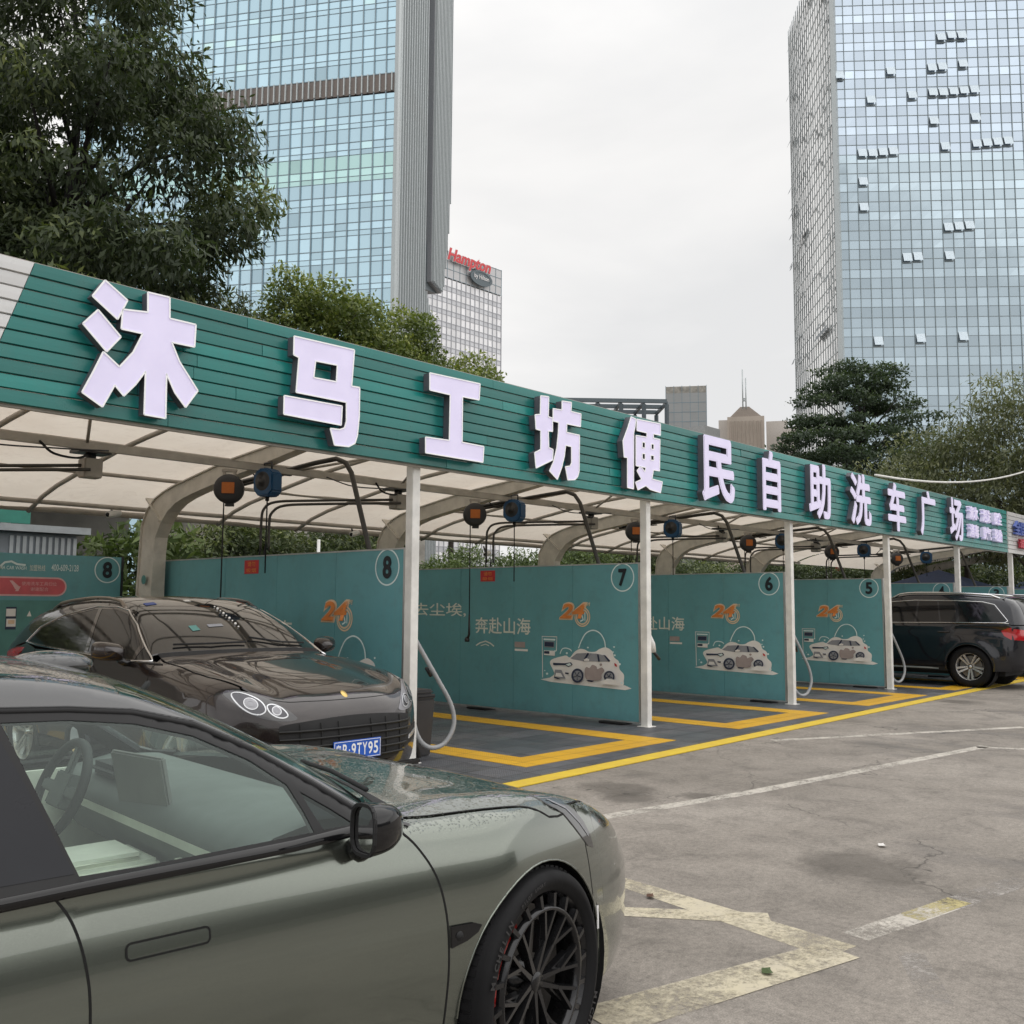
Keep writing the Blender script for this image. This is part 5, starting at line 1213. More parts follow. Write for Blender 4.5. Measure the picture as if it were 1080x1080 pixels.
# cabin inside
def loc_part(mb, name, mt, par, bev=0): return mb.build(name, mt, par, local=True, bevel=bev)
mb = MB(); mb.box((-3.2, -.72, .30), (-.45, .72, .34)); mb.box((-.62, -.72, .3), (-.55, .72, .90)); loc_part(mb, 'cabin_floor', M['cabin_dark'], ca)
mb = MB(); vs = []; P = [(-.40, .86), (-.55, .93), (-.75, .945), (-.90, .915), (-.96, .86), (-.94, .78), (-.86, .68)]
for y in (-.80, .80): vs += [(x, y, z) for x, z in P]
mb.add(vs, [(i, i+1, i+8, i+7) for i in range(6)], 0, True); loc_part(mb, 'dashboard', M['cabin_grey'], ca)
mb = MB(); mb.box((-.955, -.78, .80), (-.90, .78, .855)); mb.box((-.97, -.78, .70), (-.92, -.30, .78)); loc_part(mb, 'dash_panel', M['cabin_cream'], ca, .012)
mb = MB(); mb.box((-1.75, -.13, .40), (-.92, .13, .74)); mb.box((-1.30, -.115, .74), (-.97, .115, .765)); loc_part(mb, 'centre_console', M['cabin_cream'], ca, .02)
A_ = Matrix.Translation((-.93, .02, .94)) @ Matrix.Rotation(R(-12), 4, 'Y') @ Matrix.Rotation(R(6), 4, 'Z')
mb = MB(); mb.box((-.010, -.17, -.115), (.010, .17, .115), 0, A_); scn = loc_part(mb, 'screen', mat('screen_grey', (.17, .17, .165), .4), ca, .006)
mb = MB(); mb.box((-.92, .24, .92), (-.74, .56, .965)); loc_part(mb, 'instrument_hood', M['cabin_dark'], ca, .02)
A_ = Matrix.Translation((-1.07, .39, .90)) @ Matrix.Rotation(R(-68), 4, 'Y')
mb = MB(); k = 36; ring = [A_ @ Vector((.165*math.cos(2*math.pi*i/k), .185*math.sin(2*math.pi*i/k), 0)) for i in range(k+1)]; mb.tube(ring, .017, 10, caps=False)
sw = loc_part(mb, 'steering_wheel', M['cabin_dark'], ca)
mb = MB(); mb.box((-.06, -.07, -.03), (.06, .07, .01), 0, A_)
for s_ in (-1, 1): mb.box((-.02, .06*s_, -.012), (.02, .17*s_, .008), 0, A_)
mb.box((.05, -.02, -.012), (.16, .02, .006), 0, A_); loc_part(mb, 'hub', M['cabin_grey'], sw, .006)
for sy in (-.40, .40):
    mb = MB(); A_ = Matrix.Translation((-1.78, sy, .62)) @ Matrix.Rotation(R(-18), 4, 'Y')
    mb.box((-.07, -.25, 0), (.07, .25, .50), 0, A_); mb.box((-.06, -.13, .53), (.05, .13, .70), 0, A_); mb.box((-1.75, sy-.25, .42), (-1.22, sy+.25, .58)); loc_part(mb, 'seat', M['cabin_cream'], ca, .035)
mb = MB(); mb.box((-2.75, -.6, .42), (-2.25, .6, .58)); mb.box((-2.80, -.6, .55), (-2.66, .6, 1.08)); loc_part(mb, 'rear_seat', M['cabin_cream'], ca, .035)
mb = MB(); mb.box((-1.0, -.12, 1.19), (-.97, .12, 1.25)); mb.tube([(-.97, 0, 1.24), (-.93, 0, 1.29)], .012, 6); loc_part(mb, 'inner_mirror', M['cabin_dark'], ca, .01)
# lining of the far doors so that the cabin reads as a room
for sg in (-1, 1):
    mb = MB(); mb.box((-3.0, sg*.84, .30), (-.55, sg*.86, .90)); loc_part(mb, 'door_lining', M['cabin_cream'] if sg > 0 else M['cabin_grey'], ca)
# ================================================================== dark brown crossover in the first bay
OB = (4.60, 6.65, 0)
cb_ = thing('parked_car', 'dark brown crossover with chrome window line and blue number plate in the first bay', 'car', OB, R(-90))
CB = dict(wb=2.807, wr=.36, archr=.385, archz=.36, whw=.94, bottom=.22, sill=.28, k=.035, k2=.04, crown=.06, crest=.03, dish=.012, flare=.018,
    top=[(-3.9, .9), (-3.7, 1.05), (-3.2, 1.13), (-2.5, 1.12), (-1.0, 1.14), (-.7, 1.145), (-.4, 1.115), (0, 1.06), (.3, 1.01), (.5, .965), (.65, .925), (.78, .87), (.86, .80), (.95, .6)],
    cab=[(-3.85, .95), (-3.68, 1.12), (-3.5, 1.30), (-3.3, 1.45), (-3.0, 1.54), (-2.6, 1.595), (-2.1, 1.62), (-1.8, 1.617), (-1.55, 1.595), (-1.3, 1.54), (-1.0, 1.43), (-.8, 1.335), (-.6, 1.225), (-.4, 1.10), (-.2, .96), (0, .8)],
    plan=[(-3.8, .84), (-3.4, .925), (-2.8, .958), (-2, .945), (-1, .94), (-.4, .95), (0, .96), (.4, .945), (.7, .92), (1, .9)],
    side=[(.2, .07), (.35, .03), (.5, .01), (.65, 0), (.8, .004), (.92, .02), (1.02, .045), (1.1, .07), (1.5, .3)],
    nose=[(.2, .80), (.35, .88), (.5, .905), (.65, .90), (.75, .885), (.85, .84), (.95, .74), (1.1, .5), (1.6, 0)], tail=[(.2, -3.65), (.6, -3.78), (.95, -3.76), (1.1, -3.70), (1.3, -3.58), (1.62, -3.2)],
    nosebow=(.50, 3.2), tailbow=(.40, 3.4), cabfront=-.1, bow=.20, rbow=.16, xm=-2.1, cabw=.895, cabslope=.46, beltz=1.10, cabcurve=.10,
    hoodx=.80, hoodbow=.50, hoody=.70, hoodline=[(-.58, .76), (-.3, .80), (0, .815), (.2, .80), (.38, .755), (.50, .72)], hoodrear=-.47, gate=[(-3.36, 1.06), (-3.34, 1.18), (-3.27, 1.32), (-3.15, 1.43), (-3.02, 1.50)],
    xf=.5, xb=-3.36, fasciaz=.30, tailz=1.05, tailline=[(-3.3, 1.09), (-3.1, 1.14), (-3.0, 1.165)],
    gap1=[(-.52, 1.07), (-.50, .95), (-.48, .75), (-.48, .5), (-.52, .28)], gap2=[(-1.70, 1.11), (-1.68, .95), (-1.66, .7), (-1.66, .28)], gap3=[(-2.75, 1.12), (-2.62, .98), (-2.45, .82), (-2.40, .60), (-2.42, .28)],
    belt=[(-.45, 1.075), (-.75, 1.080), (-1.6, 1.115), (-2.2, 1.13), (-2.7, 1.15), (-3.05, 1.172), (-3.2, 1.13)], beltw=.01,
    edgex=list(np.linspace(-.62, -2.1, 15))+[-2.4, -2.7, -2.95], edgem=.04, screen=(-.52, -1.52, -3.05), scrbow=.24, rearscreen=-3.58,
    glass=[([(-2.98, 1.185), (-2.86, 1.30), (-2.5, 1.415), (-1.98, 1.492), (-1.90, 1.492), (-1.72, 1.13), (-2.2, 1.145), (-2.7, 1.165)], M['black_gloss']),
           ([(-1.84, 1.495), (-1.55, 1.49), (-1.35, 1.455), (-1.08, 1.34), (-.86, 1.215), (-.84, 1.10), (-1.66, 1.128)], M['black_gloss']),
           ([(-.80, 1.20), (-.63, 1.105), (-.80, 1.10)], M['black_gloss'])],
    chrome=[(-.60, 1.095), (-.85, 1.232), (-1.10, 1.370), (-1.38, 1.485), (-1.58, 1.515), (-1.95, 1.517), (-2.5, 1.438), (-2.88, 1.318), (-3.02, 1.175), (-2.7, 1.150), (-2.2, 1.130), (-1.66, 1.112), (-.9, 1.085)], chromeclosed=True)
M['screen_dark'] = mat('dark_windscreen', (.014, .014, .014), .03, coat=1, var=.05)
BB = shell(CB, cb_, dict(paint=M['paint_brown'], hood=M['paint_brown'], pillar=M['paint_brown'], belt=M['black_gloss'], screen=M['screen_dark'], roof=M['paint_brown'], rearglass=M['black_gloss'], sill=M['black_matte'], chromeline=M['chrome']), h=.05)
for sg in (-1, 1):
    # lamps lie on the corner of the nose: seen from the front
    def LP(pts): return [(sg*a, b) for a, b in pts]
    # headlamp: smoked housing, rings, lens
    P = [(.475, .735), (.56, .725), (.68, .745), (.78, .80), (.835, .875), (.845, .915), (.80, .935), (.70, .915), (.60, .86), (.50, .775)]
    hl_ = panel(BB, 0, 1, LP(sm(P, 3)), 'headlight', mat('lamp_bowl', (.045, .045, .048), .12, coat=1) if sg < 0 else M['lamp_inside'], cb_, h=.02, off=.004, rim=.01, start=1.6)
    for (O_, I_, rr_) in (([(.665, .80), (.70, .775), (.75, .785), (.795, .83), (.815, .885), (.80, .915), (.755, .915), (.70, .885), (.668, .845)], (.735, .845), .036), ([(.535, .765), (.565, .748), (.61, .758), (.645, .79), (.648, .83), (.61, .838), (.56, .81)], (.60, .795), .027)):
        O_ = sm(O_, 4); bowl_ = panel(BB, 0, 1, LP(O_), 'reflector', M['lamp_deep'], hl_, h=.015, off=.006, rim=0, start=1.6)
        ribbon(BB, 0, 1, LP(O_), .009, 'light_guide', M['lamp_bright'], hl_, off=.008, start=1.6, closed=True, h=.012)
        panel(BB, 0, 1, LP(disc2(I_, rr_, 24)), 'projector', M['lamp_inside'], hl_, h=.015, off=.009, rim=0, start=1.6)
        ribbon(BB, 0, 1, LP(disc2(I_, rr_, 24)), .006, 'projector_ring', M['lamp_bright'], hl_, off=.0105, start=1.6, closed=True, h=.01)
        ribbon(BB, 0, 1, LP(disc2(I_, rr_*.5, 16)), .004, 'projector_ring', M['lamp_inside'], hl_, off=.0105, start=1.6, closed=True, h=.01)
    # roof rail
    mb = MB(); pts = []
    for x in np.linspace(-1.45, -2.9, 12):
        y = sg*(edge_y(CB, x, .04)); z = float(BB.lift(2, 1, [(x, y)])[0][0][2]); e = min(1, min(x+2.9, -1.45-x)/.12); pts.append((x, y, z-.004+.032*math.sqrt(max(0, e))))
    mb.tube(pts, .016, 8); mb.build('roof_rail', mat('bronze_rail', (.28, .24, .20), .3, metal=.6) if sg < 0 else M['paint_rail'], cb_, local=True)
    wheel(cb_, 0, sg, .93, .36, .255, .24, 'spoke'); wheel(cb_, -2.807, sg, .93, .36, .255, .24, 'spoke')
    mm = mirror_housing(cb_, (-.86, sg*1.045, 1.165), sg, M['paint_brown'], w=.22, h=.15, d=.17)
    g_ = [o for o in cb_.children if o.name.startswith('front_door')][0 if sg < 0 else 1]
    ribbon(BB, 1, sg, [(-1.60, .93), (-1.38, .925)], .03, 'handle', M['paint_brown'], g_, thick=.02)
    g_ = [o for o in cb_.children if o.name.startswith('rear_door')][0 if sg < 0 else 1]
    ribbon(BB, 1, sg, [(-2.56, .97), (-2.36, .955)], .03, 'handle', M['paint_brown'], g_, thick=.02)
    # tail lamp wraps round the corner
    panel(BB, 1, sg, [(-3.36, .98), (-3.355, 1.07), (-3.25, 1.10), (-3.12, 1.12), (-3.0, 1.125), (-3.05, 1.07), (-3.2, 1.0)], 'tail_light', M['red_lens'], cb_, h=.03, off=.006, rim=.01)
    panel(BB, 0, 1, LP([(.52, .44), (.80, .50), (.82, .60), (.70, .60), (.56, .55)]), 'side_intake', M['black_matte'], cb_, h=.03, off=.003, rim=.006, start=1.6)
    panel(BB, 0, 1, LP([(.60, .50), (.74, .535), (.745, .56), (.61, .53)]), 'fog_lamp', M['lamp_bright'], cb_, h=.02, off=.010, rim=.008, start=1.6)
# grille: one wide dark mouth with slats, the plate and the sensor bar
gp = [(-.50, .44), (-.35, .385), (.35, .385), (.50, .44), (.585, .56), (.60, .665), (.56, .70), (.3, .725), (0, .735), (-.3, .725), (-.56, .70), (-.60, .665), (-.585, .56)]
gr = panel(BB, 0, 1, sm(gp, 3), 'grille', M['black_matte'], cb_, h=.03, off=.003, rim=.01, start=1.6)
M['slat_black'] = mat('grille_black', (.012, .012, .012), .35, spec=.3)
for z in (.43, .485, .54, .595, .65):
    w_ = .50+.10*min(1, (z-.40)/.2); ribbon(BB, 0, 1, [(y, z) for y in np.linspace(-w_, w_, 14)], .016, 'grille_slat', M['slat_black'], gr, off=.004, thick=.014, start=1.6)
for y in (-.46, -.3, -.15, .15, .3, .46): ribbon(BB, 0, 1, [(y, .42), (y, .70)], .01, 'grille_bar', M['slat_black'], gr, off=.003, thick=.008, start=1.6)
xq = float(BB.lift(0, 1, [(0, .49)], 1.6)[0][0][0])
PMB = Matrix(((0, 0, 1, xq+.026), (1, 0, 0, 0), (0, 1, 0, 0), (0, 0, 0, 1)))
mb = MB(); mb.box((-.22, .42, -.006), (.22, .56, .0), 0, PMB); pb = mb.build('number_plate', M['plate_blue'], cb_, local=True, bevel=.002)
def ltext(s, Mx, x0, x1, z0, z1, name, mt, parent, **k):
    o = put_text(s, WM(parent) @ Mx, x0, x1, z0, z1, name, mt, parent, **k); return o
mb = MB()
for a, b in (((-.212, .428), (.212, .428)), ((-.212, .552), (.212, .552)), ((-.212, .428), (-.212, .552)), ((.212, .428), (.212, .552))): mb.bar(PMB @ Vector((*a, .001)), PMB @ Vector((*b, .001)), .0035, .0035)
mb.build('plate_border', M['plate_white'], pb, local=True)
for ch, a, b in (('粤', -.20, -.15), ('B', -.138, -.098), ('9', -.058, -.018), ('T', -.008, .034), ('Y', .044, .088), ('9', .098, .140), ('5', .150, .192)):
    ltext(ch, PMB, a, b, .445, .535, 'plate_character', M['plate_white'], pb, offset=.018, lift=.0012)
mb = MB(); mb.lathe([(0, .002), (.006, .002)], PMB @ Matrix.Translation((-.078, .49, 0)), 12); mb.build('plate_dot', M['plate_white'], pb, local=True)
mb = MB(); qb = BB.lift(2, 1, [(.755, 0)])[0][0]; 
mb.lathe([(0, .006), (.022, .006), (.030, .0)], Matrix.Translation((qb[0], 0, qb[2]+.002)) @ Matrix.Rotation(R(38), 4, 'Y') @ Matrix.Diagonal((1.3, .85, 1, 1)), 20); mb.build('badge', mat('gold_badge', (.62, .45, .16), .3, metal=.8), cb_, local=True)
mb = MB(); mb.box((xq+.005, -.62, .315), (xq+.035, .62, .36)); mb.build('lower_bar', M['rim_black'], cb_, local=True, bevel=.012)
# stickers and a charm behind the windscreen
for (x, y, w_, h_, m_, nm) in ((-1.40, -.46, .035, .05, 'print_blue', 'window_sticker'), (-.85, -.34, .04, .035, 'print_teal', 'window_sticker'), (-.86, -.14, .02, .07, 'print_grey', 'window_sticker'), (-1.42, -.10, .025, .03, 'print_foam', 'window_sticker')):
    panel(BB, 2, 1, [(x-w_, y-h_), (x+w_, y-h_), (x+w_, y+h_), (x-w_, y+h_)], nm, M[m_], cb_, h=.03, off=.002, rim=0)
cm = MB()
for i in range(9): q = BB.lift(2, 1, [(-1.22+.05*i, .06)], off=.006)[0][0]; cm.sphere(tuple(q), .008+.004*(i % 2), 8)
cm.build('hanging_charm', M['print_foam'], cb_, local=True)
for y0, y1 in ((.62, .05), (-.02, -.62)):
    Pw = BB.lift(2, 1, [(-.58-.2*y0*y0, y0), (-.60, (y0+y1)/2), (-.64-.1*y1*y1, y1)], off=.018)[0]; mb = MB(); mb.tube([tuple(p) for p in Pw], .009, 6); mb.build('wiper', M['black_matte'], cb_, local=True)
# ================================================================== black estate SUV tail out of the fifth bay
def big_suv(loc, rz, label):
    t = thing('parked_car', label, 'car', loc, rz)
    C = dict(wb=3.075, wr=.395, archr=.43, archz=.40, whw=.955, bottom=.24, sill=.30, k=.035, k2=.035, crown=.05, flare=.022,
        top=[(-4.2, .9), (-4.05, 1.1), (-3.2, 1.2), (-1.0, 1.22), (-.6, 1.2), (0, 1.14), (.4, 1.08), (.7, 1.0), (.85, .85), (.95, .6)],
        cab=[(-4.18, 1.05), (-4.05, 1.40), (-3.95, 1.62), (-3.80, 1.74), (-3.4, 1.80), (-2.6, 1.845), (-1.9, 1.85), (-1.5, 1.80), (-1.2, 1.66), (-.9, 1.45), (-.5, 1.15), (0, .8)],
        plan=[(-4.1, .86), (-3.7, .95), (-3, .975), (-2, .965), (-1, .96), (0, .97), (.5, .95), (1, .9)],
        side=[(.2, .06), (.4, .02), (.6, 0), (.95, .01), (1.1, .04), (1.2, .06), (1.8, .35)],
        nose=[(.2, .8), (.5, .9), (.9, .88), (1.05, .8), (1.4, .3), (1.8, 0)], tail=[(.2, -4.0), (.5, -4.12), (.9, -4.12), (1.2, -4.10), (1.5, -4.02), (1.85, -3.85)],
        nosebow=(.45, 3.2), tailbow=(.28, 3.6), bow=.2, rbow=.10, xm=-2.2, cabw=.93, cabslope=.36, beltz=1.2, cabcurve=.06,
        hoodx=.8, hoodbow=.45, hoody=.7, hoodline=[(-.6, .80), (0, .83), (.3, .80), (.5, .74)], hoodrear=-.6, xf=.5, xb=-3.84, fasciaz=.32, tailz=1.20, tailline=[(-3.8, 1.225), (-3.6, 1.235)], gate=[(-3.84, 1.22), (-3.84, 1.35), (-3.82, 1.48), (-3.78, 1.58), (-3.70, 1.66)],
        gap1=[(-.5, 1.2), (-.48, .8), (-.5, .3)], gap2=[(-1.62, 1.22), (-1.60, .8), (-1.62, .3)], gap3=[(-2.86, 1.22), (-2.80, 1.05), (-2.66, .85), (-2.62, .6), (-2.62, .3)],
        belt=[(-.5, 1.215), (-1.6, 1.225), (-2.8, 1.24), (-3.70, 1.25), (-3.80, 1.235)], beltw=.01,
        edgex=list(np.linspace(-.75, -2.2, 12))+[-2.6, -3.0, -3.4, -3.62], edgem=.05, screen=(-.75, -1.45, -3.66), scrbow=.2, rearscreen=-4.02,
        glass=[([(-1.50, 1.25), (-1.55, 1.655), (-2.05, 1.665), (-2.03, 1.26)], M['black_gloss']), ([(-2.07, 1.26), (-2.09, 1.665), (-2.44, 1.66), (-2.52, 1.262)], M['black_gloss']), ([(-2.55, 1.262), (-2.47, 1.66), (-2.76, 1.655), (-2.84, 1.265)], M['black_gloss']), ([(-2.90, 1.265), (-2.83, 1.652), (-3.30, 1.63), (-3.50, 1.58), (-3.74, 1.30), (-3.70, 1.275)], M['black_gloss']), ([(-.75, 1.24), (-1.0, 1.42), (-1.3, 1.60), (-1.47, 1.65), (-1.44, 1.25)], M['black_gloss'])],
        chrome=[(-.72, 1.225), (-1.0, 1.43), (-1.35, 1.64), (-2.0, 1.685), (-2.8, 1.678), (-3.3, 1.652), (-3.52, 1.60), (-3.78, 1.29), (-3.72, 1.250), (-2.8, 1.243), (-1.6, 1.228)], chromeclosed=True)
    B = shell(C, t, dict(paint=M['paint_black'], hood=M['paint_black'], pillar=M['paint_black'], belt=M['chrome'], screen=M['black_gloss'], roof=M['paint_black'], rearglass=M['black_gloss'], sill=M['black_matte'], chromeline=M['chrome']), h=.06)
    for sg in (-1, 1):
        wheel(t, 0, sg, .95, .395, .265, .27, 'spoke'); wheel(t, -3.075, sg, .95, .395, .265, .27, 'spoke')
        mb = MB(); pts = []
        for x in np.linspace(-1.5, -3.6, 14):
            y = sg*edge_y(C, x, .045); z = float(B.lift(2, 1, [(x, y)])[0][0][2]); e = min(1, min(x+3.6, -1.5-x)/.15); pts.append((x, y, z-.004+.045*math.sqrt(max(0, e))))
        mb.tube(pts, .019, 8); mb.build('roof_rail', M['chrome'], t, local=True)
        panel(B, 1, sg, [(-3.845, .93), (-3.845, 1.17), (-3.77, 1.15), (-3.66, 1.10), (-3.72, 1.0)], 'tail_light', M['red_lens'], t, h=.03, off=.008, rim=.012)
        mb = MB(); mb.box((-2.5, sg*.90-.05, .33), (-.5, sg*.90+.05, .36)); mb.build('running_board', M['alu'], t, local=True, bevel=.01)
        mirror_housing(t, (-.85, sg*1.07, 1.26), sg, M['paint_black'], w=.22, h=.17, d=.17)
        rd = [o for o in t.children if o.name.startswith('rear_door')][0 if sg < 0 else 1]; ribbon(B, 1, sg, [(-2.72, 1.06), (-2.50, 1.055)], .035, 'handle', M['paint_black'], rd, thick=.02)
    panel(B, 0, -1, [(-.90, .93), (-.60, .90), (-.60, 1.10), (-.90, 1.14)], 'tail_light', M['red_lens'], t, h=.04, off=.008, rim=.01, start=-5.2); panel(B, 0, -1, [(.90, .93), (.60, .90), (.60, 1.10), (.90, 1.14)], 'tail_light', M['red_lens'], t, h=.04, off=.008, rim=.01, start=-5.2)
    mb = MB(); mb.box((-4.16, -.26, .78), (-4.13, .26, .93)); mb.build('number_plate', M['plate_blue'], t, local=True)
    return t
s1 = big_suv((21.0, 9.3, .022), R(90), 'long black estate car with chrome window line, tail sticking out past partition 5')
s2 = copy_tree(s1); s2.location = (24.75, 9.05, .022); s2['label'] = 'black car one bay farther, only its rear seen at the right border'
# ------------------------------------------------------------------ towers
def pol(az, r): return np.array([r*math.cos(R(az)), r*math.sin(R(az))])
def facade(name, A, B, z0, z1, wbay, rows, colf, mt, parent, fh):
    """curtain wall between plan points A and B: one quad per pane, with its own colour and a slight tilt"""
    A = np.array(A); B = np.array(B); Ln = np.linalg.norm(B-A); u = (B-A)/Ln; n = np.array([u[1], -u[0]])
    if n @ (-A) < 0: n = -n
    nx = max(1, int(round(Ln/wbay))); vs = []; fs = []; cols = []
    zz = []; z = z0
    while z < z1:
        for k, h in enumerate(rows):
            if z+h*fh > z1: break
            zz.append((z, z+h*fh, k)); z += h*fh
        else: continue
        break
    for (a, b, k) in zz:
        for i in range(nx):
            p = A+u*Ln*i/nx; q = A+u*Ln*(i+1)/nx; t0, t1 = rnd.uniform(-.012, .012), rnd.uniform(-.012, .012); bi = len(vs)
            vs += [(p[0], p[1], a), (q[0]+n[0]*t0, q[1]+n[1]*t0, a), (q[0]+n[0]*t1, q[1]+n[1]*t1, b), (p[0], p[1], b)]
            fs.append((bi, bi+1, bi+2, bi+3)); cols += [colf(i, k, a, nx)]*4
    me = bpy.data.meshes.new(name); me.from_pydata(vs, [], fs); me.update(); lift_attr(me, np.array(cols, np.float32))
    o = link(name, me, mt, parent); return u, n, Ln, nx, zz
def mullions(name, A, u, n, Ln, nx, zz, z0, z1, wv, wh, dv, dh, mt, parent, hrows=None, vstep=1):
    mb = MB(); A = np.array(A)
    for i in range(0, nx+1, vstep):
        p = A+u*Ln*i/nx
        a = p-u*wv/2; b = p+u*wv/2; c = b+n*dv; d = a+n*dv
        mb.add([(a[0], a[1], z0), (b[0], b[1], z0), (c[0], c[1], z0), (d[0], d[1], z0), (a[0], a[1], z1), (b[0], b[1], z1), (c[0], c[1], z1), (d[0], d[1], z1)], [(0, 1, 5, 4), (1, 2, 6, 5), (2, 3, 7, 6), (3, 0, 4, 7)])
    q = A+u*Ln
    for (a, b, k) in zz:
        if hrows is None or k in hrows:
            c = A+n*dh; d = q+n*dh; w_ = wh*(1.5 if k == 0 else 1)
            mb.add([(A[0], A[1], a-w_/2), (q[0], q[1], a-w_/2), (d[0], d[1], a-w_/2), (c[0], c[1], a-w_/2), (A[0], A[1], a+w_/2), (q[0], q[1], a+w_/2), (d[0], d[1], a+w_/2), (c[0], c[1], a+w_/2)], [(0, 1, 2, 3), (2, 3, 7, 6), (4, 5, 6, 7)])
    return mb.build(name, mt, parent)
def panemat(name, metal, rough):
    t = NT(name); at = t.n('ShaderNodeAttribute', attribute_name='Col')
    nm = t.bump(t.noise(.05, 3, .5), .12, 1.0)
    return t.done(t.pbr((at, 'Color'), rough, metal, normal=nm))
M['pane'] = panemat('curtain_glass', .75, .10); M['pane_pale'] = panemat('pale_cladding', .15, .4)
M['mull_mid'] = mat('mullion_mid', (.27, .32, .34), .4, metal=.3); M['mull_blue'] = mat('mullion_blue', (.24, .31, .35), .4, metal=.4); M['mull_pale'] = mat('mullion_pale', (.50, .54, .55), .4, metal=.3); M['mull_soft'] = mat('mullion_soft', (.40, .41, .44), .5); M['mull_dark'] = mat('mullion_dark', (.10, .125, .14), .4, metal=.3)
M['roofcap'] = mat('roof_cap', (.3, .3, .3), .8)
def core(parent, pts, z0, z1, name='core', mt=None):
    mb = MB(); mb.prism([tuple(p) for p in pts], z0, z1, I4); mb.build(name, mt or M['roofcap'], parent)
# left glass tower
C0 = pol(49.58, 120); ud = np.array([-.507, .862]); vd = np.array([.862, .507])
lt = thing('office_tower', 'tall pale blue glass tower with a brown band, behind the big dark tree', 'tower', (C0[0], C0[1], 0))
E0 = C0+ud*46
BZ0, BZ1 = .5095*129.3+1.55+.2, .5301*129.3+1.55
def blue(i, k, a, nx):
    if a > 55 and a < 59: b = (.41, .60, .59)
    else: b = (.40, .55, .63)
    f = 1+.10*rnd.random()-.05
    if k == 0: f *= .93
    if k == 2: f *= 1.06
    if rnd.random() < .12: f *= 1.14
    if rnd.random() < .06: f *= .8
    g = .86+.2*min(1, max(0, (a-10)/90))
    return tuple(min(1, x*f*g*1.42) for x in b)
for nm, z0, z1 in (('glass_facade', 0, BZ0), ('glass_facade', BZ1, 118)):
    u, n, Ln, nx, zz = facade(nm, C0, E0, z0, z1, 1.62, (.52, .2, .28), blue, M['pane'], lt, 3.6)
    mullions('mullion_grid', C0, u, n, Ln, nx, zz, z0, z1, .13, .07, .2, .05, M['mull_blue'], lt)
M['brown_band'] = mat('brown_louvre', (.20, .17, .155), .6)
mb = MB(); a, b = C0, E0
mb.add([(a[0], a[1], BZ0), (b[0], b[1], BZ0), (b[0], b[1], BZ1), (a[0], a[1], BZ1)], [(0, 1, 2, 3)]); mb.build('brown_band', M['brown_band'], lt)
mullions('band_fins', C0, u, n, Ln, nx*2, [], BZ0, BZ1, .14, .05, .3, .05, M['mull_pale'], lt)
# side: pale fins, dark slot, outer leaf with cut-off foot
D1 = C0+vd*11.4; D2 = C0+vd*15.6; D3 = C0+vd*24.6
pale = lambda i, k, a, nx: tuple(x*f_ for f_ in [.95+.1*rnd.random()] for x in ((.30, .28, .27) if (BZ0-1 < a < BZ1-.5) else (.36, .38, .40)))
u, n, Ln, nx, zz = facade('fin_facade', C0, D1, 0, 118, 1.0, (1,), pale, M['pane_pale'], lt, 3.2)
mullions('fins', C0, u, n, Ln, nx, [], 0, 118, .22, .05, .45, .05, M['mull_pale'], lt)
mullions('fin_gaps', C0+vd*.5, u, n, Ln, nx, [], 0, 118, .2, .05, .04, .05, M['mull_dark'], lt)
dk = lambda i, k, a, nx: tuple(x*f_ for f_ in [.8+.5*rnd.random()] for x in (.13, .20, .23))
D1b = D1+ud*1.2; D2b = D2+ud*1.2
u, n, Ln, nx, zz = facade('slot_glass', D1b, D2b, 46, 118, 1.2, (.5, .5), dk, M['pane'], lt, 3.4)
mullions('slot_grid', D1b, u, n, Ln, nx, zz, 46, 118, .12, .08, .08, .08, M['mull_dark'], lt)
# outer leaf: tall sheet whose edge slants in below mid height
H1, H2, H3 = 64.0, 50.5, 46.0
Wt = lambda z: 24.2+(z-60)*.022 if z > 60 else 24.2-(60-z)*.25
mb = MB()
def leafpt(w_, z, o=0.0): p = C0+vd*w_+ud*o; return (p[0], p[1], z)
zs = [47.5, 52, 56, 60, 70, 85, 100, 118]
for z0, z1 in zip(zs[:-1], zs[1:]):
    lo = 15.6-(0 if z0 < 60 else 0)
    mb.add([leafpt(lo, z0), leafpt(Wt(z0), z0), leafpt(Wt(z1), z1), leafpt(lo, z1), leafpt(Wt(z0), z0, 14), leafpt(Wt(z1), z1, 14)], [(0, 1, 2, 3), (1, 4, 5, 2)])
mb.add([leafpt(15.6, 47.5), leafpt(15.6, 118), leafpt(15.6, 118, 14), leafpt(15.6, 47.5, 14)], [(0, 1, 2, 3)])
mb.add([leafpt(15.6, 51.5), leafpt(15.6, 47.5), leafpt(Wt(47.5), 47.5), leafpt(Wt(47.5), 47.5, 14), leafpt(15.6, 47.5, 14)], [(1, 2, 3, 4)])
mb.build('outer_leaf', M['pane_grey'] if 'pane_grey' in M else mat('leaf_cladding', (.28, .29, .31), .4, metal=.15), lt)
mb = MB()
for w_ in np.arange(16.0, 24.4, .75):
    top = 118; bot = 47.6
    while Wt(bot) < w_ and bot < 117: bot += .5
    p = C0+vd*w_; n2 = n; a = p-vd*.1; b = p+vd*.1; c = b+n*.4; d = a+n*.4
    mb.add([(a[0], a[1], bot), (b[0], b[1], bot), (c[0], c[1], bot), (d[0], d[1], bot), (a[0], a[1], top), (b[0], b[1], top), (c[0], c[1], top), (d[0], d[1], top)], [(0, 1, 5, 4), (1, 2, 6, 5), (2, 3, 7, 6), (3, 0, 4, 7)])
mb.build('fins', M['mull_pale'], lt)
mb = MB()
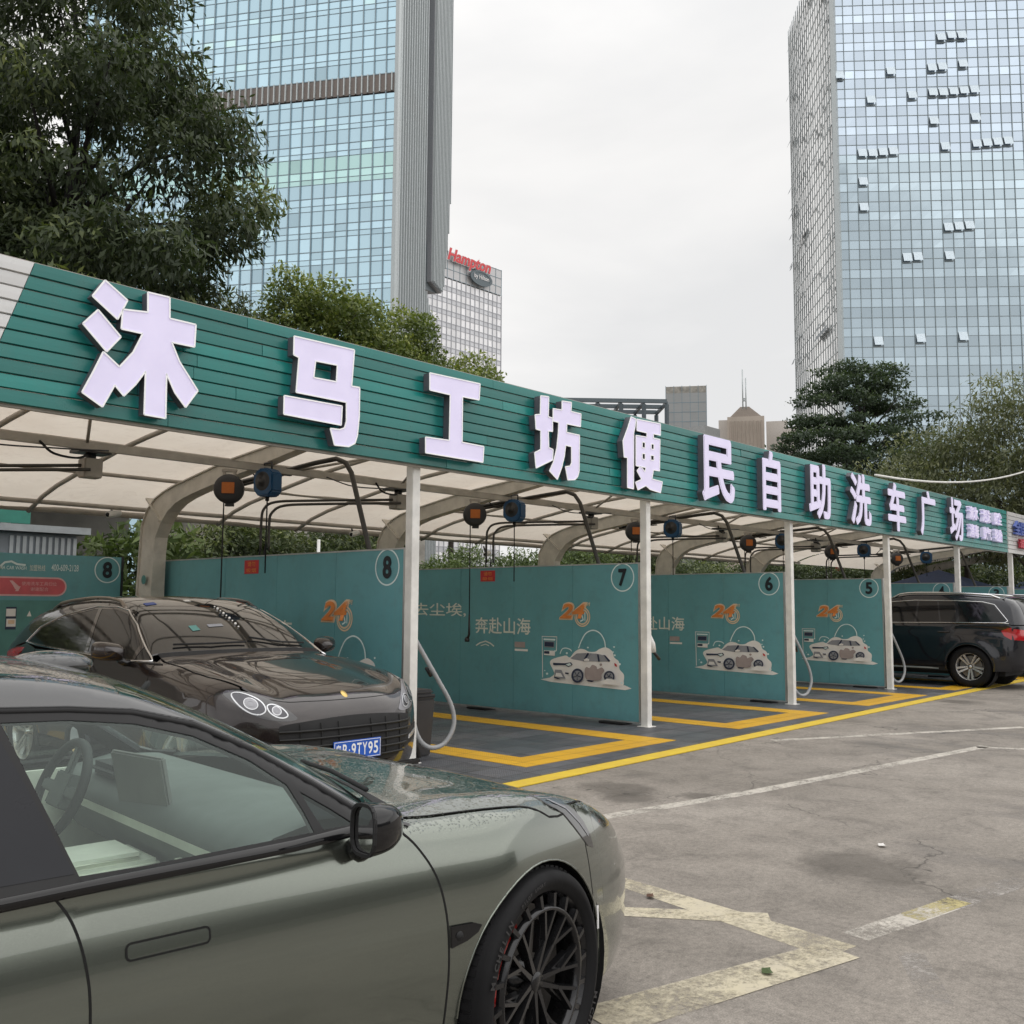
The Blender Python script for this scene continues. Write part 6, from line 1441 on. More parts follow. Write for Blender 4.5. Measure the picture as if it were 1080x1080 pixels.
for w_ in np.arange(16.3, 24.2, .75):
    bot = 47.6
    while Wt(bot) < w_+.1 and bot < 117: bot += .5
    p = C0+vd*w_; a = p-vd*.09+n*.03; b = p+vd*.09+n*.03
    mb.add([(a[0], a[1], bot), (b[0], b[1], bot), (b[0], b[1], 118), (a[0], a[1], 118)], [(0, 1, 2, 3)])
mb.build('fin_gaps', M['mull_dark'], lt)
# lower block under the leaf and the dark soffit
mb = MB()
for w0, w1, za, zb_, zc in ((12.2, 19.3, 0, 45.5, 38.0),):
    mb.add([leafpt(w0, za), leafpt(w1, za), leafpt(w1, zc), leafpt(w0, zb_), leafpt(w1, za, 14), leafpt(w1, zc, 14)], [(0, 1, 2, 3), (1, 4, 5, 2)])
mb.build('lower_block', mat('leaf_cladding_low', (.43, .45, .47), .4, metal=.15), lt)
mb = MB()
for w_ in np.arange(12.6, 19.2, .75):
    zt = 45.5-(w_-12.2)*1.05; p = C0+vd*w_; a = p-vd*.1; b = p+vd*.1; c = b+n*.4; d = a+n*.4
    mb.add([(a[0], a[1], 0), (b[0], b[1], 0), (c[0], c[1], 0), (d[0], d[1], 0), (a[0], a[1], zt), (b[0], b[1], zt), (c[0], c[1], zt), (d[0], d[1], zt)], [(0, 1, 5, 4), (1, 2, 6, 5), (2, 3, 7, 6), (3, 0, 4, 7)])
mb.build('fins', M['mull_pale'], lt)
mb = MB(); mb.add([leafpt(12.2, 57, .6), leafpt(12.2, 45.6, .6), leafpt(20.8, 47.4, .6), leafpt(17, 51, .6)], [(0, 1, 2, 3)]); mb.build('soffit', M['mull_dark'], lt)
core(lt, [C0+ud*.6+vd*.6, D1+ud*.6, D1+ud*20, E0+vd*12, E0+vd*.6], 0, 117.5)
core(lt, [D1+ud*2.2, D2+ud*2.2, D2+ud*16, D1+ud*16], 40, 117)
# corner trim
mb = MB(); mb.box((C0[0]-.35, C0[1]-.35, 0), (C0[0]+.35, C0[1]+.35, 118)); mb.build('corner_trim', M['mull_pale'], lt)
# right tower
C1 = pol(23.26, 130); vl = np.array([.783, .623]); vr = np.array([.623, -.783])
rt = thing('office_tower', 'grey blue glass tower with bright corner and open vent panes, at the right border', 'tower', (C1[0], C1[1], 0))
HR = 94.6
def steel(i, k, a, nx):
    b = (.43, .52, .58) if a < 60 else (.46, .54, .63)
    f = (1+.08*(rnd.random()-.5))*(.93 if k == 0 else (1.12 if k == 1 else 1.0))
    if i % 2: f *= 1.07
    if rnd.random() < .1: f *= 1.1
    return tuple(x*f for x in b)
u, n, Ln, nx, zz = facade('glass_facade', C1, C1+vr*44, 0, HR+12, 1.32, (.36, .30, .34), steel, M['pane'], rt, 3.9)
mullions('mullion_grid', C1, u, n, Ln, nx, zz, 0, HR+12, .07, .055, .12, .05, M['mull_mid'], rt)
# tilted-open panes
OPM = mat('open_pane', (.50, .58, .64), .25, metal=.4)
for (px, py) in [(883, 80), (932, 76), (911, 106), (955, 101), (978, 98), (990, 98), (1001, 97), (1014, 96), (1025, 95), (987, 40), (998, 38), (1010, 38), (901, 162), (911, 162), (922, 161), (935, 160), (992, 155), (1027, 152), (1038, 151), (1050, 150), (1062, 149), (902, 192), (903, 219), (995, 240), (1007, 239), (1018, 238), (950, 272), (962, 271), (996, 270), (919, 360), (965, 357), (1012, 355), (978, 72), (990, 71), (1011, 68), (980, 128), (1026, 124)]:
    d = ray(px, py); nn = np.array([n[0], n[1], 0]); k_ = ((np.array([C1[0], C1[1], 0])-EYE) @ nn)/(d @ nn); P = EYE+d*k_
    s_ = ((P[:2]-C1) @ u); i_ = round(s_/(Ln/nx)); a = C1+u*Ln*i_/nx+u*.12; b = a+u*(Ln/nx-.24); z = P[2]
    mb = MB(); mb.add([(a[0]+n[0]*.55, a[1]+n[1]*.55, z-.6), (b[0]+n[0]*.55, b[1]+n[1]*.55, z-.6), (b[0]+n[0]*.1, b[1]+n[1]*.1, z+.6), (a[0]+n[0]*.1, a[1]+n[1]*.1, z+.6)], [(0, 1, 2, 3)], 0)
    mb.add([(a[0]+n[0]*.08, a[1]+n[1]*.08, z-.78), (b[0]+n[0]*.08, b[1]+n[1]*.08, z-.78), (b[0]+n[0]*.08, b[1]+n[1]*.08, z-.6), (a[0]+n[0]*.08, a[1]+n[1]*.08, z-.6)], [(0, 1, 2, 3)], 1)
    link('open_vent', mb.mesh('open_vent'), [OPM, M['mull_mid']], rt)
lw_ = lambda i, k, a, nx: tuple(x*f_ for f_ in [.94+.12*rnd.random()] for x in (.90, .89, .88))
u2, n2, Ln2, nx2, zz2 = facade('side_facade', C1, C1+vl*26, 0, HR, 1.3, (.5, .5), lw_, M['pane'], rt, 3.9)
mullions('side_grid', C1, u2, n2, Ln2, nx2, zz2, 0, HR, .12, .10, .08, .06, M['mull_pale'], rt)
mullions('side_joints', C1+u2*.5, u2, n2, Ln2-1, nx2, zz2, 0, HR, .07, .05, .04, .05, M['mull_dark'], rt)
mb = MB()      # open vents on the side
for q in range(46):
    i_ = rnd.randrange(nx2); z = rnd.uniform(25, HR-3); p = C1+u2*Ln2*(i_+.15)/nx2; m_ = rnd.choice([1, 1, 1, 1, 3, 5]); r_ = C1+u2*Ln2*(min(nx2, i_+m_)-.1)/nx2
    mb = MB(); mb.add([(p[0]+n2[0]*.3, p[1]+n2[1]*.3, z), (r_[0]+n2[0]*.3, r_[1]+n2[1]*.3, z), (r_[0]+n2[0]*.7, r_[1]+n2[1]*.7, z-.9), (p[0]+n2[0]*.6, p[1]+n2[1]*.6, z-.9)], [(0, 1, 2, 3)]); mb.build('open_vent', M['mull_dark'], rt)
core(rt, [C1+(vl+vr)*.5, C1+vr*43.5+vl*.5, C1+vr*43.5+vl*25.5, C1+vl*25.5+vr*.5], 0, HR-.5)
mb = MB(); mb.box((C1[0]-.3, C1[1]-.3, 0), (C1[0]+.3, C1[1]+.3, HR+12)); mb.build('corner_trim', M['mull_pale'], rt)
# hotel slab
CH = pol(47.6, 246); EH = pol(43.12, 265); HH = 95.6
ht = thing('hotel_building', 'distant pale gridded hotel block with red script sign and oval badge on top', 'hotel', (CH[0], CH[1], 0))
ha = lambda i, k, a, nx: tuple(x*f_ for f_ in [.88+.24*rnd.random()] for x in ((.80, .80, .82) if k == 0 else (.58, .59, .62)))
u, n, Ln, nx, zz = facade('facade', CH, EH, 0, HH-7.4, 1.7, (.62, .38), ha, M['pane_pale'], ht, 3.3)
mullions('window_grid', CH, u, n, Ln, nx, zz, 0, HH-7.4, .22, .14, .15, .08, M['mull_soft'], ht)
hb = lambda i, k, a, nx: (.52, .52, .53)
facade('crown_band', CH, EH, HH-7.4, HH, 2.6, (1,), hb, M['pane_pale'], ht, 2.4)
mullions('crown_grid', CH, u, n, Ln, 12, [(HH-7.4+2.4*i, 0, 1) for i in range(4)], HH-7.4, HH, .12, .12, .1, .1, M['mull_blue'], ht)
back = np.array([-n[0], -n[1]])*18; core(ht, [CH-n*.4, EH-n*.4, EH+back, CH+back], 0, HH-.1, 'body', M['concrete_wall'])
HM = basis((CH[0]+n[0]*.9, CH[1]+n[1]*.9, 0), (u[0], u[1], 0), (0, 0, 1), (n[0], n[1], 0)) if (u[0]*n[1]-u[1]*n[0]) < 0 else basis((CH[0]+n[0]*.9, CH[1]+n[1]*.9, 0), (u[0], u[1], 0), (0, 0, 1))
M['hotel_red'] = mat('hotel_red_letter', (.62, .05, .06), .4); M['hotel_white'] = mat('hotel_outline', (.8, .78, .78), .4)
def hp(px, py):
    d = ray(px, py); nn = np.array([n[0], n[1], 0]); k_ = ((np.array([CH[0]+n[0]*.9, CH[1]+n[1]*.9, 0])-EYE) @ nn)/(d @ nn); P = EYE+d*k_; return ((P[:2]-CH) @ u, P[2])
h0, h1 = hp(471, 272)[0], hp(518, 272)[0]; zt_ = hp(494, 270)[1]; zb_ = hp(494, 286)[1]
put_text('Hampton', HM, h0, h1, zb_, zt_+.6, 'hotel_sign', M['hotel_white'], ht, offset=.05, extrude=.05, shear=.3, lift=0)
put_text('Hampton', HM, h0+.2, h1-.2, zb_+.2, zt_+.4, 'hotel_sign', M['hotel_red'], ht, offset=.028, extrude=.06, shear=.3, lift=.12)
cx_, cz_ = hp(507, 294)
mb = MB(); mb.lathe([(0, 0), (4.2, 0), (4.2, .4), (3.3, .4), (3.3, .3), (0, .3)], HM @ Matrix.Translation((cx_, cz_, 0)) @ Matrix.Diagonal((1, .5, 1, 1)), 32, smooth=False); mb.build('oval_badge', M['mull_dark'], ht)
put_text('by Hilton', HM, cx_-2.8, cx_+2.8, cz_-.7, cz_+.9, 'badge_text', M['hotel_white'], ht, offset=.01, lift=.45)
# tiled block
A_, B_ = pol(33.25, 150), pol(30.88, 150); TZ = .2275*150+1.55
tb = thing('apartment_building', 'plain grey tiled block beside the roof pergola, above the sign', 'building', (A_[0], A_[1], 0))
tc_ = lambda i, k, a, nx: tuple(x*f_ for f_ in [.95+.1*rnd.random()] for x in (.36, .37, .37))
u, n, Ln, nx, zz = facade('tiled_wall', A_, B_, 0, TZ, 1.25, (1,), tc_, M['pane_pale'], tb, 1.5); mullions('joints', A_, u, n, Ln, nx, zz, 0, TZ, .08, .06, .03, .03, M['mull_blue'], tb)
core(tb, [A_-n*.3, B_-n*.3, B_-n*14, A_-n*14], 0, TZ-.05, 'body', M['concrete_wall'])
mb = MB(); p = pol(31.3, 146); mb.box((p[0]-2.2, p[1]-2.2, 0), (p[0]+2.2, p[1]+2.2, .187*150)); mb.build('annex', mat('annex_wall', (.40, .41, .41), .7), tb)
# roof pergola building
A_, B_ = pol(40, 120), pol(33.2, 122); u = (B_-A_)/np.linalg.norm(B_-A_); n = np.array([u[1], -u[0]]); n = n if n @ (-A_) > 0 else -n
pg = thing('rooftop_building', 'dark building top with open roof pergola, left of the grey tiled block', 'building', (A_[0], A_[1], 0)); PZ = .2145*121+1.5
core(pg, [A_, B_, B_-n*12, A_-n*12], 0, PZ-6.0, 'body', mat('dark_block', (.10, .105, .11), .7))
mb = MB(); W_ = np.linalg.norm(B_-A_)
for s_ in np.linspace(0, W_, 6):
    for o in (0, 7): p = A_+u*s_-n*o; mb.box((p[0]-.2, p[1]-.2, PZ-6), (p[0]+.2, p[1]+.2, PZ-.5))
    a = A_+u*s_; b = a-n*7; mb.bar((a[0], a[1], PZ-.3), (b[0], b[1], PZ-.3), .3, .4)
for o in (0, 3.5, 7): a = A_-n*o; b = B_-n*o; mb.bar((a[0], a[1], PZ-.1), (b[0], b[1], PZ-.1), .35, .5)
mb.build('pergola', M['mull_dark'], pg)
mb = MB(); a = A_+n*.2; b = B_+n*.2; mb.bar((a[0], a[1], PZ-4.6), (b[0], b[1], PZ-4.6), .4, 2.6); mb.build('parapet', mat('dark_parapet', (.07, .075, .085), .7), pg)
# beige block with spire
bb = thing('apartment_building', 'distant beige residential block with peaked roof and thin twin masts', 'building', (*pol(28.6, 230), 0)); q = 230
def blk(az0, az1, el0, el1, name, mt, d=230, dep=12):
    a, b = pol(az0, d), pol(az1, d); u = (b-a)/np.linalg.norm(b-a); n = np.array([u[1], -u[0]]); n = n if n @ (-a) > 0 else -n
    core(bb, [a, b, b-n*dep, a-n*dep], el0*d, el1*d+1.55, name, mt)
M['beige'] = mat('beige_wall', (.50, .44, .38), .9, var=.08, vs=.4); M['beige2'] = mat('pale_beige_wall', (.58, .54, .50), .9)
blk(30.2, 29.5, 0, .190, 'wing', M['beige2']); blk(29.7, 27.6, 0, .193, 'main_block', M['beige'], 228); blk(27.5, 26.3, 0, .187, 'wing', M['beige2']); blk(26.4, 25.6, 0, .180, 'wing', M['beige2'], 226)
a, b, c_ = pol(29.55, 228.2), pol(27.75, 228.2), pol(28.7, 228.2); z_ = .193*228+1.5
a2, b2, c2 = pol(29.55, 240), pol(27.75, 240), pol(28.7, 240)
mb = MB(); zt_ = .2035*228+1.5; d1 = pol(28.95, 228.2); d2 = pol(28.45, 228.2); e1 = pol(28.95, 240); e2 = pol(28.45, 240)
mb.add([(a[0], a[1], z_), (b[0], b[1], z_), (d2[0], d2[1], zt_), (d1[0], d1[1], zt_), (a2[0], a2[1], z_), (b2[0], b2[1], z_), (e2[0], e2[1], zt_), (e1[0], e1[1], zt_)], [(0, 1, 2, 3), (0, 3, 7, 4), (1, 5, 6, 2), (3, 2, 6, 7)]); mb.build('roof', mat('hip_roof', (.36, .31, .27), .8), bb)
mb = MB()
for az in np.arange(27.75, 29.6, .22): p = pol(az, 227.8); mb.box((p[0]-.12, p[1]-.12, 20), (p[0]+.12, p[1]+.12, z_-1))
mb.build('wall_ribs', mat('rib', (.42, .36, .31), .9), bb)
mb = MB()
for az in (28.62, 28.80): p = pol(az, 226); mb.tube([(p[0], p[1], zt_-1), (p[0], p[1], .2312*228+1.5+(2 if az > 28.7 else 0))], .16, 5)
p1, p2 = pol(28.62, 226), pol(28.80, 226)
for el in (.2145, .2165): mb.tube([(p1[0], p1[1], el*228), (p2[0], p2[1], el*228)], .2, 5)
mb.build('mast', M['mull_pale'], bb)
# blue-grey mid tower portion behind the layered tree
# ------------------------------------------------------------------ trees
def leafmat(name, c0, c1, c2):
    t = NT(name); at = t.n('ShaderNodeAttribute', attribute_name='Col')
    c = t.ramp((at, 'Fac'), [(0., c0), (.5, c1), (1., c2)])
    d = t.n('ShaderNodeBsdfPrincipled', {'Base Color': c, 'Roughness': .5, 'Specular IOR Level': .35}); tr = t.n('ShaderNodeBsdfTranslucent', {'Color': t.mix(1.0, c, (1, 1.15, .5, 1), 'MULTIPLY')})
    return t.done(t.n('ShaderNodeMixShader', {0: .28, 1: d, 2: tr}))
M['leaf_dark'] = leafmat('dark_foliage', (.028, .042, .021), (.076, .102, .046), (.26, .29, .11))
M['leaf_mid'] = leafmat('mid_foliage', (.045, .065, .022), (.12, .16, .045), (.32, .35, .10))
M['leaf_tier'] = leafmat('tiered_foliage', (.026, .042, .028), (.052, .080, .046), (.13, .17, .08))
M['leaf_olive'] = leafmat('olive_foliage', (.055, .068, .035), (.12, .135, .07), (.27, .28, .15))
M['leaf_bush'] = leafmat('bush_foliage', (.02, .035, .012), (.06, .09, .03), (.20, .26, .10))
M['bark'] = mat('bark', (.045, .036, .03), .9, var=.4, bump=.8, bs=25); M['bark_dark'] = mat('dark_bark', (.018, .016, .017), .9, var=.4, bump=.8, bs=25)
def crown_mesh(name, clumps, leaf, per, droop, flatn=.5, seed=0, aspect=.38):
    """clumps: (centre, radii, shade); leaves are small rhombs scattered near each clump's shell"""
    rs = np.random.RandomState(seed); V = []; F = []; Cc = []
    for (c, rad, sh) in clumps:
        n = int(per*(rad[0]*rad[1]+rad[0]*rad[2])*.5/(leaf*leaf)*14.0); n = max(40, n)
        d = rs.normal(size=(n, 3)); d /= np.linalg.norm(d, axis=1)[:, None]; rr = rs.uniform(.35, 1.0, n)**.6
        # secondary lumps break the ellipsoid
        lump = 1+.22*np.sin(d[:, 0]*5+c[0]*3)*np.sin(d[:, 1]*5+c[1]*2)+.15*np.sin(d[:, 2]*7+c[2]*5)
        P = np.array(c)+d*np.array(rad)*(rr*lump)[:, None]
        a = d*.6+rs.normal(size=(n, 3))*.7; a[:, 2] -= droop; a /= np.linalg.norm(a, axis=1)[:, None]
        nrm = d*.8+rs.normal(size=(n, 3))*.5; nrm[:, 2] += .5; b = np.cross(a, nrm); b /= np.linalg.norm(b, axis=1)[:, None]+1e-6
        s = leaf*rs.uniform(.6, 1.35, n)[:, None]; w = s*aspect
        q = np.stack([P-a*s*.5, P+b*w*.5, P+a*s*.5, P-b*w*.5], 1); V.append(q.reshape(-1, 3))
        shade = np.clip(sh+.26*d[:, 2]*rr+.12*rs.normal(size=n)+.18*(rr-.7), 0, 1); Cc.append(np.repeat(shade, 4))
    V = np.concatenate(V); Cc = np.concatenate(Cc); n = len(V)//4
    me = bpy.data.meshes.new(name); me.vertices.add(len(V)); me.vertices.foreach_set('co', V.ravel().astype(np.float32))
    me.loops.add(4*n); me.loops.foreach_set('vertex_index', np.arange(4*n, dtype=np.int32)); me.polygons.add(n)
    me.polygons.foreach_set('loop_start', np.arange(0, 4*n, 4, dtype=np.int32)); me.polygons.foreach_set('loop_total', np.full(n, 4, np.int32)); me.update(calc_edges=True)
    lift_attr(me, np.repeat(Cc[:, None], 3, 1).astype(np.float32)); return me
def tree(name, label, base, h, crown, mt, bark, leaf=.16, per=1.0, droop=.5, seed=0, limbs=14, tr=.22, group=None, lean=(0, 0), aspect=.38):
    """crown: function(rs) -> clumps in coordinates relative to base"""
    rs = np.random.RandomState(seed); tt = thing(name, label, 'tree' if 'tree' in name else 'bush', (base[0], base[1], 0), group=group)
    cl = crown(rs); cl = [((c[0]+base[0], c[1]+base[1], c[2]), r_, s_) for c, r_, s_ in cl]
    o = link('crown', crown_mesh('crown', cl, leaf, per, droop, seed=seed, aspect=aspect), mt, tt)
    if h <= 0: return tt
    mb = MB(); top = (base[0]+lean[0], base[1]+lean[1], h*.92); k = 7
    tp = [(base[0]+lean[0]*(i/k)+.10*math.sin(i*1.9+seed)*min(1, i), base[1]+lean[1]*(i/k)+.10*math.cos(i*1.3+seed)*min(1, i), h*.92*i/k) for i in range(k+1)]
    mb.tube(tp, [tr*(1-.82*(i/k)**.9)*(1.35 if i == 0 else 1) for i in range(k+1)], 10)
    idx = rs.permutation(len(cl))[:limbs]
    for j in idx:
        c = np.array(cl[j][0]); f = np.clip((c[2]/(h*.92))*.82, .2, .95); s0 = np.array(tp[0])*(1-f)+np.array(tp[-1])*f; i0 = min(k-1, int(f*k)); s0 = np.array(tp[i0])+(np.array(tp[i0+1])-np.array(tp[i0]))*(f*k-i0)
        m_ = (s0+c)/2+np.array([rs.normal()*.15, rs.normal()*.15, .25+.12*rs.normal()])
        r0 = tr*(1-.8*f)*.6; mb.tube([s0, m_, c], [r0, r0*.6, r0*.22], 6)
    mb.build('trunk', M[bark], tt); return tt
def ell_crown(cz, rx, rz, n, cr, flat=.7, lo=.2, shell=.75, gap=0):
    def f(rs):
        out = []; tries = 0
        while len(out) < n and tries < 5000:
            tries += 1
            d = rs.normal(size=3); d /= np.linalg.norm(d); r_ = rs.uniform(shell*.5, 1)**.7
            if d[2] < -.75: continue
            p = np.array([d[0]*rx*r_, d[1]*rx*r_, cz+d[2]*rz*r_]); s = cr*rs.uniform(.6, 1.3)
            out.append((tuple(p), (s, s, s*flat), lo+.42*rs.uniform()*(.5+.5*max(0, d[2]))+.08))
        return out
    return f
def tier_crown(levels, cr, flat=.3):
    """levels: (height, radius, n)"""
    def f(rs):
        out = []
        for z, r_, n in levels:
            for q in range(n):
                a = rs.uniform(0, 2*math.pi); d = r_*math.sqrt(rs.uniform(.03, 1)); s = cr*rs.uniform(.7, 1.3)*(1-.25*d/r_)
                out.append(((d*math.cos(a), d*math.sin(a), z+rs.normal()*.12-.10*(d/r_)**2), (s, s, s*flat), .32+.2*rs.uniform()))
        return out
    return f
B_ = pol(67.9, 21.5)
def bigcrown(rs):
    out = []
    for z, r_, n in ((4.4, 3.6, 24), (5.6, 4.0, 34), (6.8, 4.1, 34), (8.0, 4.1, 32), (9.2, 4.0, 28), (10.5, 3.7, 25), (11.8, 3.3, 22), (13.0, 2.9, 18), (14.2, 2.3, 12), (15.3, 1.6, 8)):
        for q in range(n):
            a = rs.uniform(0, 2*math.pi); d = r_*math.sqrt(rs.uniform(.08, 1)); s = rs.uniform(.6, 1.15)
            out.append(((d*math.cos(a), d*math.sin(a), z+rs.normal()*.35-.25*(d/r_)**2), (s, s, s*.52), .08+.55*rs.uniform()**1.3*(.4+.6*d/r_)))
    return out
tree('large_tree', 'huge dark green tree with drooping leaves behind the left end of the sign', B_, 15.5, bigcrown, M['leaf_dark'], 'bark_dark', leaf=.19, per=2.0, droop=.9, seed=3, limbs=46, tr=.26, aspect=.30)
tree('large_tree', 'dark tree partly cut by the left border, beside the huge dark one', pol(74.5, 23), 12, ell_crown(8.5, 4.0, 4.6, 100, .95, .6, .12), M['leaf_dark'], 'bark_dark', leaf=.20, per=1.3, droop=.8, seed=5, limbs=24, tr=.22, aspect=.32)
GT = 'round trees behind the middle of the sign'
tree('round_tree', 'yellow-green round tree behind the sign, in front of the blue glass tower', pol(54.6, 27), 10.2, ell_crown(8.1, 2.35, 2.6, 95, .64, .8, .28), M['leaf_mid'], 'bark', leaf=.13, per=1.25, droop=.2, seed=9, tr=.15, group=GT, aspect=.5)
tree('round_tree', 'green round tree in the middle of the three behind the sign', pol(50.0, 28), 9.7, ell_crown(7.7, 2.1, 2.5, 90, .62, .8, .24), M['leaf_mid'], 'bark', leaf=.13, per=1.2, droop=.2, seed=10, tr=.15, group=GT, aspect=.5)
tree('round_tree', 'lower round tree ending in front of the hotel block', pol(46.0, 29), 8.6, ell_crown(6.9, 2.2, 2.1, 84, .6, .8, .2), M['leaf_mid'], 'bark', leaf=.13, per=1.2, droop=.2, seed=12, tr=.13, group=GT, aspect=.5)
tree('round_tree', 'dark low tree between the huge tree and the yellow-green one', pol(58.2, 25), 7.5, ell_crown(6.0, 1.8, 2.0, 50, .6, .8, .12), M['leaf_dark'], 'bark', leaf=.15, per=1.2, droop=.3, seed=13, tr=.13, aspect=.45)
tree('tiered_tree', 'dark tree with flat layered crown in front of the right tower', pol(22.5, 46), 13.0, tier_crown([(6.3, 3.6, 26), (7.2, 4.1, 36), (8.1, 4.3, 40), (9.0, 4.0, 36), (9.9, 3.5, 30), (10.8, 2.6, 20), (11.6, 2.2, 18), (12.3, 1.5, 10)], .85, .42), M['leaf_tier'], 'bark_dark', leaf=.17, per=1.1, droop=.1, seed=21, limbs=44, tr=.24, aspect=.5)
tree('tiered_tree', 'smaller dark tree left of the layered one, low behind the sign', pol(26.2, 50), 9.0, tier_crown([(7.0, 1.5, 10), (7.8, 1.8, 12), (8.9, 1.3, 7)], .7, .4), M['leaf_tier'], 'bark_dark', leaf=.22, per=1.2, droop=.1, seed=23, limbs=14, tr=.15, aspect=.5)
GO = 'grey green willowy trees behind the right end of the sign'
for az, d, h, sd, lb in ((17.3, 36, 8.2, 31, 'grey-green willowy tree right of the layered tree, lowest of three'), (14.2, 34, 8.8, 32, 'grey-green willowy tree before the right tower, middle of three'), (11.0, 33, 9.4, 33, 'grey-green willowy tree cut by the right border'), (20.6, 40, 7.4, 34, 'grey-green willowy tree low behind the layered tree trunk')):
    tree('willowy_tree', lb, pol(az, d), h*.9, ell_crown(h*.62, 2.6, h*.36, 85, .75, .8, .2), M['leaf_olive'], 'bark', leaf=.17, per=1.05, droop=.9, seed=sd, tr=.13, group=GO, aspect=.28)
# greenery seen under the canopy
for i, (x, y, r_, h, mt, lf, lb) in enumerate(((2.5, 15.5, 1.3, 3.3, 'leaf_dark', .12, 'dark bush behind the back wall with the red notice'), (7.6, 15.0, 1.0, 3.1, 'leaf_bush', .22, 'light fan-leaved shrub just right of the first curved column'), (9.6, 15.8, 1.4, 3.2, 'leaf_dark', .12, 'very dark bush behind partition 8'), (12.4, 16.2, 1.5, 3.3, 'leaf_dark', .12, 'dark bush left of the second curved column'), (12.6, 14.6, 1.3, 2.62, 'leaf_bush', .1, 'bright low bush above the left end of partition 7'), (15.4, 14.8, 1.5, 2.9, 'leaf_bush', .1, 'bright bush beside the third curved column'), (18.4, 15.2, 1.6, 3.0, 'leaf_bush', .1, 'green bush behind the bay of partition 6'), (22, 16, 1.8, 3.2, 'leaf_dark', .13, 'dark bush over the end of partition 6'), (26.5, 17, 2.0, 3.3, 'leaf_dark', .13, 'dark bush seen over the top of partition 5'), (31.5, 17, 2.2, 3.6, 'leaf_dark', .14, 'dark bush behind the far end of the canopy'), (36, 14, 2.4, 3.4, 'leaf_dark', .15, 'dark bush beyond the end of the canopy, left of the blue tent'), (40, 11, 2.5, 3.6, 'leaf_dark', .15, 'dark bush beyond the white sign at the right border'), (5.0, 17, 1.3, 3.4, 'leaf_dark', .12, 'dark bush behind the grey shed'))):
    tree('bush', lb, (x, y), 0, ell_crown(h*.6, r_*1.25, h*.42, 34, r_*.42, .85, .18 if mt == 'leaf_dark' else .3), M[mt], 'bark', leaf=lf, per=1.8, droop=.4, seed=60+i, aspect=.32)
# things behind the back walls
sh = thing('shed', 'low dark grey metal shed behind the back wall, left of the first column', 'shed', (4.6, 15, 0))
mb = MB(); mb.box((3.6, 14.6, 0), (6.3, 17, 2.55)); mb.build('wall', M['shed_grey'], sh)
mb = MB(); mb.box((3.45, 14.45, 2.56), (6.45, 17.1, 2.66)); mb.build('roof', mat('shed_roof', (.30, .32, .33), .6), sh)
mb = MB(); 
for x in np.arange(5.35, 6.3, .09): mb.box((x, 14.575, .1), (x+.05, 14.6, 2.5))
mb.build('corrugated_front', mat('shed_pale', (.34, .36, .37), .6), sh)
wl = tag(MB().box((-6, 19.5, 0), (9.5, 19.8, 4.6)).build('rear_wall', mat('rear_wall', (.16, .155, .14), .9, var=.3, vs=1)), 'dim grey wall far behind the first bay', 'wall')
wl = tag(MB().box((10.5, 20.2, 0), (18.5, 20.5, 4.4)).build('rear_wall', M['concrete_wall']), 'old pale wall behind the bushes above partition 7', 'wall')
tp = thing('pipe_post', 'thin white pipe post behind partition 8', 'post', (10.6, 14.0, 0)); p = on(1, 14.0, 336, 575); MB().tube([(p[0], 14, 0), (p[0], 14, p[2]+.1)], .03, 8).build('pole', M['post_white'], tp); MB().box((p[0]-.07, 13.93, 0), (p[0]+.07, 14.07, .03)).build('base', M['post_white'], tp)
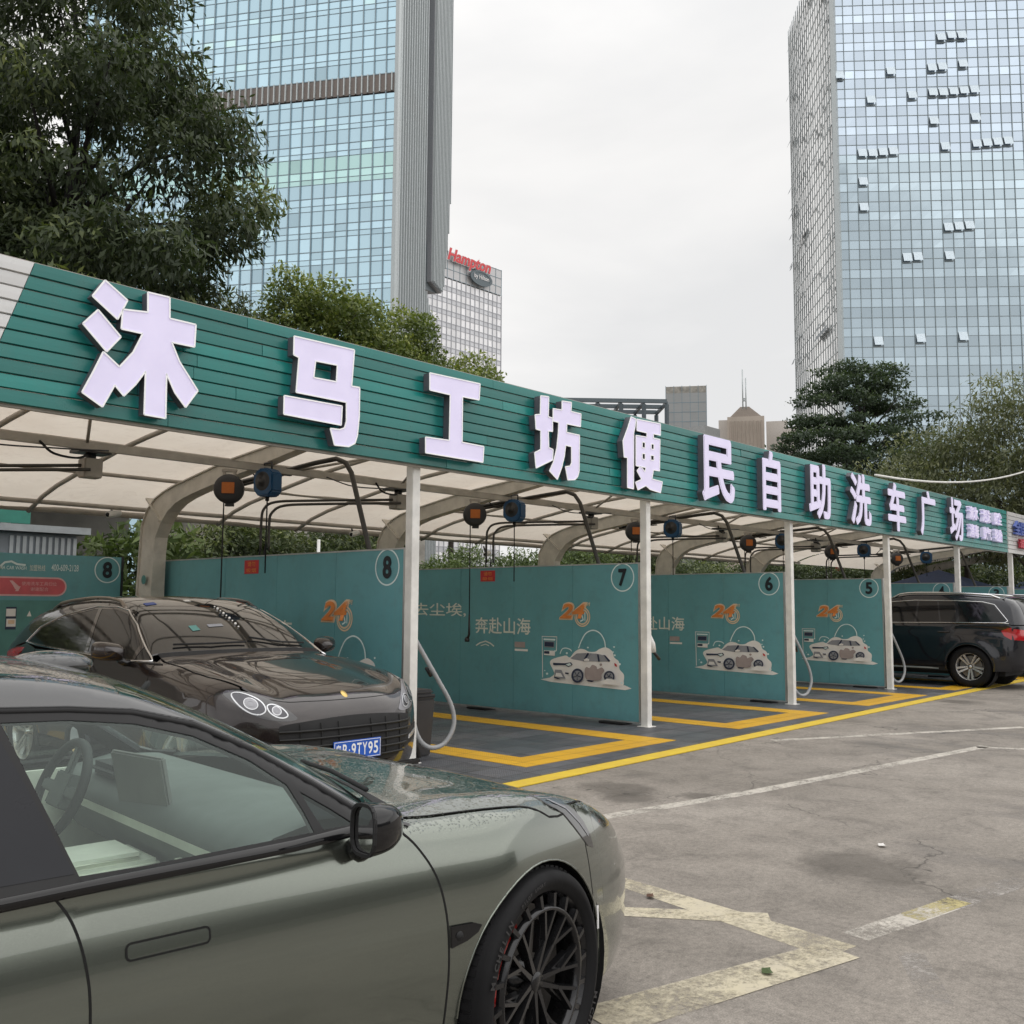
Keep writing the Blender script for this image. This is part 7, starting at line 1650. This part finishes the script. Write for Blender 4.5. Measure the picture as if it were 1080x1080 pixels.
# booth with green roof edge at left
p = on(1, 16.0, 4, 560)
bt = thing('booth_frame', 'white post with green lintel behind the back wall, at the left border', 'frame', (p[0], 16, 0)); MB().box((p[0]-.07, 15.93, 0), (p[0]+.07, 16.07, 3.0)).build('post', M['post_white'], bt); MB().box((p[0]-2, 15.9, 2.78), (p[0]+.35, 16.1, 3.0)).build('lintel', mat('green_lintel', (.02, .16, .12), .5), bt)
# blue tents beyond bay 3
def tent(x, y, w_, h, label):
    tt = thing('tent', label, 'tent', (x, y, 0)); mb = MB(); e = h-.75; k = [(x-w_, y-w_), (x+w_, y-w_), (x+w_, y+w_), (x-w_, y+w_)]
    mb.add([(a, b, e) for a, b in k]+[(x, y, h)]+[(a, b, e-.28) for a, b in k], [(0, 1, 4), (1, 2, 4), (2, 3, 4), (3, 0, 4), (0, 5, 6, 1), (1, 6, 7, 2), (2, 7, 8, 3), (3, 8, 5, 0)]); mb.build('canopy_cloth', M['blue_tarp'], tt)
    for a, b in k: MB().tube([(a, b, 0), (a, b, e)], .03, 6).build('leg', M['frame_light'], tt)
tent(31.5, 10.6, 1.9, 2.75, 'dark blue pop-up tent seen above partition 3'); tent(38, 9.0, 2.0, 2.75, 'dark blue pop-up tent at the right border, behind the last post')
tent(24.5, 17.5, 1.6, 2.9, 'small dark blue tent top seen above partition 6')
bn_ = thing('banner', 'red banner with pale lettering hanging above partition 5', 'banner', (26, 16, 2)); a = on(1, 15, 881, 598); b = on(1, 15, 905, 604)
MB().box((a[0], 14.98, b[2]), (b[0], 15, a[2]+.05)).build('cloth', M['red_cloth'], bn_)
put_text('自助洗车', basis((0, 14.975, 0), (1, 0, 0), (0, 0, 1)), a[0]+.1, b[0]-.1, b[2]+.06, a[2]-.02, 'banner_text', M['print_palepink'], bn_, offset=.01)

# unseen low block added behind the camera, only for reflections in car paint and glass
ob = thing('reflection_block', 'unseen low grey block added behind the camera to be mirrored in the nearest car', 'building', (8, -26, 0))
mb = MB(); mb.box((-34, -40, 0), (46, -28, 4.2)); mb.build('wall', mat('reflection_block_wall', (.20, .20, .19), .8), ob)
for z in (1.0,): MB().box((-33, -28, z), (45, -27.95, z+1.5)).build('reflection_block_band', M['black_gloss'], ob)
